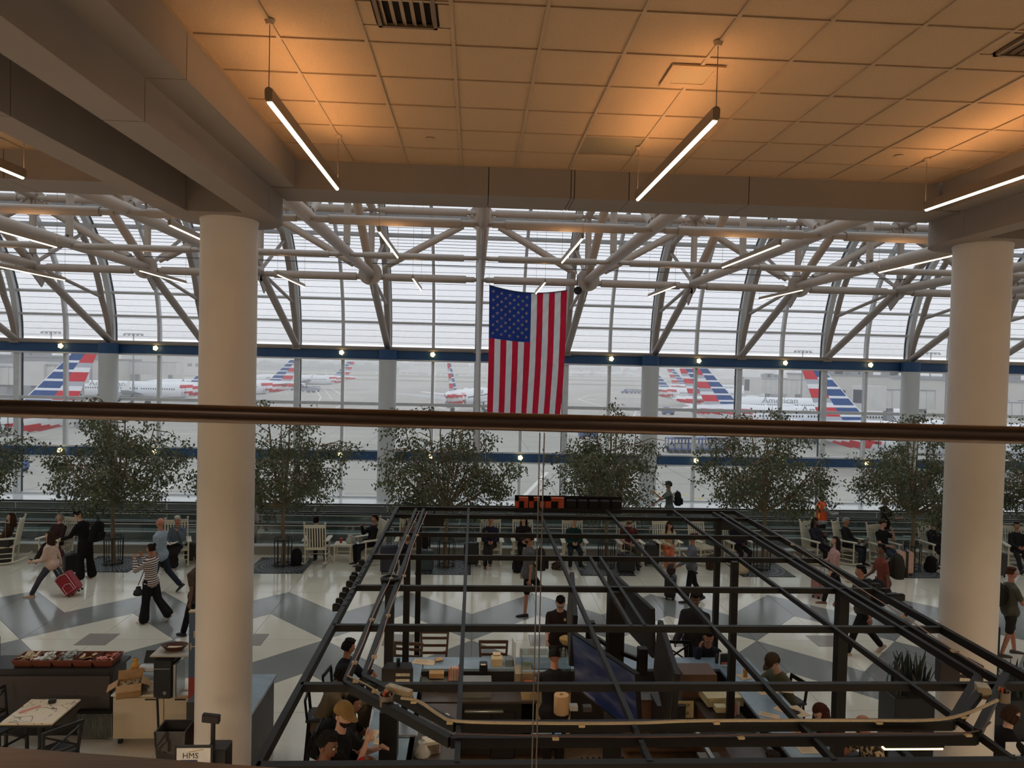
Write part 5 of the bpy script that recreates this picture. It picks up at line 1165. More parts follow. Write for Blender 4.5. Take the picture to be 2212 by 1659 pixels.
# ---- people on foot
BL = (22, 22, 26)
x, y = gp_(112, 1287); a1 = person(x, y, 0, 182, 1.62, P(hl=(34, 2), hr=(-22, 2), kl=8, kr=36, al=(10, 10), ar=(-14, 14), el=70, er=10, lean=6), 'fair', (206, 176, 158), 'long', (70, 72, 82), hair='brown', style='long', shoe=(196, 160, 130), label='woman in a pink top walking left, pulling a red suitcase')
g = suitcase(x + .50, y - .02, -1.35, (150, 24, 40), 'red wheeled suitcase with white piping, tilted and pulled along', .5, .36, .24, tilt=0, handle=.0); g.rotation_euler = (0, -.62, 0); g.location = (x + .56, y, .05)
mwp = mat('white_piping', (222, 205, 205), .5)
for (dx, w_, h_) in ((0, .30, .42), (0, .2, .18)): MB().tube([(-w_ / 2, -.135, .12), (-w_ / 2, -.135, .1 + h_), (0, -.135, .14 + h_), (w_ / 2, -.135, .1 + h_), (w_ / 2, -.135, .12), (-w_ / 2, -.135, .12)], .007, 5).build('piping', mwp, g)
b = MB(); b.cyl((-.05, 0, .56), (-.05, 0, .98), .008, n=6); b.cyl((.05, 0, .56), (.05, 0, .98), .008, n=6); b.cyl((-.07, 0, .98), (.07, 0, .98), .013, n=6); b.build('telescopic_handle', m_steel, g)
sack(world(a1, (.30, .02, .80)), (.20, .08, .24), cloth('bagbrown', (74, 36, 38)), 'maroon shoulder bag hanging from the woman in pink', rz=1.57, name='shoulder_bag')
x, y = gp_(184, 1250); a2 = person(x, y, 0, 165, 1.74, P(lean=14, hl=(6, 3), hr=(-4, 3), kl=8, kr=4, al=(30, 8), ar=(34, 8), el=40, er=40, head=(35, 0)), 'fair', BL, 'long', (20, 20, 24), wide=True, hair='black', style='short', shoe=(220, 205, 190), label='dark-haired person in black looking down at a bag')
g = backpack(0, 0, 0, 0, (20, 20, 24), 'large black backpack on the person in black looking down', 1.1); g.parent = None; g.location = world(a2, (0, -.27, .98)); g.rotation_euler = (-.24, 0, a2['yaw'] + PI)
x, y = gp_(156, 1240); suitcase(x, y, .8, BL, 'black wheeled case with long silver handle beside the person in black', .5, handle=.75)
x, y = gp_(345, 1282); a3 = person(x, y, 0, 172, 1.80, P(hl=(10, 2), hr=(-20, 2), kl=2, kr=22, al=(-6, 8), ar=(12, 8), el=15, er=25), 'ruddy', (148, 160, 172), 'half', (40, 46, 60), hair='grey', style='bald', heavy=1.12, label='bald man in a light blue shirt walking left')
x, y = gp_(325, 1344); mst = cloth('striped', (214, 204, 196)); n_ = mst.node_tree.nodes; l_ = mst.node_tree.links; wv = n_.new('ShaderNodeTexWave'); wv.bands_direction = 'Z'; wv.inputs['Scale'].default_value = 7.0; wv.inputs['Distortion'].default_value = 1.2; wv.inputs['Detail'].default_value = 0
tcn = n_.new('ShaderNodeTexCoord'); l_.new(tcn.outputs['Object'], wv.inputs['Vector']); rr = n_.new('ShaderNodeValToRGB'); rr.color_ramp.interpolation = 'CONSTANT'; rr.color_ramp.elements[0].color = lin((72, 46, 46)) + (1,); rr.color_ramp.elements[1].color = lin((218, 208, 200)) + (1,); rr.color_ramp.elements[1].position = .42; l_.new(wv.outputs['Color'], rr.inputs['Fac']); l_.new(rr.outputs['Color'], n_['Principled BSDF'].inputs['Base Color'])
a4 = person(x, y, 0, 165, 1.66, P(hl=(6, 2), hr=(-14, 2), kl=2, kr=26, al=(52, 10), ar=(52, 6), el=105, er=100, il=20, head=(5, 0)), 'tan', (200, 190, 180), 'long', (24, 24, 28), wide=True, hair='dkbrown', style='bun', shoe=(214, 190, 170), topm=mst, label='woman in a striped sweater and wide black trousers on the phone')
sack(world(a4, (-.22, .12, .62)), (.10, .05, .18), m_rubber, 'small black handbag carried by the woman in stripes', rz=.3, name='handbag')
MB().tube([world(a4, (.14, -.02, 1.32)), world(a4, (0, .16, 1.1)), world(a4, (-.2, .14, .84))], .009, 5).build('bag_strap', cloth('strapred', (80, 34, 40)), label='dark red cross-body strap over the striped sweater', cat='strap')
x, y = gp_(428, 1376); person(x, y, 0, 150, 1.74, WALK, 'brown', (84, 68, 60), 'short', (24, 24, 28), hair='black', style='fade', heavy=1.2, label='person in a brown t-shirt half hidden by the left column')
x, y = gp_(1140, 1328); a5 = person(x, y, 0, 182, 1.84, P(hl=(6, 2), hr=(-36, 2), kl=2, kr=42, al=(-4, 8), ar=(4, 8), el=10, er=12, head=(4, 0)), 'tan', (92, 90, 92), 'short', (20, 20, 22), legs='shorts', hair='brown', style='short', hat=(52, 40, 36), beard='brown', heavy=1.15, shoe=(26, 26, 30), label='man in grey t-shirt, black shorts and cap walking left behind the glass')
g = backpack(0, 0, 0, 0, (38, 34, 36), 'dark backpack on the man in grey t-shirt and shorts', 1.05); g.location = world(a5, (0, -.27, 1.02)); g.rotation_euler = (0, 0, a5['yaw'] + PI)
x, y = gp_(1492, 1300); a6 = person(x, y, 0, 172, 1.66, P(hl=(10, 2), hr=(-12, 2), kl=2, kr=16, al=(30, 8), ar=(-8, 8), el=30, er=10), 'tan', (96, 98, 106), 'long', (24, 24, 30), hair='auburn', style='bun', label='woman in a loose grey shirt walking left with a black trolley case')
x, y = gp_(1448, 1292); suitcase(x, y, 1.2, BL, 'black trolley case with a bag on top, pushed by the woman in grey', .5, .4, .26, handle=.5); slab('tote_bag', Vector((x, y, .72)), (.32, .2, .24), 0, 1.2, cloth('totebrown', (58, 46, 42)), 'dark brown tote bag riding on the black trolley case', 'bag')
q = A(1775, 1098, 21.5); a7 = person(q.x, 21.5, .065, 12, 1.72, P(al=(20, 8), ar=(44, 8), el=30, er=52, hl=(4, 3), hr=(-4, 3)), 'dark', (176, 176, 176), 'long', (40, 38, 40), hair='black', style='short', label='worker in an orange safety vest pushing a cart on the walkway')
mv = mat('hi_vis_orange', (255, 92, 36), .6, var=.04); mvy = mat('hi_vis_tape', (236, 220, 90), .5)
b = MB(); k = a7['k']; capsule(b, a7['hip'], a7['hip'] + a7['up'] * .2, .19, .175, side=a7['sd'], fl=.8); capsule(b, a7['hip'] + a7['up'] * .18, a7['chest'] + a7['up'] * .10, .175, .18, side=a7['sd'], fl=.78)
for s in (-1, 1): capsule(b, a7['chest'] + a7['up'] * .10, a7['J'][s][4] - a7['sd'] * (s * .03), .085, .075)
JOBS.append((fuse(b, .02), None, 'safety_vest', [mv], a7['g']))
for s in (-1, 1): MB().bar(tuple(a7['hip'] + a7['sd'] * (s * .09) + Vector((0, -.16, .1))), tuple(a7['chest'] + a7['sd'] * (s * .09) + Vector((0, -.155, .14))), .045, .012, up=(0, 1, 0)).build('reflective_tape', mvy, a7['g'])
q = A(1912, 1102, 21.4); person(q.x, 21.4, .065, 8, 1.68, P(al=(20, 8), ar=(30, 8), el=60, er=60), 'fair', (26, 26, 30), 'short', (30, 30, 34), hair='blond', style='bob', label='fair-haired woman in black riding the walkway to the right')
q = A(1447, 1060, 23.0); a8 = person(q.x, 23.0, .065, 176, 1.82, P(al=(62, 12), ar=(46, 10), el=70, er=5, lean=4), 'tan', (92, 98, 92), 'short', (50, 56, 60), hair='dkbrown', style='short', hat=(44, 46, 52), label='man in a cap and grey shirt drinking on the walkway'); b = MB(); b.lathe([(.03, 0), (.032, .14), (.013, .18), (.013, .2), (0, .2)], 12)
g = backpack(0, 0, 0, 0, (24, 26, 32), 'black backpack on the drinking man', 1.0); g.location = world(a8, (0, -.27, 1.05)); g.rotation_euler = (0, 0, a8['yaw'] + PI)
o_ = b.build('water_bottle', m_clear, label='clear bottle raised by the man in the cap', cat='bottle'); o_.location = world(a8, (-.08, .20, 1.62)); o_.rotation_euler = (-2.0, 0, a8['yaw'])
q = A(556, 1080, 23.0); person(q.x, 23.0, .065, 10, 1.74, STAND, 'brown', (22, 24, 30), 'jacket', (24, 24, 28), hair='black', label='person in a black puffer jacket on the walkway beside the left column')
q = A(550, 1160, 21.4); person(q.x, 21.4, .065, 10, 1.5, STAND, 'tan', (150, 150, 140), 'long', (40, 44, 50), hair='brown', topm=mst, label='person in a striped top mostly hidden behind the left column')
q = A(2038, 1110, 21.4); person(q.x, 21.4, .065, 185, 1.78, P(al=(30, 30), el=40), 'tan', (22, 22, 26), 'long', (30, 30, 34), hair='black', label='person in black reaching out beside the right column')
x, y = gp_(1800, 1302); a9 = person(x, y, 0, 170, 1.66, P(hl=(22, 2), hr=(-20, 2), kl=6, kr=28, al=(10, 8), ar=(20, 8), el=20, er=60), 'fair', (196, 150, 146), 'short', (34, 32, 36), hair='dkbrown', style='long', shoe=(120, 84, 66), label='woman in a pink shirt walking left with a pink suitcase')
x, y = gp_(1768, 1290); suitcase(x, y, .6, (176, 120, 112), 'dusty pink suitcase pulled by the woman in the pink shirt', .5, .36, .24, handle=.4)
x, y = gp_(1905, 1340); a10 = person(x, y, 0, 172, 1.80, P(hl=(26, 2), hr=(-30, 2), kl=6, kr=30, al=(-10, 8), ar=(20, 8), el=12, er=30, lean=6), 'brown', (120, 62, 50), 'short', (28, 26, 30), hair='black', style='short', shoe=(60, 52, 50), label='man in a reddish shirt with a backpack striding left')
g = backpack(0, 0, 0, 0, (52, 50, 46), 'bulky dark olive backpack on the man in the reddish shirt', 1.2); g.location = world(a10, (0, -.29, .98)); g.rotation_euler = (0, 0, a10['yaw'] + PI)
x, y = gp_(1860, 1412); a11 = person(x, y, 0, 174, 1.82, P(hl=(24, 2), hr=(-20, 2), kl=6, kr=20, al=(-14, 8), ar=(20, 8), el=12, er=40, lean=6), 'tan', (64, 60, 56), 'short', (24, 24, 28), hair='black', style='short', shoe=(196, 170, 150), label='man in dark clothes with a backpack striding left under the roof beams')
g = backpack(0, 0, 0, 0, (34, 32, 34), 'black backpack on the man striding under the roof beams', 1.1); g.location = world(a11, (0, -.28, 1.0)); g.rotation_euler = (0, 0, a11['yaw'] + PI)
x, y = gp_(2178, 1415); a12 = person(x, y, 0, -10, 1.78, P(hl=(14, 3), hr=(-8, 3), kl=4, kr=10, al=(30, 8), ar=(24, 8), el=60, er=80), 'ruddy', (84, 80, 68), 'short', (44, 42, 38), legs='shorts', hair='auburn', style='fade', glasses=True, shoe=(60, 52, 46), label='red-haired man in olive with a backpack at the right edge')
g = backpack(0, 0, 0, 0, (38, 38, 34), 'dark backpack on the red-haired man', 1.05); g.location = world(a12, (0, -.27, 1.0)); g.rotation_euler = (0, 0, a12['yaw'] + PI)
x, y = gp_(2130, 1420); suitcase(x, y, .2, BL, 'black suitcase standing behind the right column', .6, handle=.4)
# ---- the hanging flag
m_fr = mat('flag_red', (190, 36, 60), .8, var=.05, scale=6, trans=.45, spec=.1); m_fw = mat('flag_white', (214, 214, 218), .8, var=.03, scale=6, trans=.45, spec=.1); m_fb = mat('flag_blue', (38, 58, 128), .8, var=.08, scale=5, trans=.35, spec=.1); m_star = mat('flag_star_backlit', (132, 122, 118), .8, var=.05)  # stars carry their dull backlit tone in the colour
YF = 22.05; c00, c10, c01, c11 = A(1057, 617, YF), A(1225, 628, YF), A(1053, 897, YF), A(1213, 897, YF)
def fpt(u, v):
    top = c00.lerp(c10, u) + Vector((0, 0, -.16 * math.sin(PI * u) * 1.0)); bot = c01.lerp(c11, u); p = top.lerp(bot, v); p.x += .05 * math.sin(v * 3.0 + 1) * (1 if u > .5 else .4) * v
    p.y += .035 * math.sin(u * 9 + v * 4) + .02 * math.sin(u * 23 - v * 15) + .014 * math.sin((u + v) * 52) * (1 - .5 * v); return p
nu, nv = 78, 100; b = MB(); vs = [fpt(i / nu, j / nv) for j in range(nv + 1) for i in range(nu + 1)]; b.add(vs, [])
for j in range(nv):
    for i in range(nu):
        k = i // 6; col = 2 if (k < 7 and j < 40) else (0 if k % 2 == 0 else 1); b.f.append((j * (nu + 1) + i, (j + 1) * (nu + 1) + i, (j + 1) * (nu + 1) + i + 1, j * (nu + 1) + i + 1)); b.m.append(col)
g = root('flag', (0, 0, 0), 'large national flag hung vertically with stars and stripes', 'flag'); b.build('cloth', [m_fr, m_fw, m_fb], g, smooth=80)
b = MB()
for rr_ in range(11):
    n = 5 if rr_ % 2 == 0 else 4
    for q in range(n):
        v = (0.035 + rr_ * .0325); u = (7 / 13) * ((q + (.5 if n == 5 else 1.0)) / 5.0); c = fpt(u, v); pts = []
        for t in range(10): a = PI / 2 + t * PI / 5; r = .062 if t % 2 == 0 else .026; pts.append((c.x + r * math.cos(a), c.y - .012, c.z + r * math.sin(a)))
        b.add([(c.x, c.y - .012, c.z)] + pts, [(0, 1 + t, 1 + (t + 1) % 10) for t in range(10)])
b.build('stars', m_star, g, smooth=0); MB().tube([fpt(i / 12, 0) + Vector((0, 0, .012)) for i in range(13)], .018, 6).build('header_tape', m_dark_alu, g)
for u in (0.0, 1.0): MB().cyl(fpt(u, 0), fpt(u, 0) + Vector((0, .5, .42)), .006, n=5).build('cord', m_wire, g)
# ---- banner hanging edge-on
b = MB(); p0, p1, q0, q1 = A(1036, 560, 14), A(1033, 978, 14), A(1030, 570, 15.8), A(1026, 955, 15.8)
for (a_, c_, e_, f_) in ((p0, p1, q1, q0),): b.add([a_, c_, f_ if False else e_, q0] + [v + Vector((.035, 0, 0)) for v in (a_, c_, e_, q0)], [(0, 1, 2, 3), (7, 6, 5, 4), (0, 4, 5, 1), (3, 2, 6, 7), (0, 3, 7, 4), (1, 5, 6, 2)])
g = root('hanging_banner', (0, 0, 0), 'narrow pale banner hanging edge-on left of the flag', 'banner'); b.build('panel', m_fw, g, smooth=0); MB().cyl((.09, 14, 8.3), (.09, 15.8, 8.3), .03, n=8).build('top_bar', m_white, g)
# ---- round loudspeaker hanging from the plate right of the flag
c = A(1248, 627, 21.8); g = root('loudspeaker', c, 'small round black loudspeaker hanging from the roof plate', 'speaker'); MB().lathe([(.03, -.12), (.10, -.08), (.13, .05), (.12, .07), (0, .05)], 18, M=Matrix.Rotation(PI / 2 + .3, 4, 'X')).build('horn', m_rubber, g); MB().tube([(0, .1, .1), (.02, .3, .5), (0, .6, .7)], .012, 5).build('cable', m_rubber, g)
# ================================================================== THE BAR UNDER ITS OPEN STEEL GRID
ZG = 3.08
bar_g = root('steel_canopy', (0, 0, 0), 'open black steel grid canopy over the bar, with ring beams and posts', 'canopy')
def beam(p0, p1, w=.05, h=.06, nm='beam', z=ZG, m=(m_black, m_lit_top)):
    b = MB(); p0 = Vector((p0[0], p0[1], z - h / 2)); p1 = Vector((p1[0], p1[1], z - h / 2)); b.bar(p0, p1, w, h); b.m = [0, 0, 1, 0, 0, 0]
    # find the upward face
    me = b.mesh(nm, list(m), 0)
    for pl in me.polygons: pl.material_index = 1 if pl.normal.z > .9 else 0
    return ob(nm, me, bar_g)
XO0, XO1, RO0, RO1, RI0, RI1 = -1.31, 4.76, -.97, 4.42, -.84, 4.29
YR = [12.5, 11.87, 10.58, 9.33, 8.03, 6.81, 5.55, 4.43]
for y in YR:
    if y == 4.43: beam((XO0, y), (XO1, y), .06, .22)
    elif y == 5.55: beam((XO0, y), (RI0 + .02, y)); beam((-.80, y), (RI1, y)); beam((RI1, y), (XO1, y))
    else: beam((XO0, y), (XO1, y), .05, .062)
beam((XO0, 4.4), (XO0, 12.5), .05, .075); beam((XO1, 4.4), (XO1, 12.5), .05, .075)
for x in (-.06, 1.18, 2.40, 3.62): beam((x, 4.43), (x, 12.5), .037, .05, z=ZG + .004)
for x in (1.59, 1.725): beam((x, 6.81), (x, 9.33), .035, .05, z=ZG + .006)
for (x0, x1, y0, c) in ((RO0, RO1, 4.72, .86), (RI0, RI1, 4.92, .76)):
    z = ZG + .012; beam((x0, y0 + c), (x0, 12.3), .045, .065, 'ring_beam', z); beam((x1, y0 + c), (x1, 12.3), .045, .065, 'ring_beam', z)
    beam((x0, y0 + c), (x0 + c, y0), .05, .07, 'ring_beam', z); beam((x1, y0 + c), (x1 - c, y0), .05, .07, 'ring_beam', z); beam((x0 + c, y0), (x1 - c, y0), .05, .07, 'ring_beam', z)
m_strip = mat('led_strip_warm', (255, 214, 150), .5, emit=(255, 205, 140), es=5)
for (a_, c_) in (((2.95, 4.80), (3.38, 4.80)),):
    MB().bar((a_[0], a_[1], 2.955), (c_[0], c_[1], 2.955), .035, .02).build('light_strip', m_strip, bar_g, smooth=0)
    MB().bar((a_[0], a_[1], 2.99), (c_[0], c_[1], 2.99), .06, .05).build('light_channel', m_black, bar_g, smooth=0)
for (x, y, w) in ((-.92, 8.12, .10), (-.83, 9.25, .08), (3.52, 9.2, .085), (4.33, 7.95, .115), (-.9, 12.2, .09), (4.35, 12.2, .09)):
    MB().bb(x - w / 2, x + w / 2, y - w / 2, y + w / 2, 0, ZG - .02).build('post', m_black, bar_g)
MB().bb(-1.0, -.80, 8.0, 8.22, 0, 1.62).build('post_casing', m_black, bar_g)
MB().lathe([(.10, -.08), (.115, 0), (.10, .01), (.08, -.01), (0, -.01)], 20, M=Matrix.Translation((-.93, 8.2, ZG + .03))).build('round_cap', m_black, bar_g)
MB().lathe([(.075, -.02), (.085, 0), (.075, .004), (.06, -.01), (0, -.01)], 20, M=Matrix.Translation((G(1371, 1312, ZG).x, G(1371, 1312, ZG).y, ZG - .2))).build('cable_ring', m_black, bar_g)
# conduits with clips
m_cond = mat('flexible_conduit', (196, 176, 142), .5, metal=.2, var=.1, scale=60); m_clip = mat('clip_tan', (206, 182, 140), .5)
def conduit(pts, r, label, clips=4, m=m_cond):
    g = root('conduit', (0, 0, 0), label, 'conduit'); pp = [G(px, py, z) for (px, py, z) in pts]; sm = []
    for i in range(len(pp) - 1):
        p0, p1, p2, p3 = pp[max(0, i - 1)], pp[i], pp[i + 1], pp[min(len(pp) - 1, i + 2)]
        for q in range(4): t = q / 4; sm.append(0.5 * ((2 * p1) + (p2 - p0) * t + (2 * p0 - 5 * p1 + 4 * p2 - p3) * t * t + (3 * p1 - p0 - 3 * p2 + p3) * t ** 3))
    sm.append(pp[-1]); MB().tube(sm, r, 8).build('tubing', m, g)
    for i in range(clips): c = sm[int((i + .5) / clips * (len(sm) - 1))]; MB().rbox(tuple(c + Vector((0, 0, -.012))), (.045, .045, .02), .004).build('clip', m_clip, g)
zc = ZG + .03
conduit([(866, 1508, zc), (905, 1515, zc), (950, 1545, zc), (990, 1558, zc), (1150, 1562, zc), (1360, 1562, zc), (1500, 1557, zc), (1700, 1556, zc), (1860, 1556, zc), (2000, 1556, zc + .02), (2080, 1544, zc + .05), (2155, 1512, zc + .1)], .011, 'long ribbed conduit lying along the near ring beam', 6)
for (a_, c_, t_) in (((752, 1460, zc), (903, 1106, zc), 'outer left'), ((797, 1446, zc), (920, 1106, zc), 'inner left'), ((1675, 1150, zc), (2128, 1447, zc), 'right-hand')):
    n = 5; conduit([(a_[0] + (c_[0] - a_[0]) * i / n + (2 if i % 2 else -2), a_[1] + (c_[1] - a_[1]) * i / n, zc) for i in range(n + 1)], .006, 'thin wiring clipped along the %s ring beam' % t_, 4, mat('wire_pinkish', (176, 140, 122), .5))
conduit([(752, 1460, zc), (790, 1478, zc), (825, 1500, zc)], .006, 'short wire running to the round junction box at left', 2)
conduit([(985, 1585, zc), (1200, 1590, zc), (1400, 1592, zc), (1600, 1588, zc), (1900, 1584, zc), (2090, 1583, zc), (2140, 1560, zc + .05)], .006, 'thin dark wire along the second near ring beam', 3, mat('wire_dark', (92, 66, 60), .5))
# driver boxes and junction boxes on the canopy
m_drv = mat('driver_casing', (190, 172, 140), .45, metal=.3, var=.1); m_lab = mat('driver_label', (206, 196, 176), .6, var=.3, scale=40)
def driver(px, py, rz, label, L=.24, w=.065, h=.045, pz=.05):
    p = G(px, py, ZG + pz); g = root('led_driver', p, label, 'driver', None, rz)
    MB().rbox((0, 0, 0), (L, w, h), .004).build('casing', m_drv, g); MB().bb(-L * .38, L * .38, -w * .4, w * .4, h / 2, h / 2 + .0015).build('label_plate', m_lab, g, smooth=0)
    for s in (-1, 1): MB().bb(s * (L / 2 + .008) - .008, s * (L / 2 + .008) + .008, -w * .4, w * .4, -h / 2, -h / 2 + .004).build('mounting_tab', m_drv, g, smooth=0)
driver(862, 1491, -.55, 'beige driver box lying on the left ring corner', .22, .06)
driver(2123, 1491, 1.15, 'white driver box on the right ring corner', .13, .09, .08)
def jbox(px, py, label):
    p = G(px, py, ZG + .02); g = root('junction_box', p, label, 'junction box'); MB().lathe([(.055, -.05), (.055, .03), (.058, .03), (.048, .028), (.046, -.03), (0, -.03)], 20).build('box', mat('galvanised', (120, 108, 94), .5, metal=.5, var=.15), g)
    for i, c in enumerate(((200, 90, 30), (210, 120, 40), (190, 70, 30), (60, 40, 30), (220, 190, 150))): MB().tube([(.03 * math.cos(i), .03 * math.sin(i), -.02), (.02 * math.cos(i * 2), .02 * math.sin(i * 2), .05), (.03 * math.cos(i + 2), .03 * math.sin(i + 2), .02)], .008, 6).build('wire_nut', mat('nut_%d' % i, c, .5), g)
jbox(835, 1508, 'round junction box with orange wire nuts on the left ring beam'); jbox(2165, 1500, 'open round junction box with wires at the right ring corner')
# crossing struts at the right corner
for (a_, c_) in (((2172, 1465), (2112, 1590)), ((2120, 1500), (2072, 1560))): p, q = G(a_[0], a_[1], ZG), G(c_[0], c_[1], ZG); beam((p.x, p.y), (q.x, q.y), .05, .05, 'strut', ZG + .05)
# wall-wash spots along the outside of the canopy
for i, (px, py) in enumerate(((787, 1216), (781, 1228), (775, 1243), (762, 1250), (757, 1262), (750, 1276), (742, 1287), (738, 1300), (733, 1312))):
    p = G(px, py, ZG - .02); p.x = XO0 - .075; g = root('spot_lamp', p, 'small black spot lamp in the row along the left canopy edge', 'lamp', 'spot lamps along the left canopy edge'); MB().rbox((0, 0, 0), (.07, .05, .08), .01).build('housing', m_black, g); MB().cyl((.02, 0, .0), (.10, 0, .02), .012, n=6).build('arm', m_black, g)
for i, (px, py) in enumerate(((1903, 1257), (1920, 1267), (1935, 1278), (1948, 1288), (1968, 1290))):
    p = G(px, py, ZG - .02); p.x = XO1 + .10; g = root('spot_lamp', p, 'small black spot lamp in the row along the right canopy edge', 'lamp', 'spot lamps along the right canopy edge'); MB().rbox((0, 0, 0), (.09 if i < 4 else .2, .06, .08), .01).build('housing', m_black, g); MB().cyl((-.10, 0, .02), (0, 0, .0), .012, n=6).build('arm', m_black, g)
def boxspeaker(px, py, z, rz, label, s=1.0, back=False):
    p = G(px, py, z); g = root('wall_speaker', p, label, 'speaker', None, rz); b = MB(); b.prism([(-.19 * s, -.09 * s), (.19 * s, -.09 * s), (.15 * s, .1 * s), (-.15 * s, .1 * s)], -.11 * s, .11 * s); b.build('cabinet', mat('speaker_black', (36, 30, 28), .7, var=.1), g)
    MB().bb(-.13 * s, .13 * s, .10 * s, .11 * s, -.09 * s, .09 * s).build('grille', m_rubber, g, smooth=0)
    if back:
        for z_ in (.02, -.05): MB().bb(-.02 * s, .15 * s, -.094 * s, -.09 * s, z_ * s, (z_ + .035) * s).build('label_strip', m_lab, g, smooth=0)
    MB().cyl((0, 0, .1 * s), (0, 0, .2 * s), .015, n=8).build('bracket', m_black, g)
boxspeaker(860, 1457, 2.86, 0, 'black speaker with two label strips hanging in the left of the canopy', .72, True); boxspeaker(2067, 1452, 2.80, -.15, 'angular black speaker hanging at the right side of the canopy', 1.0, True)
boxspeaker(938, 1121, 2.88, 0, 'small black speaker under the far left corner of the canopy', .9); boxspeaker(1560, 1131, 2.86, 0, 'small black speaker under the far right part of the canopy', .9)
# lettering seen from behind on the far edge
p0, p1 = A(1112, 1108, 12.55), A(1345, 1112, 12.55); sg = root('bar_sign', (0, 0, 0), 'sign box with three orange letter boxes seen from behind on the far canopy edge', 'sign'); m_or = mat('letter_orange', (206, 84, 44), .6, var=.06)
z0, z1 = 3.02, 3.26; Lx = p1.x - p0.x
for i, (a_, c_) in enumerate(((0, .12), (.13, .27), (.28, .45))):
    xa, xb = p0.x + Lx * a_, p0.x + Lx * c_; MB().bb(xa, xa + (xb - xa) * .3, 12.52, 12.62, z0, z1).build('letter_stroke', m_or, sg); MB().bb(xa, xb, 12.52, 12.62, z1 - .06, z1).build('letter_stroke', m_or, sg); MB().bb(xa + (xb - xa) * .7, xb, 12.52, 12.62, z0, z1 - (.06 if i != 1 else .0)).build('letter_stroke', m_or, sg)
for i in range(5): xa = p0.x + Lx * (.47 + i * .105); MB().rbox((xa + Lx * .05, 12.57, 3.13), (Lx * .092, .1, .2), .02).build('dark_letter', m_black, sg)
MB().bb(p0.x, p1.x, 12.64, 12.66, z0 - .05, z1 + .02).build('backing', m_black, sg, smooth=0)
text('M2-3510', .085, mat('number_grey', (120, 112, 104), .5), bar_g, basis((G(1588, 1652, ZG).x, 4.399, 2.985), (1, 0, 0), (0, 0, 1), (0, -1, 0)), 'unit_number', .002)
# ---- television screens round a mast
mast = root('tv_mast', (1.68, 8.0, 0), 'dark mast in the middle of the bar carrying the screens', 'mast'); MB().bb(-.09, .09, -.09, .09, 0, 3.05).build('pole', m_black, mast)
for (dx, dy) in ((-.3, -.1), (.25, -.3), (-.2, .5)): MB().bar((0, 0, 2.35), (dx, dy, 2.35), .04, .04).build('mount_arm', m_black, mast); MB().bb(dx - .05, dx + .05, dy - .05, dy + .05, 2.2, 2.5).build('mount_plate', m_black, mast)
m_pic = bpy.data.materials.new('screen_picture'); m_pic.use_nodes = True; n_ = m_pic.node_tree.nodes; l_ = m_pic.node_tree.links; pb = n_['Principled BSDF']; tcn = n_.new('ShaderNodeTexCoord'); nz = n_.new('ShaderNodeTexNoise'); nz.inputs['Scale'].default_value = 2.2; nz.inputs['Detail'].default_value = 5; mp_ = n_.new('ShaderNodeMapping'); mp_.inputs['Scale'].default_value = (1, 3.5, 1); mp_.inputs['Rotation'].default_value = (0, 0, .7)
l_.new(tcn.outputs['Object'], mp_.inputs['Vector']); l_.new(mp_.outputs['Vector'], nz.inputs['Vector']); rr = n_.new('ShaderNodeValToRGB'); e = rr.color_ramp.elements; e[0].position = .35; e[0].color = (.004, .012, .04, 1); e[1].position = .7; e[1].color = (.07, .06, .075, 1); q_ = e.new(.5); q_.color = (.012, .016, .045, 1); l_.new(nz.outputs['Fac'], rr.inputs['Fac'])
pb.inputs['Base Color'].default_value = (.01, .01, .015, 1); pb.inputs['Roughness'].default_value = .15; l_.new(rr.outputs['Color'], pb.inputs['Emission Color']); pb.inputs['Emission Strength'].default_value = .4
def tv(tl, tr, drop, tilt, label, face, ribs=False):
    tl, tr = Vector(tl), Vector(tr); xa = (tr - tl).normalized(); L = (tr - tl).length; dn = Vector((0, 0, -1)); nrm = xa.cross(dn).normalized() * face; dn2 = (dn + nrm * -tilt).normalized(); nrm = xa.cross(dn2).normalized() * face
    M = basis(tl, xa, -dn2, xa.cross(-dn2)); s = 1 if (xa.cross(-dn2)).dot(nrm) > 0 else -1
    g = root('television', (0, 0, 0), label, 'television'); g.matrix_world = M
    MB().bb(0, L, -drop, 0, min(0, -s * .05), max(0, -s * .05)).build('case', m_black, g); MB().bb(.015, L - .015, -drop + .02, -.015, min(s * .004, 0), max(s * .004, 0)).build('screen', m_pic if not ribs else m_black, g, smooth=0)
    if ribs:
        b = MB(); n = 26
        for i in range(n): b.bb(L * (i + .2) / n, L * (i + .6) / n, -drop, 0, min(-s * .05, -s * .062), max(-s * .05, -s * .062))
        b.build('cooling_ribs', mat('tv_back', (60, 56, 54), .5, metal=.3), g, kind='stuff', smooth=0)
a_, c_ = G(1235, 1366, 2.55), G(1373, 1457, 2.55); tv(a_, c_, .66, .10, 'television with a blue picture, tilted down, left of the mast', -1)
a_, c_ = G(1432, 1340, 2.62), G(1470, 1457, 2.62); tv(a_, c_, .62, .06, 'television seen from its ribbed back at the right of the mast', 1, True)
a_, c_ = G(1318, 1228, 2.62), G(1415, 1315, 2.62); tv(a_, c_, .62, -.05, 'black back of the television behind the mast', 1, False)
a_, c_ = G(1240, 1236, 2.62), G(1248, 1330, 2.62); tv(a_, c_, .62, .05, 'narrow television seen nearly edge-on beside the man in glasses', 1, True)
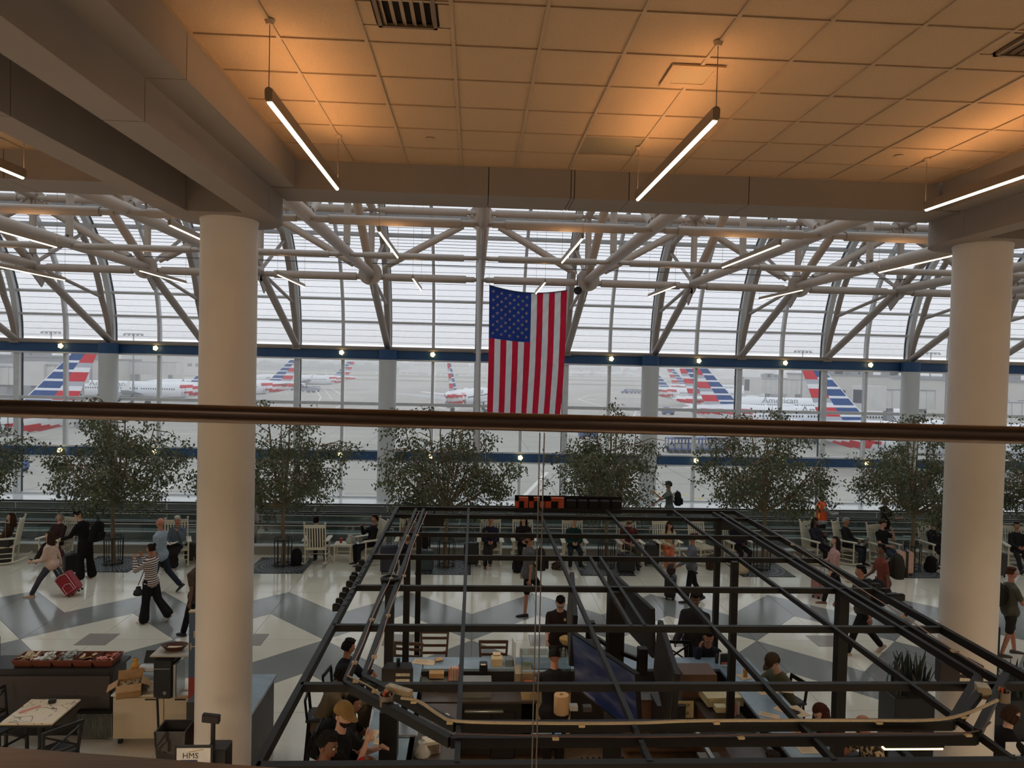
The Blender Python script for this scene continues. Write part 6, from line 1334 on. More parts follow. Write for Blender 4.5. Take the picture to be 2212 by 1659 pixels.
# ---- counters
m_stone = mat('blue_stone', (128, 146, 160), .22, var=.18, scale=4, spec=.6); m_cb = mat('counter_black', (30, 26, 26), .45, var=.15); m_cbr = mat('wood_brown', (96, 66, 46), .5, var=.15, scale=10, stretch=(1, 8, 1)); m_beige = mat('beige_laminate', (196, 170, 128), .5, var=.06); m_card = mat('cardboard', (176, 136, 92), .85, var=.1, scale=20)
ctr = root('bar_counter', (0, 0, 0), 'black bar counter with pale blue stone top running round the bar', 'counter')
for (x0, x1, y0, y1) in ((-1.22, 4.42, 10.50, 10.92), (-1.22, -.70, 4.6, 10.50), (3.84, 4.42, 4.6, 10.50)):
    MB().bb(x0, x1, y0, y1, 1.01, 1.05).build('stone_top', m_stone, ctr); MB().bb(x0 + .12 if x0 < 0 else x0 + .05, x1 - (.05 if x0 < 0 else .12), y0 + .0, y1 - .1, 0, 1.01).build('front_panel', m_cb, ctr, smooth=0)
    m2 = MB(); m2.bb(x0 + .02, x1 - .02, y0 + .02, y1 - .02, .985, 1.01); m2.build('top_edge', m_cb, ctr, smooth=0)
MB().bb(-.70, 3.84, 4.6, 10.5, 0.0, .012).build('floor_mat', mat('bar_floor', (112, 84, 58), .6, var=.2), label='brown floor behind the bar', cat='floor mat')
wkc = root('work_counter', (0, 0, 0), 'low steel work counter inside the far side of the bar', 'counter')
for (x0, x1, y0, y1, z) in ((-.66, 1.0, 9.85, 10.47, .86), (2.25, 3.8, 9.9, 10.47, .86), (3.25, 3.8, 6.5, 9.85, .86), (-.66, -.1, 6.5, 9.8, .86)):
    MB().bb(x0, x1, y0, y1, z - .03, z).build('steel_top', mat('work_top', (66, 56, 50), .35, var=.2), wkc); MB().bb(x0 + .03, x1 - .03, y0 + .05, y1, .08, z - .03).build('under_cabinet', m_cbr if x0 > 1 else m_cb, wkc, smooth=0)
bf = root('bottle_rail', (0, 0, 0), 'steel speed rail full of bottles on the near inner counter', 'bottle rail'); pA, pB = G(1250, 1640, .95), G(1352, 1640, .95)
MB().bb(pA.x - .1, pB.x + .15, pA.y - .28, pA.y + .12, .60, .66).build('shelf', m_dsteel, bf); MB().bb(pA.x - .1, pB.x + .15, pA.y - .3, pA.y - .27, .6, .78).build('front_lip', m_steel, bf)
bc = [((150, 70, 20), .5), ((190, 30, 30), .4), ((205, 150, 60), .4), ((120, 50, 20), .4), ((210, 190, 150), .4), ((170, 40, 50), .4), ((60, 110, 60), .4), ((200, 120, 40), .4), ((220, 210, 200), .3)]
for i in range(16):
    x = pA.x + (pB.x - pA.x) * ((i % 8) + .5) / 8; y = pA.y - .16 + .16 * (i // 8); c = bc[i % 9][0]; g = root('liquor_bottle', (x, y, .66), '%s liquor bottle in the speed rail, %s row, %s from the left' % (('amber', 'red', 'gold', 'brown', 'pale', 'rose', 'green', 'orange', 'clear')[i % 9], 'front' if i < 8 else 'back', ORD[i % 8]), 'bottle', 'bottles in the speed rail')
    MB().lathe([(.034, 0), (.038, .02), (.038, .17), (.014, .22), (.013, .29), (0, .29)], 14).build('glass_body', mat('bottle_%d' % (i % 9), c, .12, var=.1, trans=.3), g); MB().cyl((0, 0, .29), (0, 0, .32), .014, n=10).build('pourer', m_rubber, g); MB().cyl((0, 0, .05), (0, 0, .14), .0385, n=14, caps=False).build('label', mat('bottle_label', (226, 206, 170), .6, var=.2, scale=30), g)
area('bar_light', (1.5, 7.9, 1.95), .5, 9, (1, .78, .52)); area('bar_light', (.2, 9.6, 2.7), .6, 14, (1, .80, .58), sy=.3)
# ---- things on and in the bar, placed by their footprint
def bx(name, px, py, z, d, m, label, cat, rz=0.0, b=.006): p = G(px, py, z); return MB().rbox((0, 0, d[2] / 2), d, b).build(name, m, loc=(p.x, p.y, z), rz=rz, label=label, cat=cat)
T_ = 1.051; Wc = .861
m_paper = mat('menu_paper', (214, 186, 150), .8, var=.06); m_pink = mat('pink_print', (214, 120, 112), .7, var=.1)
def menu(px, py, rz, label, w=.22, h=.30, z=T_, pink=False):
    p = G(px, py, z); g = root('menu_sheet', (p.x, p.y, z), label, 'menu', None, rz); MB().bb(-w / 2, w / 2, -h / 2, h / 2, 0, .003).build('sheet', m_paper, g, smooth=0)
    for i in range(5): MB().bb(-w * .4, w * (.1 + .06 * (i % 3)), h * (.34 - i * .15), h * (.37 - i * .15), .003, .0036).build('print_line', m_pink if pink else mat('print_brown', (150, 120, 92), .8), g, smooth=0)
menu(916, 1430, -.25, 'folded paper menu on the left end of the far counter', .34, .18); bx('napkin', 948, 1428, T_, (.14, .08, .05), mat('napkin', (190, 158, 120), .8), 'crumpled napkin beside the paper menu on the far counter', 'napkin', .4, .02)
menu(1655, 1452 + 40, .2, 'menu in front of the man in the cap', .3, .22); menu(1690, 1489, -.3, 'menu near the elbow of the man in the cap', .28, .2, pink=True); menu(1662, 1545, -.5, 'brown folded menu on the right counter', .26, .12); menu(1700, 1535, .7, 'pink and white menu in front of the curly-haired woman', .2, .3, pink=True)
menu(1722, 1537, .2, 'tan menu under the arm of the curly-haired woman', .22, .3); menu(1732, 1585, 0, 'pink printed menu on the near right counter', .2, .16, pink=True); menu(1745, 1618, 0, 'tan menu in front of the bald man', .25, .2); menu(807, 1587, -.2, 'grey menu card on the left counter by the bearded man', .1, .22); menu(815, 1602, 0, 'white napkin card on the left counter', .08, .14)
p = G(1607, 1462, T_); MB().bb(-.09, .09, -.09, .09, 0, .004).build('napkin', m_paper, loc=(p.x, p.y, T_), rz=.3, label='paper napkin under the glass of beer', cat='napkin')
g = root('beer_glass', (p.x + .02, p.y, T_ + .004), 'glass of amber beer on a napkin at the right counter', 'glass'); MB().lathe([(.030, 0), (.036, .11), (0, .11)], 16).build('beer', mat('beer_amber', (226, 170, 40), .1, var=.05, trans=.4), g); MB().lathe([(.033, 0), (.040, .15)], 16).build('tumbler', m_clear, g)
def tumbler(px, py, z, label): p = G(px, py, z); b = MB(); b.lathe([(.03, 0), (.034, .004), (.038, .12), (.036, .12), (.032, .008), (0, .008)], 16); b.build('drinking_glass', m_clear, loc=(p.x, p.y, z), label=label, cat='glass')
tumbler(1684, 1508, T_, 'empty glass on the right counter beside the menus'); tumbler(860, 1436, T_, 'empty glass on the far left counter corner'); tumbler(872, 1436, T_, 'second empty glass on the far left counter corner, by the post'); tumbler(1228, 1450, T_, 'small glass beside the food display')
p = G(1566, 1438, T_); g = root('picture_stand', (p.x, p.y, T_), 'framed photo card standing on the far right counter', 'sign', None, .1); MB().rbox((0, 0, .11), (.2, .02, .2), .004).build('frame', m_alu, g); MB().bb(-.085, .085, -.014, -.010, .03, .19).build('picture', m_rubber, g, smooth=0); MB().bb(-.07, .07, -.016, -.013, .035, .06).build('picture_band', m_pink, g, smooth=0)
b = MB(); b.lathe([(.025, 0), (.028, .01), (.028, .1), (.015, .14), (0, .14)], 12); p = G(1548, 1432, T_); b.build('sauce_bottle', mat('sauce', (40, 30, 24), .3), loc=(p.x, p.y, T_), label='small dark sauce bottle beside the framed card', cat='bottle')
bx('storage_box', 1073, 1440, T_ - .04, (.17, .16, .15), m_beige, 'beige box on the far counter left of the food display', 'box'); MB().bb(-.06, .06, -.055, .055, 0, .006).build('box_lid', m_paper, loc=G(1073, 1412, T_ + .12), label='cream lid of the beige box on the far counter', cat='lid')
bx('plastic_tub', 1099, 1441, T_ - .04, (.12, .15, .14), mat('tub_grey', (110, 118, 120), .3), 'grey plastic tub between beige box and food display', 'tub'); bx('receipt_printer', 1044, 1452, T_ - .05, (.12, .14, .14), m_rubber, 'black receipt printer on the far counter', 'printer')
q = G(1044, 1436, T_ + .10); MB().bb(-.035, .035, -.02, .02, 0, .004).build('receipt', m_paper, loc=q, label='receipt paper sticking out of the printer', cat='receipt')
bx('menu_board', 1109, 1440, T_ - .04, (.02, .22, .42), mat('board_white', (206, 208, 206), .4), 'white menu board standing on edge beside the food display', 'board', .15)
# ladder-back chairs beyond the bar
m_chair = mat('chair_walnut', (86, 62, 48), .5, var=.12, scale=10)
def ladder(px, py, yaw, label, m=m_chair, xb=False, seat=.46, z=0.0, top=.95):
    p = G(px, py, z + top); g = root('dining_chair', (p.x, p.y, z), label, 'chair', None, math.radians(yaw - 90))
    for s in (-1, 1):
        MB().bar((s * .20, -.20, 0), (s * .20, -.19, seat), .035, .035, up=(0, 1, 0)).build('back_leg', m, g); MB().bar((s * .20, -.19, seat), (s * .225, -.27, top), .035, .03, up=(0, 1, 0)).build('back_post', m, g); MB().bar((s * .20, .20, 0), (s * .20, .19, seat), .035, .035, up=(0, 1, 0)).build('front_leg', m, g); MB().bar((s * .2, -.19, .2), (s * .2, .19, .2), .02, .025).build('stretcher', m, g)
    MB().rbox((0, 0, seat), (.44, .42, .04), .012).build('seat', m_rubber if xb else mat('rush_seat', (170, 110, 66), .7, var=.2), g); MB().bar((-.235, -.272, top - .02), (.235, -.272, top - .02), .025, .05).build('top_rail', m, g)
    if xb:
        for s in (-1, 1): MB().bar((-.2 * s, -.21, seat + .08), (.215 * s, -.262, top - .06), .02, .03, up=(0, 1, 0)).build('cross_brace', m, g)
        MB().bar((-.21, -.21, seat + .08), (.21, -.21, seat + .08), .02, .03).build('lower_rail', m, g)
    else:
        for t in (.25, .5, .75): y_ = -.19 - .08 * t; MB().bar((-.21, y_, seat + (top - seat) * t), (.21, y_, seat + (top - seat) * t), .02, .04).build('ladder_slat', m, g)
    for s in (-1, 1): MB().bar((-.2, s * .19, .25), (.2, s * .19, .25), .02, .025).build('stretcher', m, g)
ladder(937, 1376, 270, 'brown ladder-back bar chair beyond the far counter, left one', top=1.18, seat=.72); ladder(1067, 1398, 270, 'brown ladder-back bar chair beyond the far counter, right one', top=1.12, seat=.70); ladder(874, 1402, 262, 'brown chair with tan rush behind the thin black post', top=1.12, seat=.70)
ladder(1470, 1398, 268, 'black cross-back bar chair left of the man with hand on face', m_black, True, top=1.12, seat=.72)
# food display
p = G(1172, 1462, .9); x0, x1, y = p.x - .36, p.x + .34, 10.2; fd = root('food_display', (0, 0, 0), 'glass-fronted food display with lit pans behind the bar', 'display case')
MB().bb(x0, x1, y - .30, y + .25, .3, .96).build('wood_base', m_beige, fd); MB().bb(x0, x1, y - .32, y - .24, .96, 1.0).build('wood_rail', m_beige, fd); MB().bb(x0, x1, y + .2, y + .22, 1.0, 1.38).build('front_glass', m_smoke, fd, smooth=0); MB().bb(x0, x1, y - .0, y + .22, 1.38, 1.395).build('glass_top', m_smoke, fd, smooth=0)
for xx in (x0, x1): MB().bb(xx - .008, xx + .008, y - .2, y + .22, .96, 1.39).build('side_glass', m_smoke, fd, smooth=0)
MB().cyl((x0 + .03, y + .12, 1.06), (x1 - .2, y + .12, 1.06), .05, n=16).build('steel_roller', m_steel, fd)
for i, c in enumerate(((196, 96, 60), (150, 34, 34), (120, 84, 52), (190, 120, 70))): MB().bb(x0 + .04 + i * .16, x0 + .18 + i * .16, y - .2, y + .02, .97, 1.0).build('pan', m_steel, fd); MB().bb(x0 + .05 + i * .16, x0 + .17 + i * .16, y - .19, y + .01, 1.0, 1.012).build('food', mat('food_%d' % i, c, .7, var=.3, scale=40, bump=.5), fd)
b = MB(); b.lathe([(.05, 0), (.10, .06), (.105, .10), (.06, .13), (0, .13)], 14); b.build('bread_basket', mat('basket_straw', (176, 140, 84), .8, var=.3, scale=50, bump=1), loc=G(1222, 1392, 1.2), label='round straw basket on the food display', cat='basket')
sack(G(1217, 1420, 1.0), (.03, .03, .14), m_poly, 'white squeeze bottle by the hands of the cook', name='squeeze_bottle')
# boxes, bins and machines behind the bar
g = root('wire_shelf', G(950, 1505, .7), 'black wire shelf unit with tubs inside the left of the bar', 'shelf')
for z in (-.45, 0, .22): MB().bb(-.28, .28, -.2, .2, z, z + .012).build('wire_tier', m_dsteel, g, smooth=0)
for sx in (-1, 1):
    for sy in (-1, 1): MB().cyl((sx * .27, sy * .19, -.7), (sx * .27, sy * .19, .4), .012, n=6).build('shelf_post', m_dsteel, g)
bx('plastic_tub', 930, 1500, .78, (.24, .2, .14), m_poly, 'clear plastic tub on the wire shelf', 'tub'); bx('cardboard_tray', 943, 1462, .95, (.22, .14, .08), m_card, 'cardboard tray of packets beside the menu holder', 'tray')
p = G(977, 1468, .95)
for i in range(9): MB().bb(-.006, .006, -.04, .04, 0, .17 + .01 * (i % 3)).build('folded_menu', m_paper if i % 2 else m_pink, loc=(p.x - .05 + i * .017, p.y, p.z), rz=.05 * (i % 3 - 1), label='folded menu standing in the row behind the far counter', cat='menu', group='folded menus behind the far counter')
bx('microwave_oven', 1030, 1498, .86, (.42, .3, .2), m_dsteel, 'grey microwave oven facing the camera on the low counter', 'microwave'); bx('prep_shelf', 1045, 1530, .7, (.55, .3, .03), m_dsteel, 'steel shelf below the microwave', 'shelf')
g = root('trash_can', G(1085, 1585, 0.3), 'black bin with a white liner inside the bar', 'bin'); g.location.z = 0; MB().rbox((0, 0, .36), (.36, .32, .72), .03).build('bin_body', m_rubber, g); s_ = sack((0, 0, .66), (.15, .13, .14), m_poly, None, None, name='liner'); s_.parent = g; s_.location = (0, 0, .68)
bx('fridge_unit', 1128, 1560, .3, (.26, .3, .8), mat('fridge_beige', (150, 132, 104), .5), 'beige refrigerated unit beside the cook', 'fridge'); bx('storage_bin', 1138, 1450, .98, (.16, .14, .12), mat('olive_bin', (110, 112, 70), .5), 'small olive bin with vegetables left of the cook', 'bin')
g = root('paper_towel_roll', G(1212, 1540, 1.0), 'large brown paper towel roll standing behind the bar', 'paper roll'); MB().lathe([(.02, 0), (.095, 0), (.10, .01), (.10, .24), (.095, .25), (.025, .25), (.02, .2)], 24).build('roll', mat('kraft', (186, 150, 110), .85, var=.06), g); MB().bb(.09, .10, -.02, .1, -.02, .2).build('loose_sheet', MATS['kraft'], g, smooth=0)
bx('small_box', 1238, 1533, .9, (.12, .1, .07), mat('box_white', (200, 196, 190), .6), 'white patterned carton by the paper towel roll', 'box'); bx('small_box', 1268, 1535, .9, (.12, .1, .07), mat('box_dark', (70, 60, 60), .6), 'dark carton right of the patterned one', 'box')
bx('soda_gun_tray', 1170, 1590, .95, (.26, .16, .04), m_steel, 'steel tray between the near ring beams', 'tray'); bx('ice_scoop', 1205, 1592, .97, (.08, .06, .06), mat('blue_plastic', (90, 130, 180), .3), 'small blue scoop on the inner counter', 'scoop')
bx('cash_tray', 880, 1575, T_, (.28, .40, .03), m_steel, 'large steel tray lying on the left inner counter', 'tray')
g = root('carton', G(930, 1632, .80), 'printed carton at the lower left inside the bar', 'box', None, .3); MB().rbox((0, 0, .1), (.2, .16, .22), .004).build('box_body', mat('carton_white', (196, 186, 166), .7, var=.2, scale=30), g); MB().bb(-.09, .09, -.084, -.08, .05, .17).build('print_panel', mat('carton_print', (110, 96, 84), .7, var=.4, scale=40), g, smooth=0)
sack(G(912, 1638, .82), (.1, .09, .2), m_poly, 'clear bag of cups next to the printed carton', name='bag_of_cups'); tumbler(898, 1645, .82, 'white cup left of the bag of cups')
bx('linen_pile', 952, 1558, .95, (.26, .16, .07), mat('cloth_white', (200, 198, 190), .8), 'folded white cloth on the left inner counter', 'cloth', .3, .03)
# sink side
m_cream2 = mat('cream_plastic', (206, 190, 146), .5, var=.05)
g = root('bus_tub', G(1556, 1512, .9), 'cream bus tub on the right inner counter', 'tub', None, .05); b = MB(); b.bb(-.26, .26, -.2, .2, 0, .02); 
for (a_, c_, d_, e_) in ((-.26, -.25, -.2, .2), (.25, .26, -.2, .2), (-.26, .26, -.2, -.19), (-.26, .26, .19, .2)): b.bb(a_, c_, d_, e_, .02, .13)
b.build('tub', m_cream2, g, smooth=0); MB().bb(-.28, .28, -.22, .22, .125, .135).build('rim', m_cream2, g, smooth=0).scale = (1, 1, 1); g.children[-1].hide_render = False
bx('caddy', 1556, 1536, .92, (.16, .12, .08), m_cream2, 'small cream caddy in front of the bus tub', 'caddy'); bx('squeeze_pack', 1572, 1528, .95, (.07, .03, .14), m_beige, 'beige packet box beside the napkin jar', 'box')
g = root('sugar_jar', G(1588, 1545, .93), 'pitcher stuffed with pink and white sweetener packets', 'jar'); MB().lathe([(.06, 0), (.075, .15)], 18).build('pitcher', m_clear, g)
for i in range(14): MB().box((0, 0, .1), (.045, .012, .17), i * .9).build('packet', mat('packet_pink', (222, 130, 120), .7) if i % 3 else m_poly, g, smooth=0).location = (.035 * math.cos(i * 2.1), .035 * math.sin(i * 2.1), 0)
b = MB(); b.lathe([(.035, 0), (.05, .05), (.045, .14), (.02, .19), (0, .19)], 12); b.build('lime_bottle', mat('lime_yellow', (150, 150, 50), .4, var=.3), loc=G(1583, 1506, .93), label='yellow-green bottle behind the sweetener pitcher', cat='bottle')
g = root('bar_sink', (0, 0, 0), 'steel sink unit with raised rim along the right inner counter', 'sink')
for (x0, x1, y0, y1) in ((2.95, 3.0, 6.2, 9.0), (3.75, 3.8, 6.2, 9.0), (3.0, 3.75, 8.95, 9.0), (3.0, 3.75, 7.75, 7.80)): MB().bb(x0, x1, y0, y1, .88, .92).build('rim', m_steel, g, smooth=0)
MB().bb(3.0, 3.75, 6.2, 8.95, .6, .62).build('basin', m_dsteel, g, smooth=0); MB().tube([(3.35, 7.75, .9), (3.35, 7.75, 1.12), (3.35, 7.65, 1.18), (3.35, 7.55, 1.12)], .014, 8).build('faucet', m_steel, g)
g = root('prep_sink_sign', G(1480, 1535, .8), 'yellowed paper sign reading PREP SINK', 'sign'); MB().bb(-.12, .12, -.004, 0, -.10, .14).build('sheet', mat('aged_paper', (186, 168, 124), .8), g, smooth=0); mt_ = mat('ink', (60, 52, 44), .7)
text('PREP', .075, mt_, g, basis((-.09, -.006, .05), (1, 0, 0), (0, 0, 1), (0, -1, 0)), 'lettering', .001); text('SINK', .075, mt_, g, basis((-.09, -.006, -.06), (1, 0, 0), (0, 0, 1), (0, -1, 0)), 'lettering', .001)
bx('under_bar_cabinet', 1500, 1560, .4, (.5, .4, .8), m_cbr, 'brown under-bar cabinet carrying the paper sign', 'cabinet'); bx('drawer_stack', 1440, 1600, .3, (.4, .4, .6), m_cb, 'dark cabinet below the ribbed television', 'cabinet')
# ---- people at the bar
def at_head(px, py, z): return G(px, py, z)
def stool(x, y, yaw, label): 
    g = root('bar_stool', (x, y, 0), label, 'stool', None, math.radians(yaw - 90)); MB().rbox((0, 0, .74), (.38, .38, .05), .015).build('seat', m_rubber, g)
    for sx in (-1, 1):
        for sy in (-1, 1): MB().bar((sx * .15, sy * .15, .72), (sx * .2, sy * .2, 0), .03, .03).build('leg', m_black, g)
    for s in (-1, 1): MB().bar((s * .16, -.17, .76), (s * .17, -.2, 1.02), .03, .03).build('back_post', m_black, g)
    MB().bar((-.18, -.2, 1.02), (.18, -.2, 1.02), .02, .06).build('back_rail', m_black, g); MB().bar((-.18, .17, .3), (.18, .17, .3), .02, .02).build('foot_rail', m_black, g)
def guest(px, py, yaw, hz, sl, lb, dx=0, dy=0, **kw):
    p = G(px, py, hz - .11); k = dict(pose=STOOL, H=1.75); k.update(kw); a = math.radians(yaw); x, y = p.x + dx, p.y + dy
    f = .12 + .5 * math.sin(math.radians(k['pose']['lean'])); x -= math.cos(a) * f; y -= math.sin(a) * f
    stool(x, y, yaw, sl); return person(x, y, hz - .90 * k['H'] / 1.75 - .05, yaw, seat=1, label=lb, **k)
BK = (24, 22, 24)
guest(765, 1392, -8, 1.56, 'bar stool under the man at the far left corner of the bar', 'man with short black hair seen from behind at the far left of the bar', skin='tan', top=(30, 30, 40), sleeve='jacket', bottom=(120, 104, 84), hair='black', style='short', pose=P(**{**STOOL, 'head': (10, 35)}))
guest(748, 1438, 5, 1.52, 'bar stool under the person in the khaki hood', 'person in a black beanie and khaki hooded jacket', top=(104, 90, 70), sleeve='jacket', bottom=(40, 38, 38), hair='black', style='bob', hat=None, skin='brown', pose=P(**{**STOOL, 'lean': 24, 'head': (24, 30)}))
gb = guest(778, 1508, 0, 1.50, 'bar stool under the person with the black backpack', 'person in a black patterned shirt leaning over the bar beside the bearded man', top=(34, 32, 34), sleeve='short', bottom=BK, hair='black', style='short', skin='tan', pose=P(**{**STOOL, 'lean': 22}))
g = backpack(0, 0, 0, 0, (22, 22, 26), 'black backpack worn at the bar behind the bearded man', 1.0); g.location = world(gb, (0, -.22, .12)); g.rotation_euler = (.35, 0, gb['yaw'] + PI)
guest(756, 1532, 12, 1.80, 'bar stool under the bearded man', 'bearded man in a tan and black cap and black t-shirt raising his hand', top=(20, 19, 20), sleeve='short', bottom=(36, 34, 36), hair='dkbrown', style='short', beard='dkbrown', hat=(150, 118, 72), skin='fair', heavy=1.15, pose=P(**{**STOOL, 'turn': -20, 'ar': (62, 16), 'er': 100, 'al': (50, 10), 'el': 70, 'head': (8, -28), 'ir': 10}), H=1.98)
guest(722, 1596, 20, 1.78, 'bar stool under the smiling man in red', 'smiling young man in a red shirt at the lower left of the bar', top=(176, 24, 40), sleeve='long', bottom=(40, 40, 46), hair='black', style='fade', skin='brown', H=1.95, pose=P(**{**STOOL, 'ar': (75, 10), 'er': 20, 'al': (60, 10), 'head': (10, -35)}))
guest(1532, 1372, -100, 1.50, 'bar stool under the man with his hand on his face', 'man in a dark navy sweater over a light collar, hand on his face', top=(26, 30, 44), sleeve='long', bottom=BK, hair='black', style='short', skin='tan', pose=P(**{**STOOL, 'ar': (64, 16), 'er': 118, 'ir': 40, 'head': (20, 0)}))
guest(1668, 1415, 196, 1.56, 'bar stool under the man in the brown cap', 'man in a brown cap and olive t-shirt leaning on the right counter', top=(88, 86, 64), sleeve='short', bottom=(90, 82, 66), hair='dkbrown', style='short', hat=(74, 58, 46), skin='fair', heavy=1.05, pose=P(**{**STOOL, 'lean': 22, 'al': (60, 12), 'ar': (60, 12), 'el': 45, 'er': 45, 'head': (28, 0)}), H=1.82)
guest(1770, 1520, 192, 1.50, 'bar stool under the woman with long curly hair', 'woman with long curly auburn hair in black at the right counter', top=BK, sleeve='long', bottom=BK, hair='auburn', style='curly', skin='fair', pose=P(**{**STOOL, 'lean': 26, 'al': (60, 12), 'ar': (60, 12), 'head': (30, 0)}))
mpat = cloth('leafy', (176, 150, 112)); n_ = mpat.node_tree.nodes; [setattr(x.inputs['Scale'], 'default_value', 26) for x in n_ if x.type == 'TEX_NOISE'][:1]; rr = [x for x in n_ if x.type == 'VALTORGB'][0]; rr.color_ramp.interpolation = 'CONSTANT'; rr.color_ramp.elements[0].color = lin((58, 48, 40)) + (1,); rr.color_ramp.elements[1].color = lin((188, 166, 130)) + (1,); rr.color_ramp.elements[1].position = .5
guest(1857, 1552, 180, 1.50, 'bar stool under the bald man', 'bald man in a tan patterned shirt at the right counter', top=(176, 150, 112), sleeve='short', bottom=(60, 54, 50), hair='grey', style='bald', glasses=True, skin='ruddy', topm=mpat, heavy=1.1, pose=P(**{**STOOL, 'lean': 18, 'head': (20, 0)}))
guest(1658, 1630, 100, 1.42, 'bar stool under the dark-haired head at the bottom', 'person with short dark hair at the bottom edge of the bar', top=BK, bottom=BK, hair='dkbrown', style='short', skin='tan')
guest(2196, 1535, 0, 1.46, 'bar stool under the woman in glasses at the right edge', 'woman with brown hair and glasses in black at the right edge', top=BK, sleeve='long', bottom=BK, hair='brown', style='bob', glasses=True, pose=P(**{**STOOL, 'head': (18, -10)}))
g = stool(G(1940, 1632, .75).x, G(1940, 1632, .75).y, 180, 'empty brown bar stool right of the bald man')
p = G(1208, 1290, 1.62); pg = person(p.x, 11.95, 0, -95, 1.76, P(lean=10, al=(20, 8), ar=(22, 8), el=60, er=60, head=(34, 0)), 'fair', (44, 32, 32), 'short', BK, hair='black', style='short', glasses=True, label='young man in glasses and a dark polo shirt looking down', heavy=1.1)
MB().rbox((0, 0, 0), (.035, .006, .045), .002).build('chest_emblem', mat('emblem', (210, 180, 130), .6), pg['g']).location = pg['chest'] + Vector((-.08, .165, .05))
p = G(1192, 1405, 1.58); person(p.x, 9.45, 0, 88, 1.74, P(lean=10, al=(28, 8), ar=(28, 8), el=60, er=60, head=(24, 0)), 'tan', BK, 'short', BK, hair='black', style='curly' if False else 'short', label='cook in black seen from behind, working inside the bar', heavy=1.15)
p = G(1505, 1300, 1.64); person(p.x, 11.85, 0, -120, 1.80, P(lean=4, al=(20, 8), ar=(20, 8), el=50, er=50, head=(15, 30)), 'brown', (44, 42, 46), 'jacket', BK, hair='black', style='fade', label='man with cropped hair in a dark grey jacket standing beyond the bar', heavy=1.1)
# ================================================================== THE CAFE CORNER AT THE LEFT
FY = 10.62
cc = root('cafe_counter', (0, 0, 0), 'dark cafe counter with grey panel, baskets on top', 'counter'); xl, xr = A(-40, 1500, FY).x, A(244, 1500, FY).x; ztop = A(100, 1442, FY).z
m_pan = mat('grey_panel', (74, 66, 62), .7, var=.1, scale=30); MB().bb(xl, xr, FY, FY + .40, 0, ztop - .04).build('carcass', m_cb, cc, smooth=0); MB().bb(xl, xr - .04, FY - .02, FY, .16, ztop - .12).build('front_panel', m_pan, cc, smooth=0); MB().bb(xl, xr + .05, FY - .05, FY + .44, ztop - .04, ztop).build('worktop', m_cb, cc)
g = root('heater_grille', (0, 0, 0), 'low black slatted radiator in front of the cafe counter', 'radiator'); ga, gb_ = A(168, 1560, FY - .12).x, A(243, 1560, FY - .12).x; z0, z1 = A(200, 1592, FY - .12).z, A(200, 1538, FY - .12).z
MB().bb(ga, gb_, FY - .10, FY - .06, max(z0, .02), z1).build('back', m_rubber, g, smooth=0); MB().bb(ga, gb_, FY - .14, FY - .06, z1 - .02, z1 + .02).build('top_rail', m_black, g, smooth=0)
sm_ = MB().bb(-.006, .006, -.02, .02, 0, z1 - .05).mesh('slat', m_dsteel, 0)
for i in range(24): ob('slat', sm_, g, (ga + (gb_ - ga) * (i + .5) / 24, FY - .11, .03))
# baskets of snacks
m_bask = mat('brown_basket', (128, 66, 46), .7, var=.2, scale=40, bump=.6)
for i, (px, m_c, t_) in enumerate(((64, (200, 176, 140), 'light wrapped bars'), (104, (214, 210, 200), 'white packets'), (148, (170, 168, 160), 'clear wrapped cutlery'), (191, (196, 160, 120), 'a few tan packets'), (234, (206, 130, 110), 'pink packets'))):
    p = G(px, 1430, ztop); g = root('snack_basket', (p.x, FY + .18, ztop), 'brown basket with ' + t_ + ' on the cafe counter', 'basket'); b = MB()
    b.add([(-.12, -.14, 0), (.12, -.14, 0), (.12, .14, 0), (-.12, .14, 0), (-.15, -.18, .10), (.15, -.18, .10), (.15, .18, .10), (-.15, .18, .10), (-.135, -.165, .10), (.135, -.165, .10), (.135, .165, .10), (-.135, .165, .10)], [(0, 3, 2, 1), (0, 1, 5, 4), (1, 2, 6, 5), (2, 3, 7, 6), (3, 0, 4, 7), (4, 5, 9, 8), (5, 6, 10, 9), (6, 7, 11, 10), (7, 4, 8, 11)]); b.build('basket', m_bask, g, smooth=0)
    b = MB(); rg = random.Random(i)
    for q in range(26 if i != 3 else 6): b.box((0, 0, 0), (.015 + rg.random() * .03, .10, .012), 0, Matrix.Translation((rg.uniform(-.1, .1), rg.uniform(-.11, .11), rg.uniform(.05, .11 if i != 2 else .15))) @ Euler((rg.uniform(-.5, .5), rg.uniform(-.5, .5), rg.uniform(-1, 1))).to_matrix().to_4x4())
    b.build('packets', mat('pack_%d' % i, m_c, .5, var=.2), g, kind='stuff', smooth=0)
# snack rack at the left edge
p = G(8, 1400, 1.0); g = root('snack_rack', (p.x - .12, FY + .22, ztop), 'black snack rack at the left edge', 'rack'); MB().prism([(-.25, -.2), (.12, -.2), (.28, .2), (-.25, .2)], 0, .30).build('stand', m_cb, g, smooth=0); MB().bb(-.25, -.02, -.205, -.2, .08, .28).build('price_card', m_beige, g, smooth=0)
rg = random.Random(4)
for i in range(16):
    o_ = MB().rbox((0, 0, 0), (.14, .05, .17), .02).build('snack_bag', mat('snack_%d' % (i % 3), ((164, 34, 40), (200, 60, 60), (60, 34, 34))[i % 3], .35, var=.5, scale=14), loc=(p.x - .26 + .11 * (i % 3), FY + .22 + .04 * (i // 6), ztop + .30 + .10 * (i // 3)), label='shiny red snack bag clipped to the rack at the left edge', cat='snack bag', group='red snack bags on the rack'); o_.rotation_euler = (rg.uniform(-.5, .2), rg.uniform(-.3, .3), rg.uniform(-.5, .5))
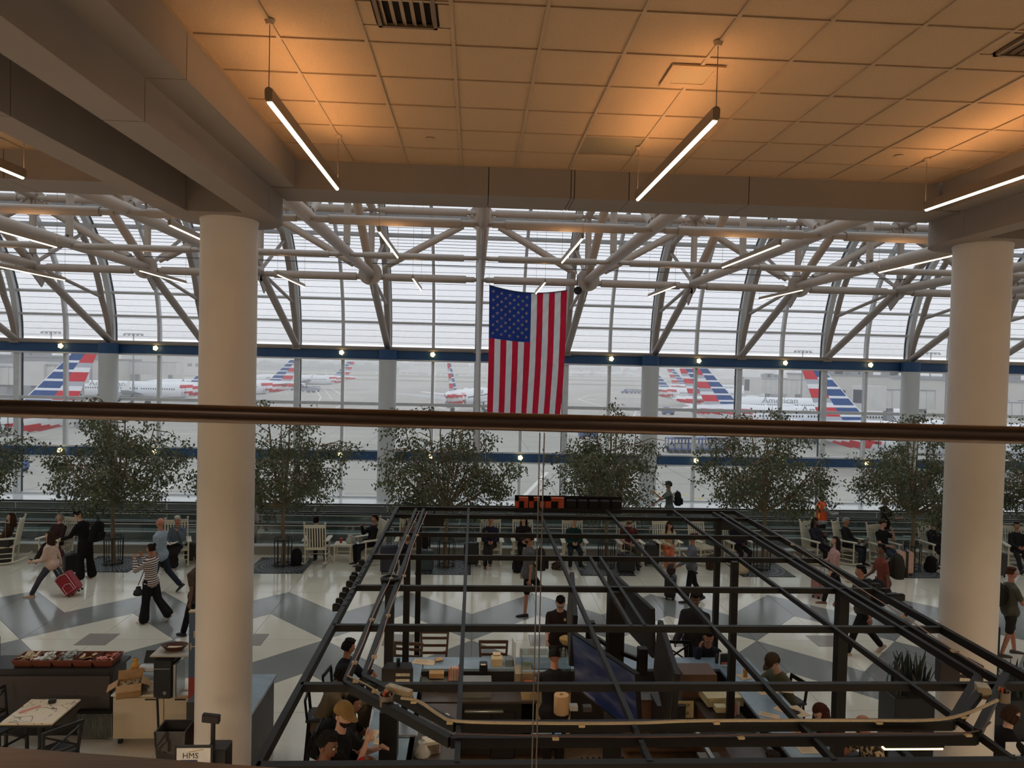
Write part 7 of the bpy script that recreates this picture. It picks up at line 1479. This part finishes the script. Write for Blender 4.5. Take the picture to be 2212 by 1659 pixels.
# marble table and dark chairs
p = G(83, 1536, .75); g = root('cafe_table', (-5.80, 9.83, 0), 'square marble-topped cafe table in a dark corner', 'table'); mm = mat('marble', (222, 200, 168), .25, var=.03); n_ = mm.node_tree.nodes; l_ = mm.node_tree.links; vo = n_.new('ShaderNodeTexNoise'); vo.inputs['Scale'].default_value = 3.0; vo.inputs['Detail'].default_value = 3; vo.inputs['Distortion'].default_value = 1.0; tcn = n_.new('ShaderNodeTexCoord'); l_.new(tcn.outputs['Object'], vo.inputs['Vector']); rr = n_.new('ShaderNodeValToRGB'); e = rr.color_ramp.elements; e[0].position = .485; e[0].color = lin((226, 204, 172)) + (1,); e[1].position = .515; e[1].color = lin((226, 204, 172)) + (1,); k_ = e.new(.5); k_.color = lin((84, 66, 60)) + (1,); l_.new(vo.outputs['Fac'], rr.inputs['Fac']); l_.new(rr.outputs['Color'], n_['Principled BSDF'].inputs['Base Color'])
MB().rbox((0, 0, .745), (.68, .68, .03), .006).build('marble_top', mm, g); MB().bb(-.33, .33, -.33, .33, .70, .73).build('apron', m_cb, g, smooth=0); MB().cyl((0, 0, .03), (0, 0, .72), .04, n=12).build('pedestal', m_rubber, g); MB().bb(-.25, .25, -.25, .25, 0, .03).build('base', m_rubber, g)
bx('napkin_holder', 113, 1518, .762, (.09, .06, .05), m_rubber, 'dark napkin holder at the back of the marble table', 'holder', .3); bx('paper_slip', 65, 1532, .762, (.26, .05, .002), m_pink, 'red and blue paper strip on the marble table', 'paper', .9, .0005)
for (x, y, yw, lb) in ((-5.35, 9.35, 140, 'dark cafe chair at the near right corner of the marble table'), (-6.35, 9.3, 40, 'dark cafe chair at the near left of the marble table'), (-6.45, 10.05, -20, 'dark cafe chair left of the marble table')):
    p = Vector((x, y, 0)); g0 = len(bpy.data.objects); ladder(100, 1500, yw, lb, m_cb, True, top=.88); bpy.data.objects[[o.name for o in COL.objects if o.get('label') == lb][0]].location = p
ladder(212, 1612, 90, 'black cross-back chair at the bottom in front of the cream cabinet', m_cb, True, top=.88)
# cream cabinet with machines
xa, xb = -5.10, -4.0; cb_ = root('cream_cabinet', (0, 0, 0), 'cream two-door cabinet on castors carrying the till', 'cabinet'); m_ccab = mat('cream_cabinet', (212, 194, 164), .45, var=.03)
MB().bb(xa, xb + .35, 10.34, 10.85, .10, .72).build('carcass', m_ccab, cb_, smooth=0); MB().rbox(((xa + xb + .35) / 2, 10.59, .735), (xb - xa + .40, .55, .03), .006).build('worktop', mat('white_stone', (226, 216, 200), .2, var=.04), cb_)
for i in range(2): x0 = xa + .01 + i * .72; MB().bb(x0, x0 + .705, 10.315, 10.34, .11, .70).build('door', m_ccab, cb_, smooth=0); MB().bb(x0 + .45 - i * .3, x0 + .60 - i * .3, 10.300, 10.316, .675, .69).build('door_pull', m_rubber, cb_, smooth=0)
for x in (xa + .08, xb + .2): MB().cyl((x - .02, 10.40, .045), (x + .02, 10.40, .045), .045, n=12).build('castor', m_rubber, cb_)
def on_cab(px, py, z=.751): return G(px, py, z)
g = root('cardboard_box', on_cab(280, 1500), 'open cardboard box full of packets on the cream cabinet', 'box', None, .35); b = MB()
for (a_, c_, d_, e_) in ((-.16, -.155, -.12, .12), (.155, .16, -.12, .12), (-.16, .16, -.12, -.115), (-.16, .16, .115, .12), (-.16, .16, -.12, .12)): b.bb(a_, c_, d_, e_, 0, .19 if (c_ - a_ < .1 or e_ - d_ < .1) else .01)
b.build('box_body', m_card, g, smooth=0)
for (M_, d_) in ((Matrix.Translation((-.16, 0, .19)) @ Matrix.Rotation(-.5, 4, 'Y') @ Matrix.Translation((-.07, 0, 0)), (.14, .24, .005)), (Matrix.Translation((.16, 0, .19)) @ Matrix.Rotation(.4, 4, 'Y') @ Matrix.Translation((.07, 0, 0)), (.14, .24, .005)), (Matrix.Translation((0, -.12, .19)) @ Matrix.Rotation(.5, 4, 'X') @ Matrix.Translation((0, -.06, 0)), (.32, .12, .005)), (Matrix.Translation((0, .12, .19)) @ Matrix.Rotation(1.2, 4, 'X') @ Matrix.Translation((0, .06, 0)), (.32, .12, .005))): MB().box((0, 0, 0), d_, 0, M_).build('flap', m_card, g, smooth=0)
b = MB(); rg = random.Random(8)
for i in range(60): b.box((0, 0, 0), (.012, .06, .01), 0, Matrix.Translation((rg.uniform(-.13, .13), rg.uniform(-.09, .09), rg.uniform(.12, .17))) @ Euler((rg.uniform(-1, 1), rg.uniform(-1, 1), rg.uniform(-2, 2))).to_matrix().to_4x4())
b.build('packets', mat('kraft_packets', (186, 160, 124), .7, var=.2), g, kind='stuff', smooth=0)
p = on_cab(362, 1500); g = root('computer_tower', (p.x, p.y, .751), 'tall black machine with rounded top standing on the cream cabinet', 'machine'); MB().rbox((0, 0, .30), (.27, .34, .60), .04).build('housing', m_rubber, g); MB().bb(-.13, .1, -.174, -.17, .44, .448).build('trim_line', m_steel, g, smooth=0); MB().cyl((.03, -.168, .1), (.03, -.175, .1), .025, n=16).build('badge', m_dsteel, g); MB().rbox((.16, 0, .26), (.05, .32, .5), .015).build('side_panel', m_steel, g)
g = root('tray_shelf', (p.x + .09, p.y + .05, 1.368), 'pale shelf plate on top of the black machine', 'shelf'); MB().rbox((0, 0, 0), (.56, .42, .03), .01).build('plate', mat('pale_plate', (176, 166, 150), .4), g)
g = root('wicker_basket', (p.x + .07, p.y + .05, 1.384), 'dark wicker basket with papers on the pale shelf plate', 'basket'); b = MB(); b.lathe([(.10, 0), (.16, .07), (.17, .075), (.15, .07), (.09, .012), (0, .012)], 24, M=Matrix.Diagonal((1.15, .7, 1, 1))); b.build('basket', mat('dark_wicker', (84, 48, 32), .7, var=.4, scale=60, bump=1), g); MB().rbox((0, 0, .03), (.2, .08, .02), .004).build('papers', m_paper, g)
p = on_cab(318, 1490); g = root('cash_register', (p.x + .02, p.y + .12, .751), 'cash register with tilted dark screen behind the black machine', 'register'); MB().rbox((0, 0, .08), (.36, .3, .16), .02).build('base', m_dsteel, g); MB().rbox((.02, .02, .26), (.44, .10, .09), .02).build('printer_head', m_alu, g); q = MB().rbox((0, 0, 0), (.26, .02, .18), .006).build('screen', m_rubber, g); q.location = (.0, .05, .42); q.rotation_euler = (-.5, 0, 0)
bx('keypad', 400, 1485, .751, (.16, .22, .02), mat('keypad_white', (206, 196, 180), .5), 'white keypad right of the black machine', 'keypad', .1)
sack(on_cab(274, 1470, .95) + Vector((0, .25, 0)), (.07, .05, .2), mat('snack_yellow', (206, 150, 60), .5, var=.5, scale=15), 'yellow and red snack bag behind the cardboard box', name='snack_bag'); sack(on_cab(330, 1492), (.08, .06, .14), m_poly, 'clear plastic bag beside the black machine')
# banner stand behind the left column
xa_ = A(409, 1400, 10.1).x; g = root('banner_stand', (0, 0, 0), 'tall sign panel, blue above and red below, half hidden by the left column', 'sign'); zt, zm = A(415, 1322, 10.1).z, A(415, 1462, 10.1).z; mbl = mat('sign_blue', (66, 84, 108), .5, var=.04); mrd = mat('sign_red', (150, 52, 40), .5, var=.05)
MB().bb(xa_, xa_ + .75, 10.08, 10.14, .02, zm).build('red_panel', mrd, g, smooth=0); MB().bb(xa_, xa_ + .75, 10.08, 10.14, zm, zt).build('blue_panel', mbl, g, smooth=0); MB().bb(xa_ - .005, xa_ + .755, 10.07, 10.15, zt, zt + .02).build('top_cap', m_beige, g, smooth=0)
zf = A(418, 1378, 10.08).z; text('F', .14, m_paper, g, basis((xa_ + .055, 10.079, zf), (1, 0, 0), (0, 0, 1), (0, -1, 0)), 'lettering', .001); text('H', .14, m_paper, g, basis((xa_ + .01, 10.079, zf - .17), (1, 0, 0), (0, 0, 1), (0, -1, 0)), 'lettering', .001)
# pole, bin, card reader, sign
p = G(350, 1655, .05); g = root('floor_lamp_pole', (p.x, 9.6, 0), 'thin black pole with a bent cable in front of the cream cabinet', 'pole'); MB().tube([(.02, 0, 0), (0, 0, .5), (-.02, .0, .95), (-.025, 0, 1.05)], .016, 8).build('pole', m_rubber, g); MB().lathe([(.0, 0), (.13, .0), (.13, .02), (0, .03)], 20).build('foot', m_rubber, g)
p = G(378, 1568, .72); g = root('waste_bin', (p.x, p.y, 0), 'grey waste bin with a clear liner in front of the cream cabinet', 'bin'); b = MB(); b.add([(-.15, -.13, 0), (.15, -.13, 0), (.15, .13, 0), (-.15, .13, 0), (-.20, -.17, .72), (.20, -.17, .72), (.20, .17, .72), (-.20, .17, .72), (-.18, -.15, .72), (.18, -.15, .72), (.18, .15, .72), (-.18, .15, .72), (-.16, -.13, .3), (.16, -.13, .3), (.16, .13, .3), (-.16, .13, .3)], [(0, 3, 2, 1), (0, 1, 5, 4), (1, 2, 6, 5), (2, 3, 7, 6), (3, 0, 4, 7), (4, 5, 9, 8), (5, 6, 10, 9), (6, 7, 11, 10), (7, 4, 8, 11), (8, 9, 13, 12), (9, 10, 14, 13), (10, 11, 15, 14), (11, 8, 12, 15), (12, 13, 14, 15)]); b.build('bin_body', mat('bin_grey', (58, 54, 52), .6), g, smooth=0); MB().add([(-.205, -.175, .735), (.205, -.175, .735), (.19, -.165, .5), (.06, -.17, .42), (-.1, -.168, .46), (-.19, -.165, .52)], [(0, 5, 4, 3, 2, 1)]).build('liner', m_poly if False else glass('liner_film', (.8, .78, .74), dirt=.25), g, smooth=0)
p = G(460, 1640, .3); g = root('card_reader_stand', (A(456, 1560, 7.0).x, 7.0, 0), 'black pole-mounted screen in front of the left column', 'terminal'); zt = A(456, 1556, 7.0).z; MB().cyl((.02, 0, 0), (.02, 0, zt - .02), .022, n=12).build('pole', m_rubber, g); q = MB().rbox((0, 0, 0), (.17, .05, .10), .012).build('screen', mat('terminal_black', (40, 34, 32), .5), g); q.location = (0, 0, zt + .02); q.rotation_euler = (.25, .12, 0); MB().rbox((.06, .05, zt - .42), (.2, .2, .3), .01).build('box', m_rubber, g)
Ys = 6.9; sA, sB = A(382, 1618, Ys), A(455, 1616, Ys); g = root('sign_frame', (0, 0, 0), 'black framed white notice reading HMS HOST at the bottom', 'sign'); w = sB.x - sA.x; h = .34; z1 = sA.z + .01
MB().bb(sA.x - .02, sB.x + .02, Ys, Ys + .02, z1 - h, z1 + .02).build('frame', m_rubber, g, smooth=0); MB().bb(sA.x, sB.x, Ys - .004, Ys, z1 - h + .02, z1).build('sheet', mat('notice_white', (226, 222, 220), .5), g, smooth=0); MB().bb(sA.x + w * .12, sA.x + w * .62, Ys - .006, Ys - .004, z1 - .175, z1 - .115).build('blue_bar', mat('notice_blue', (50, 62, 110), .5), g, smooth=0)
text('HMS', .078, mt_, g, basis((sA.x + w * .17, Ys - .006, z1 - .10), (1, 0, 0), (0, 0, 1), (0, -1, 0)), 'lettering', .001); text('HOST', .05, MATS['notice_white'], g, basis((sA.x + w * .15, Ys - .008, z1 - .163), (1, 0, 0), (0, 0, 1), (0, -1, 0)), 'lettering', .001, sx=1.2)
MB().bar((sA.x + w * .35, Ys - .006, z1 - .04), (sA.x + w * .8, Ys - .006, z1 - .012), .004, .008).build('pen_mark', m_beige, g, smooth=0); MB().bb(sA.x + .1, sA.x + .2, Ys + .02, Ys + .1, 0, z1 - h).build('stand', m_rubber, g, smooth=0)
# kiosk right of the left column
kx, ky = G(566, 1520, .9).x, 9.0; g = root('host_kiosk', (0, 0, 0), 'tall grey kiosk cabinet with slate top right of the left column', 'kiosk'); b = MB(); mk = mat('kiosk_grey', (104, 102, 98), .5, var=.06)
q0, q1 = G(590, 1468, 1.1), G(571, 1508, 1.1); x1 = q0.x; MB().bb(x1 - .55, x1 - .04, 8.95, 10.15, 0, 1.06).build('carcass', mk, g, smooth=0); MB().bb(x1 - .6, x1, 8.9, 10.2, 1.06, 1.10).build('slate_top', m_stone, g); MB().bb(x1 - .045, x1 - .02, 8.95, 10.15, 0, 1.06).build('dark_end', m_cb, g, smooth=0)
MB().bb(x1 - .75, x1 - .35, 8.9, 9.6, 1.1, 1.32).build('till_box', m_cb, g, smooth=0)
# planter with snake plants and card
g = root('planter', G(1955, 1655, 0) * 1.0, 'tall black planter of snake plants beside the right column', 'planter'); pc = G(1960, 1490, .95); g.location = (pc.x, pc.y, 0); MB().rbox((0, 0, .46), (.62, .42, .92), .01).build('box', m_cb, g); MB().bb(-.29, .29, -.19, .19, .9, .93).build('soil', mat('soil', (40, 32, 26), .9), g, smooth=0)
m_snake = mat('snake_leaf', (44, 52, 40), .5, var=.4, scale=8, stretch=(1, 1, 5)); rg = random.Random(3)
def snake(g, n, sx, sy, z, hm):
    for i in range(n):
        x, y = rg.uniform(-sx, sx), rg.uniform(-sy, sy); h = hm * rg.uniform(.55, 1.0); a = rg.uniform(0, PI); w = .028; dx, dy = rg.uniform(-.12, .12), rg.uniform(-.08, .08); b = MB(); vs = []
        for t, ww in ((0, .6), (.35, 1), (.7, .75), (1, .04)):
            c = Vector((x + dx * t * t, y + dy * t * t, z + h * t)); u = Vector((math.cos(a + t * .5), math.sin(a + t * .5), 0)); v = Vector((-u.y, u.x, 0)); vs += [c - u * w * ww, c + v * .008, c + u * w * ww, c - v * .004]
        b.add(vs, [(k * 4 + q, k * 4 + (q + 1) % 4, k * 4 + 4 + (q + 1) % 4, k * 4 + 4 + q) for k in range(3) for q in range(4)]); b.build('leaf', m_snake, g, smooth=60)
snake(g, 46, .27, .17, .92, .62)
g = root('info_card', G(1961, 1428, 1.15), 'white card with a blue band standing in front of the snake plants', 'sign'); g.location.y = pc.y - .3; MB().rbox((0, 0, 0), (.17, .02, .30), .004).build('frame', m_rubber, g); MB().bb(-.07, .07, -.014, -.01, -.13, .135).build('sheet', MATS['notice_white'], g, smooth=0); MB().bb(-.07, .07, -.016, -.013, -.06, .03).build('blue_band', mat('band_blue', (90, 120, 160), .5), g, smooth=0); MB().cyl((0, 0, -1.1), (0, 0, -.15), .01, n=6).build('stake', m_rubber, g)
g = root('planter', (G(2190, 1500, .6).x, G(2190, 1500, .6).y, 0), 'black planter of snake plants right of the right column', 'planter'); MB().rbox((0, 0, .3), (.7, .42, .6), .01).build('box', m_cb, g); snake(g, 36, .32, .17, .58, .6)
bx('lost_sign', 2196, 1630, .9, (.3, .01, .16), MATS['notice_white'], 'white notice at the lower right corner', 'sign')
finish_people()
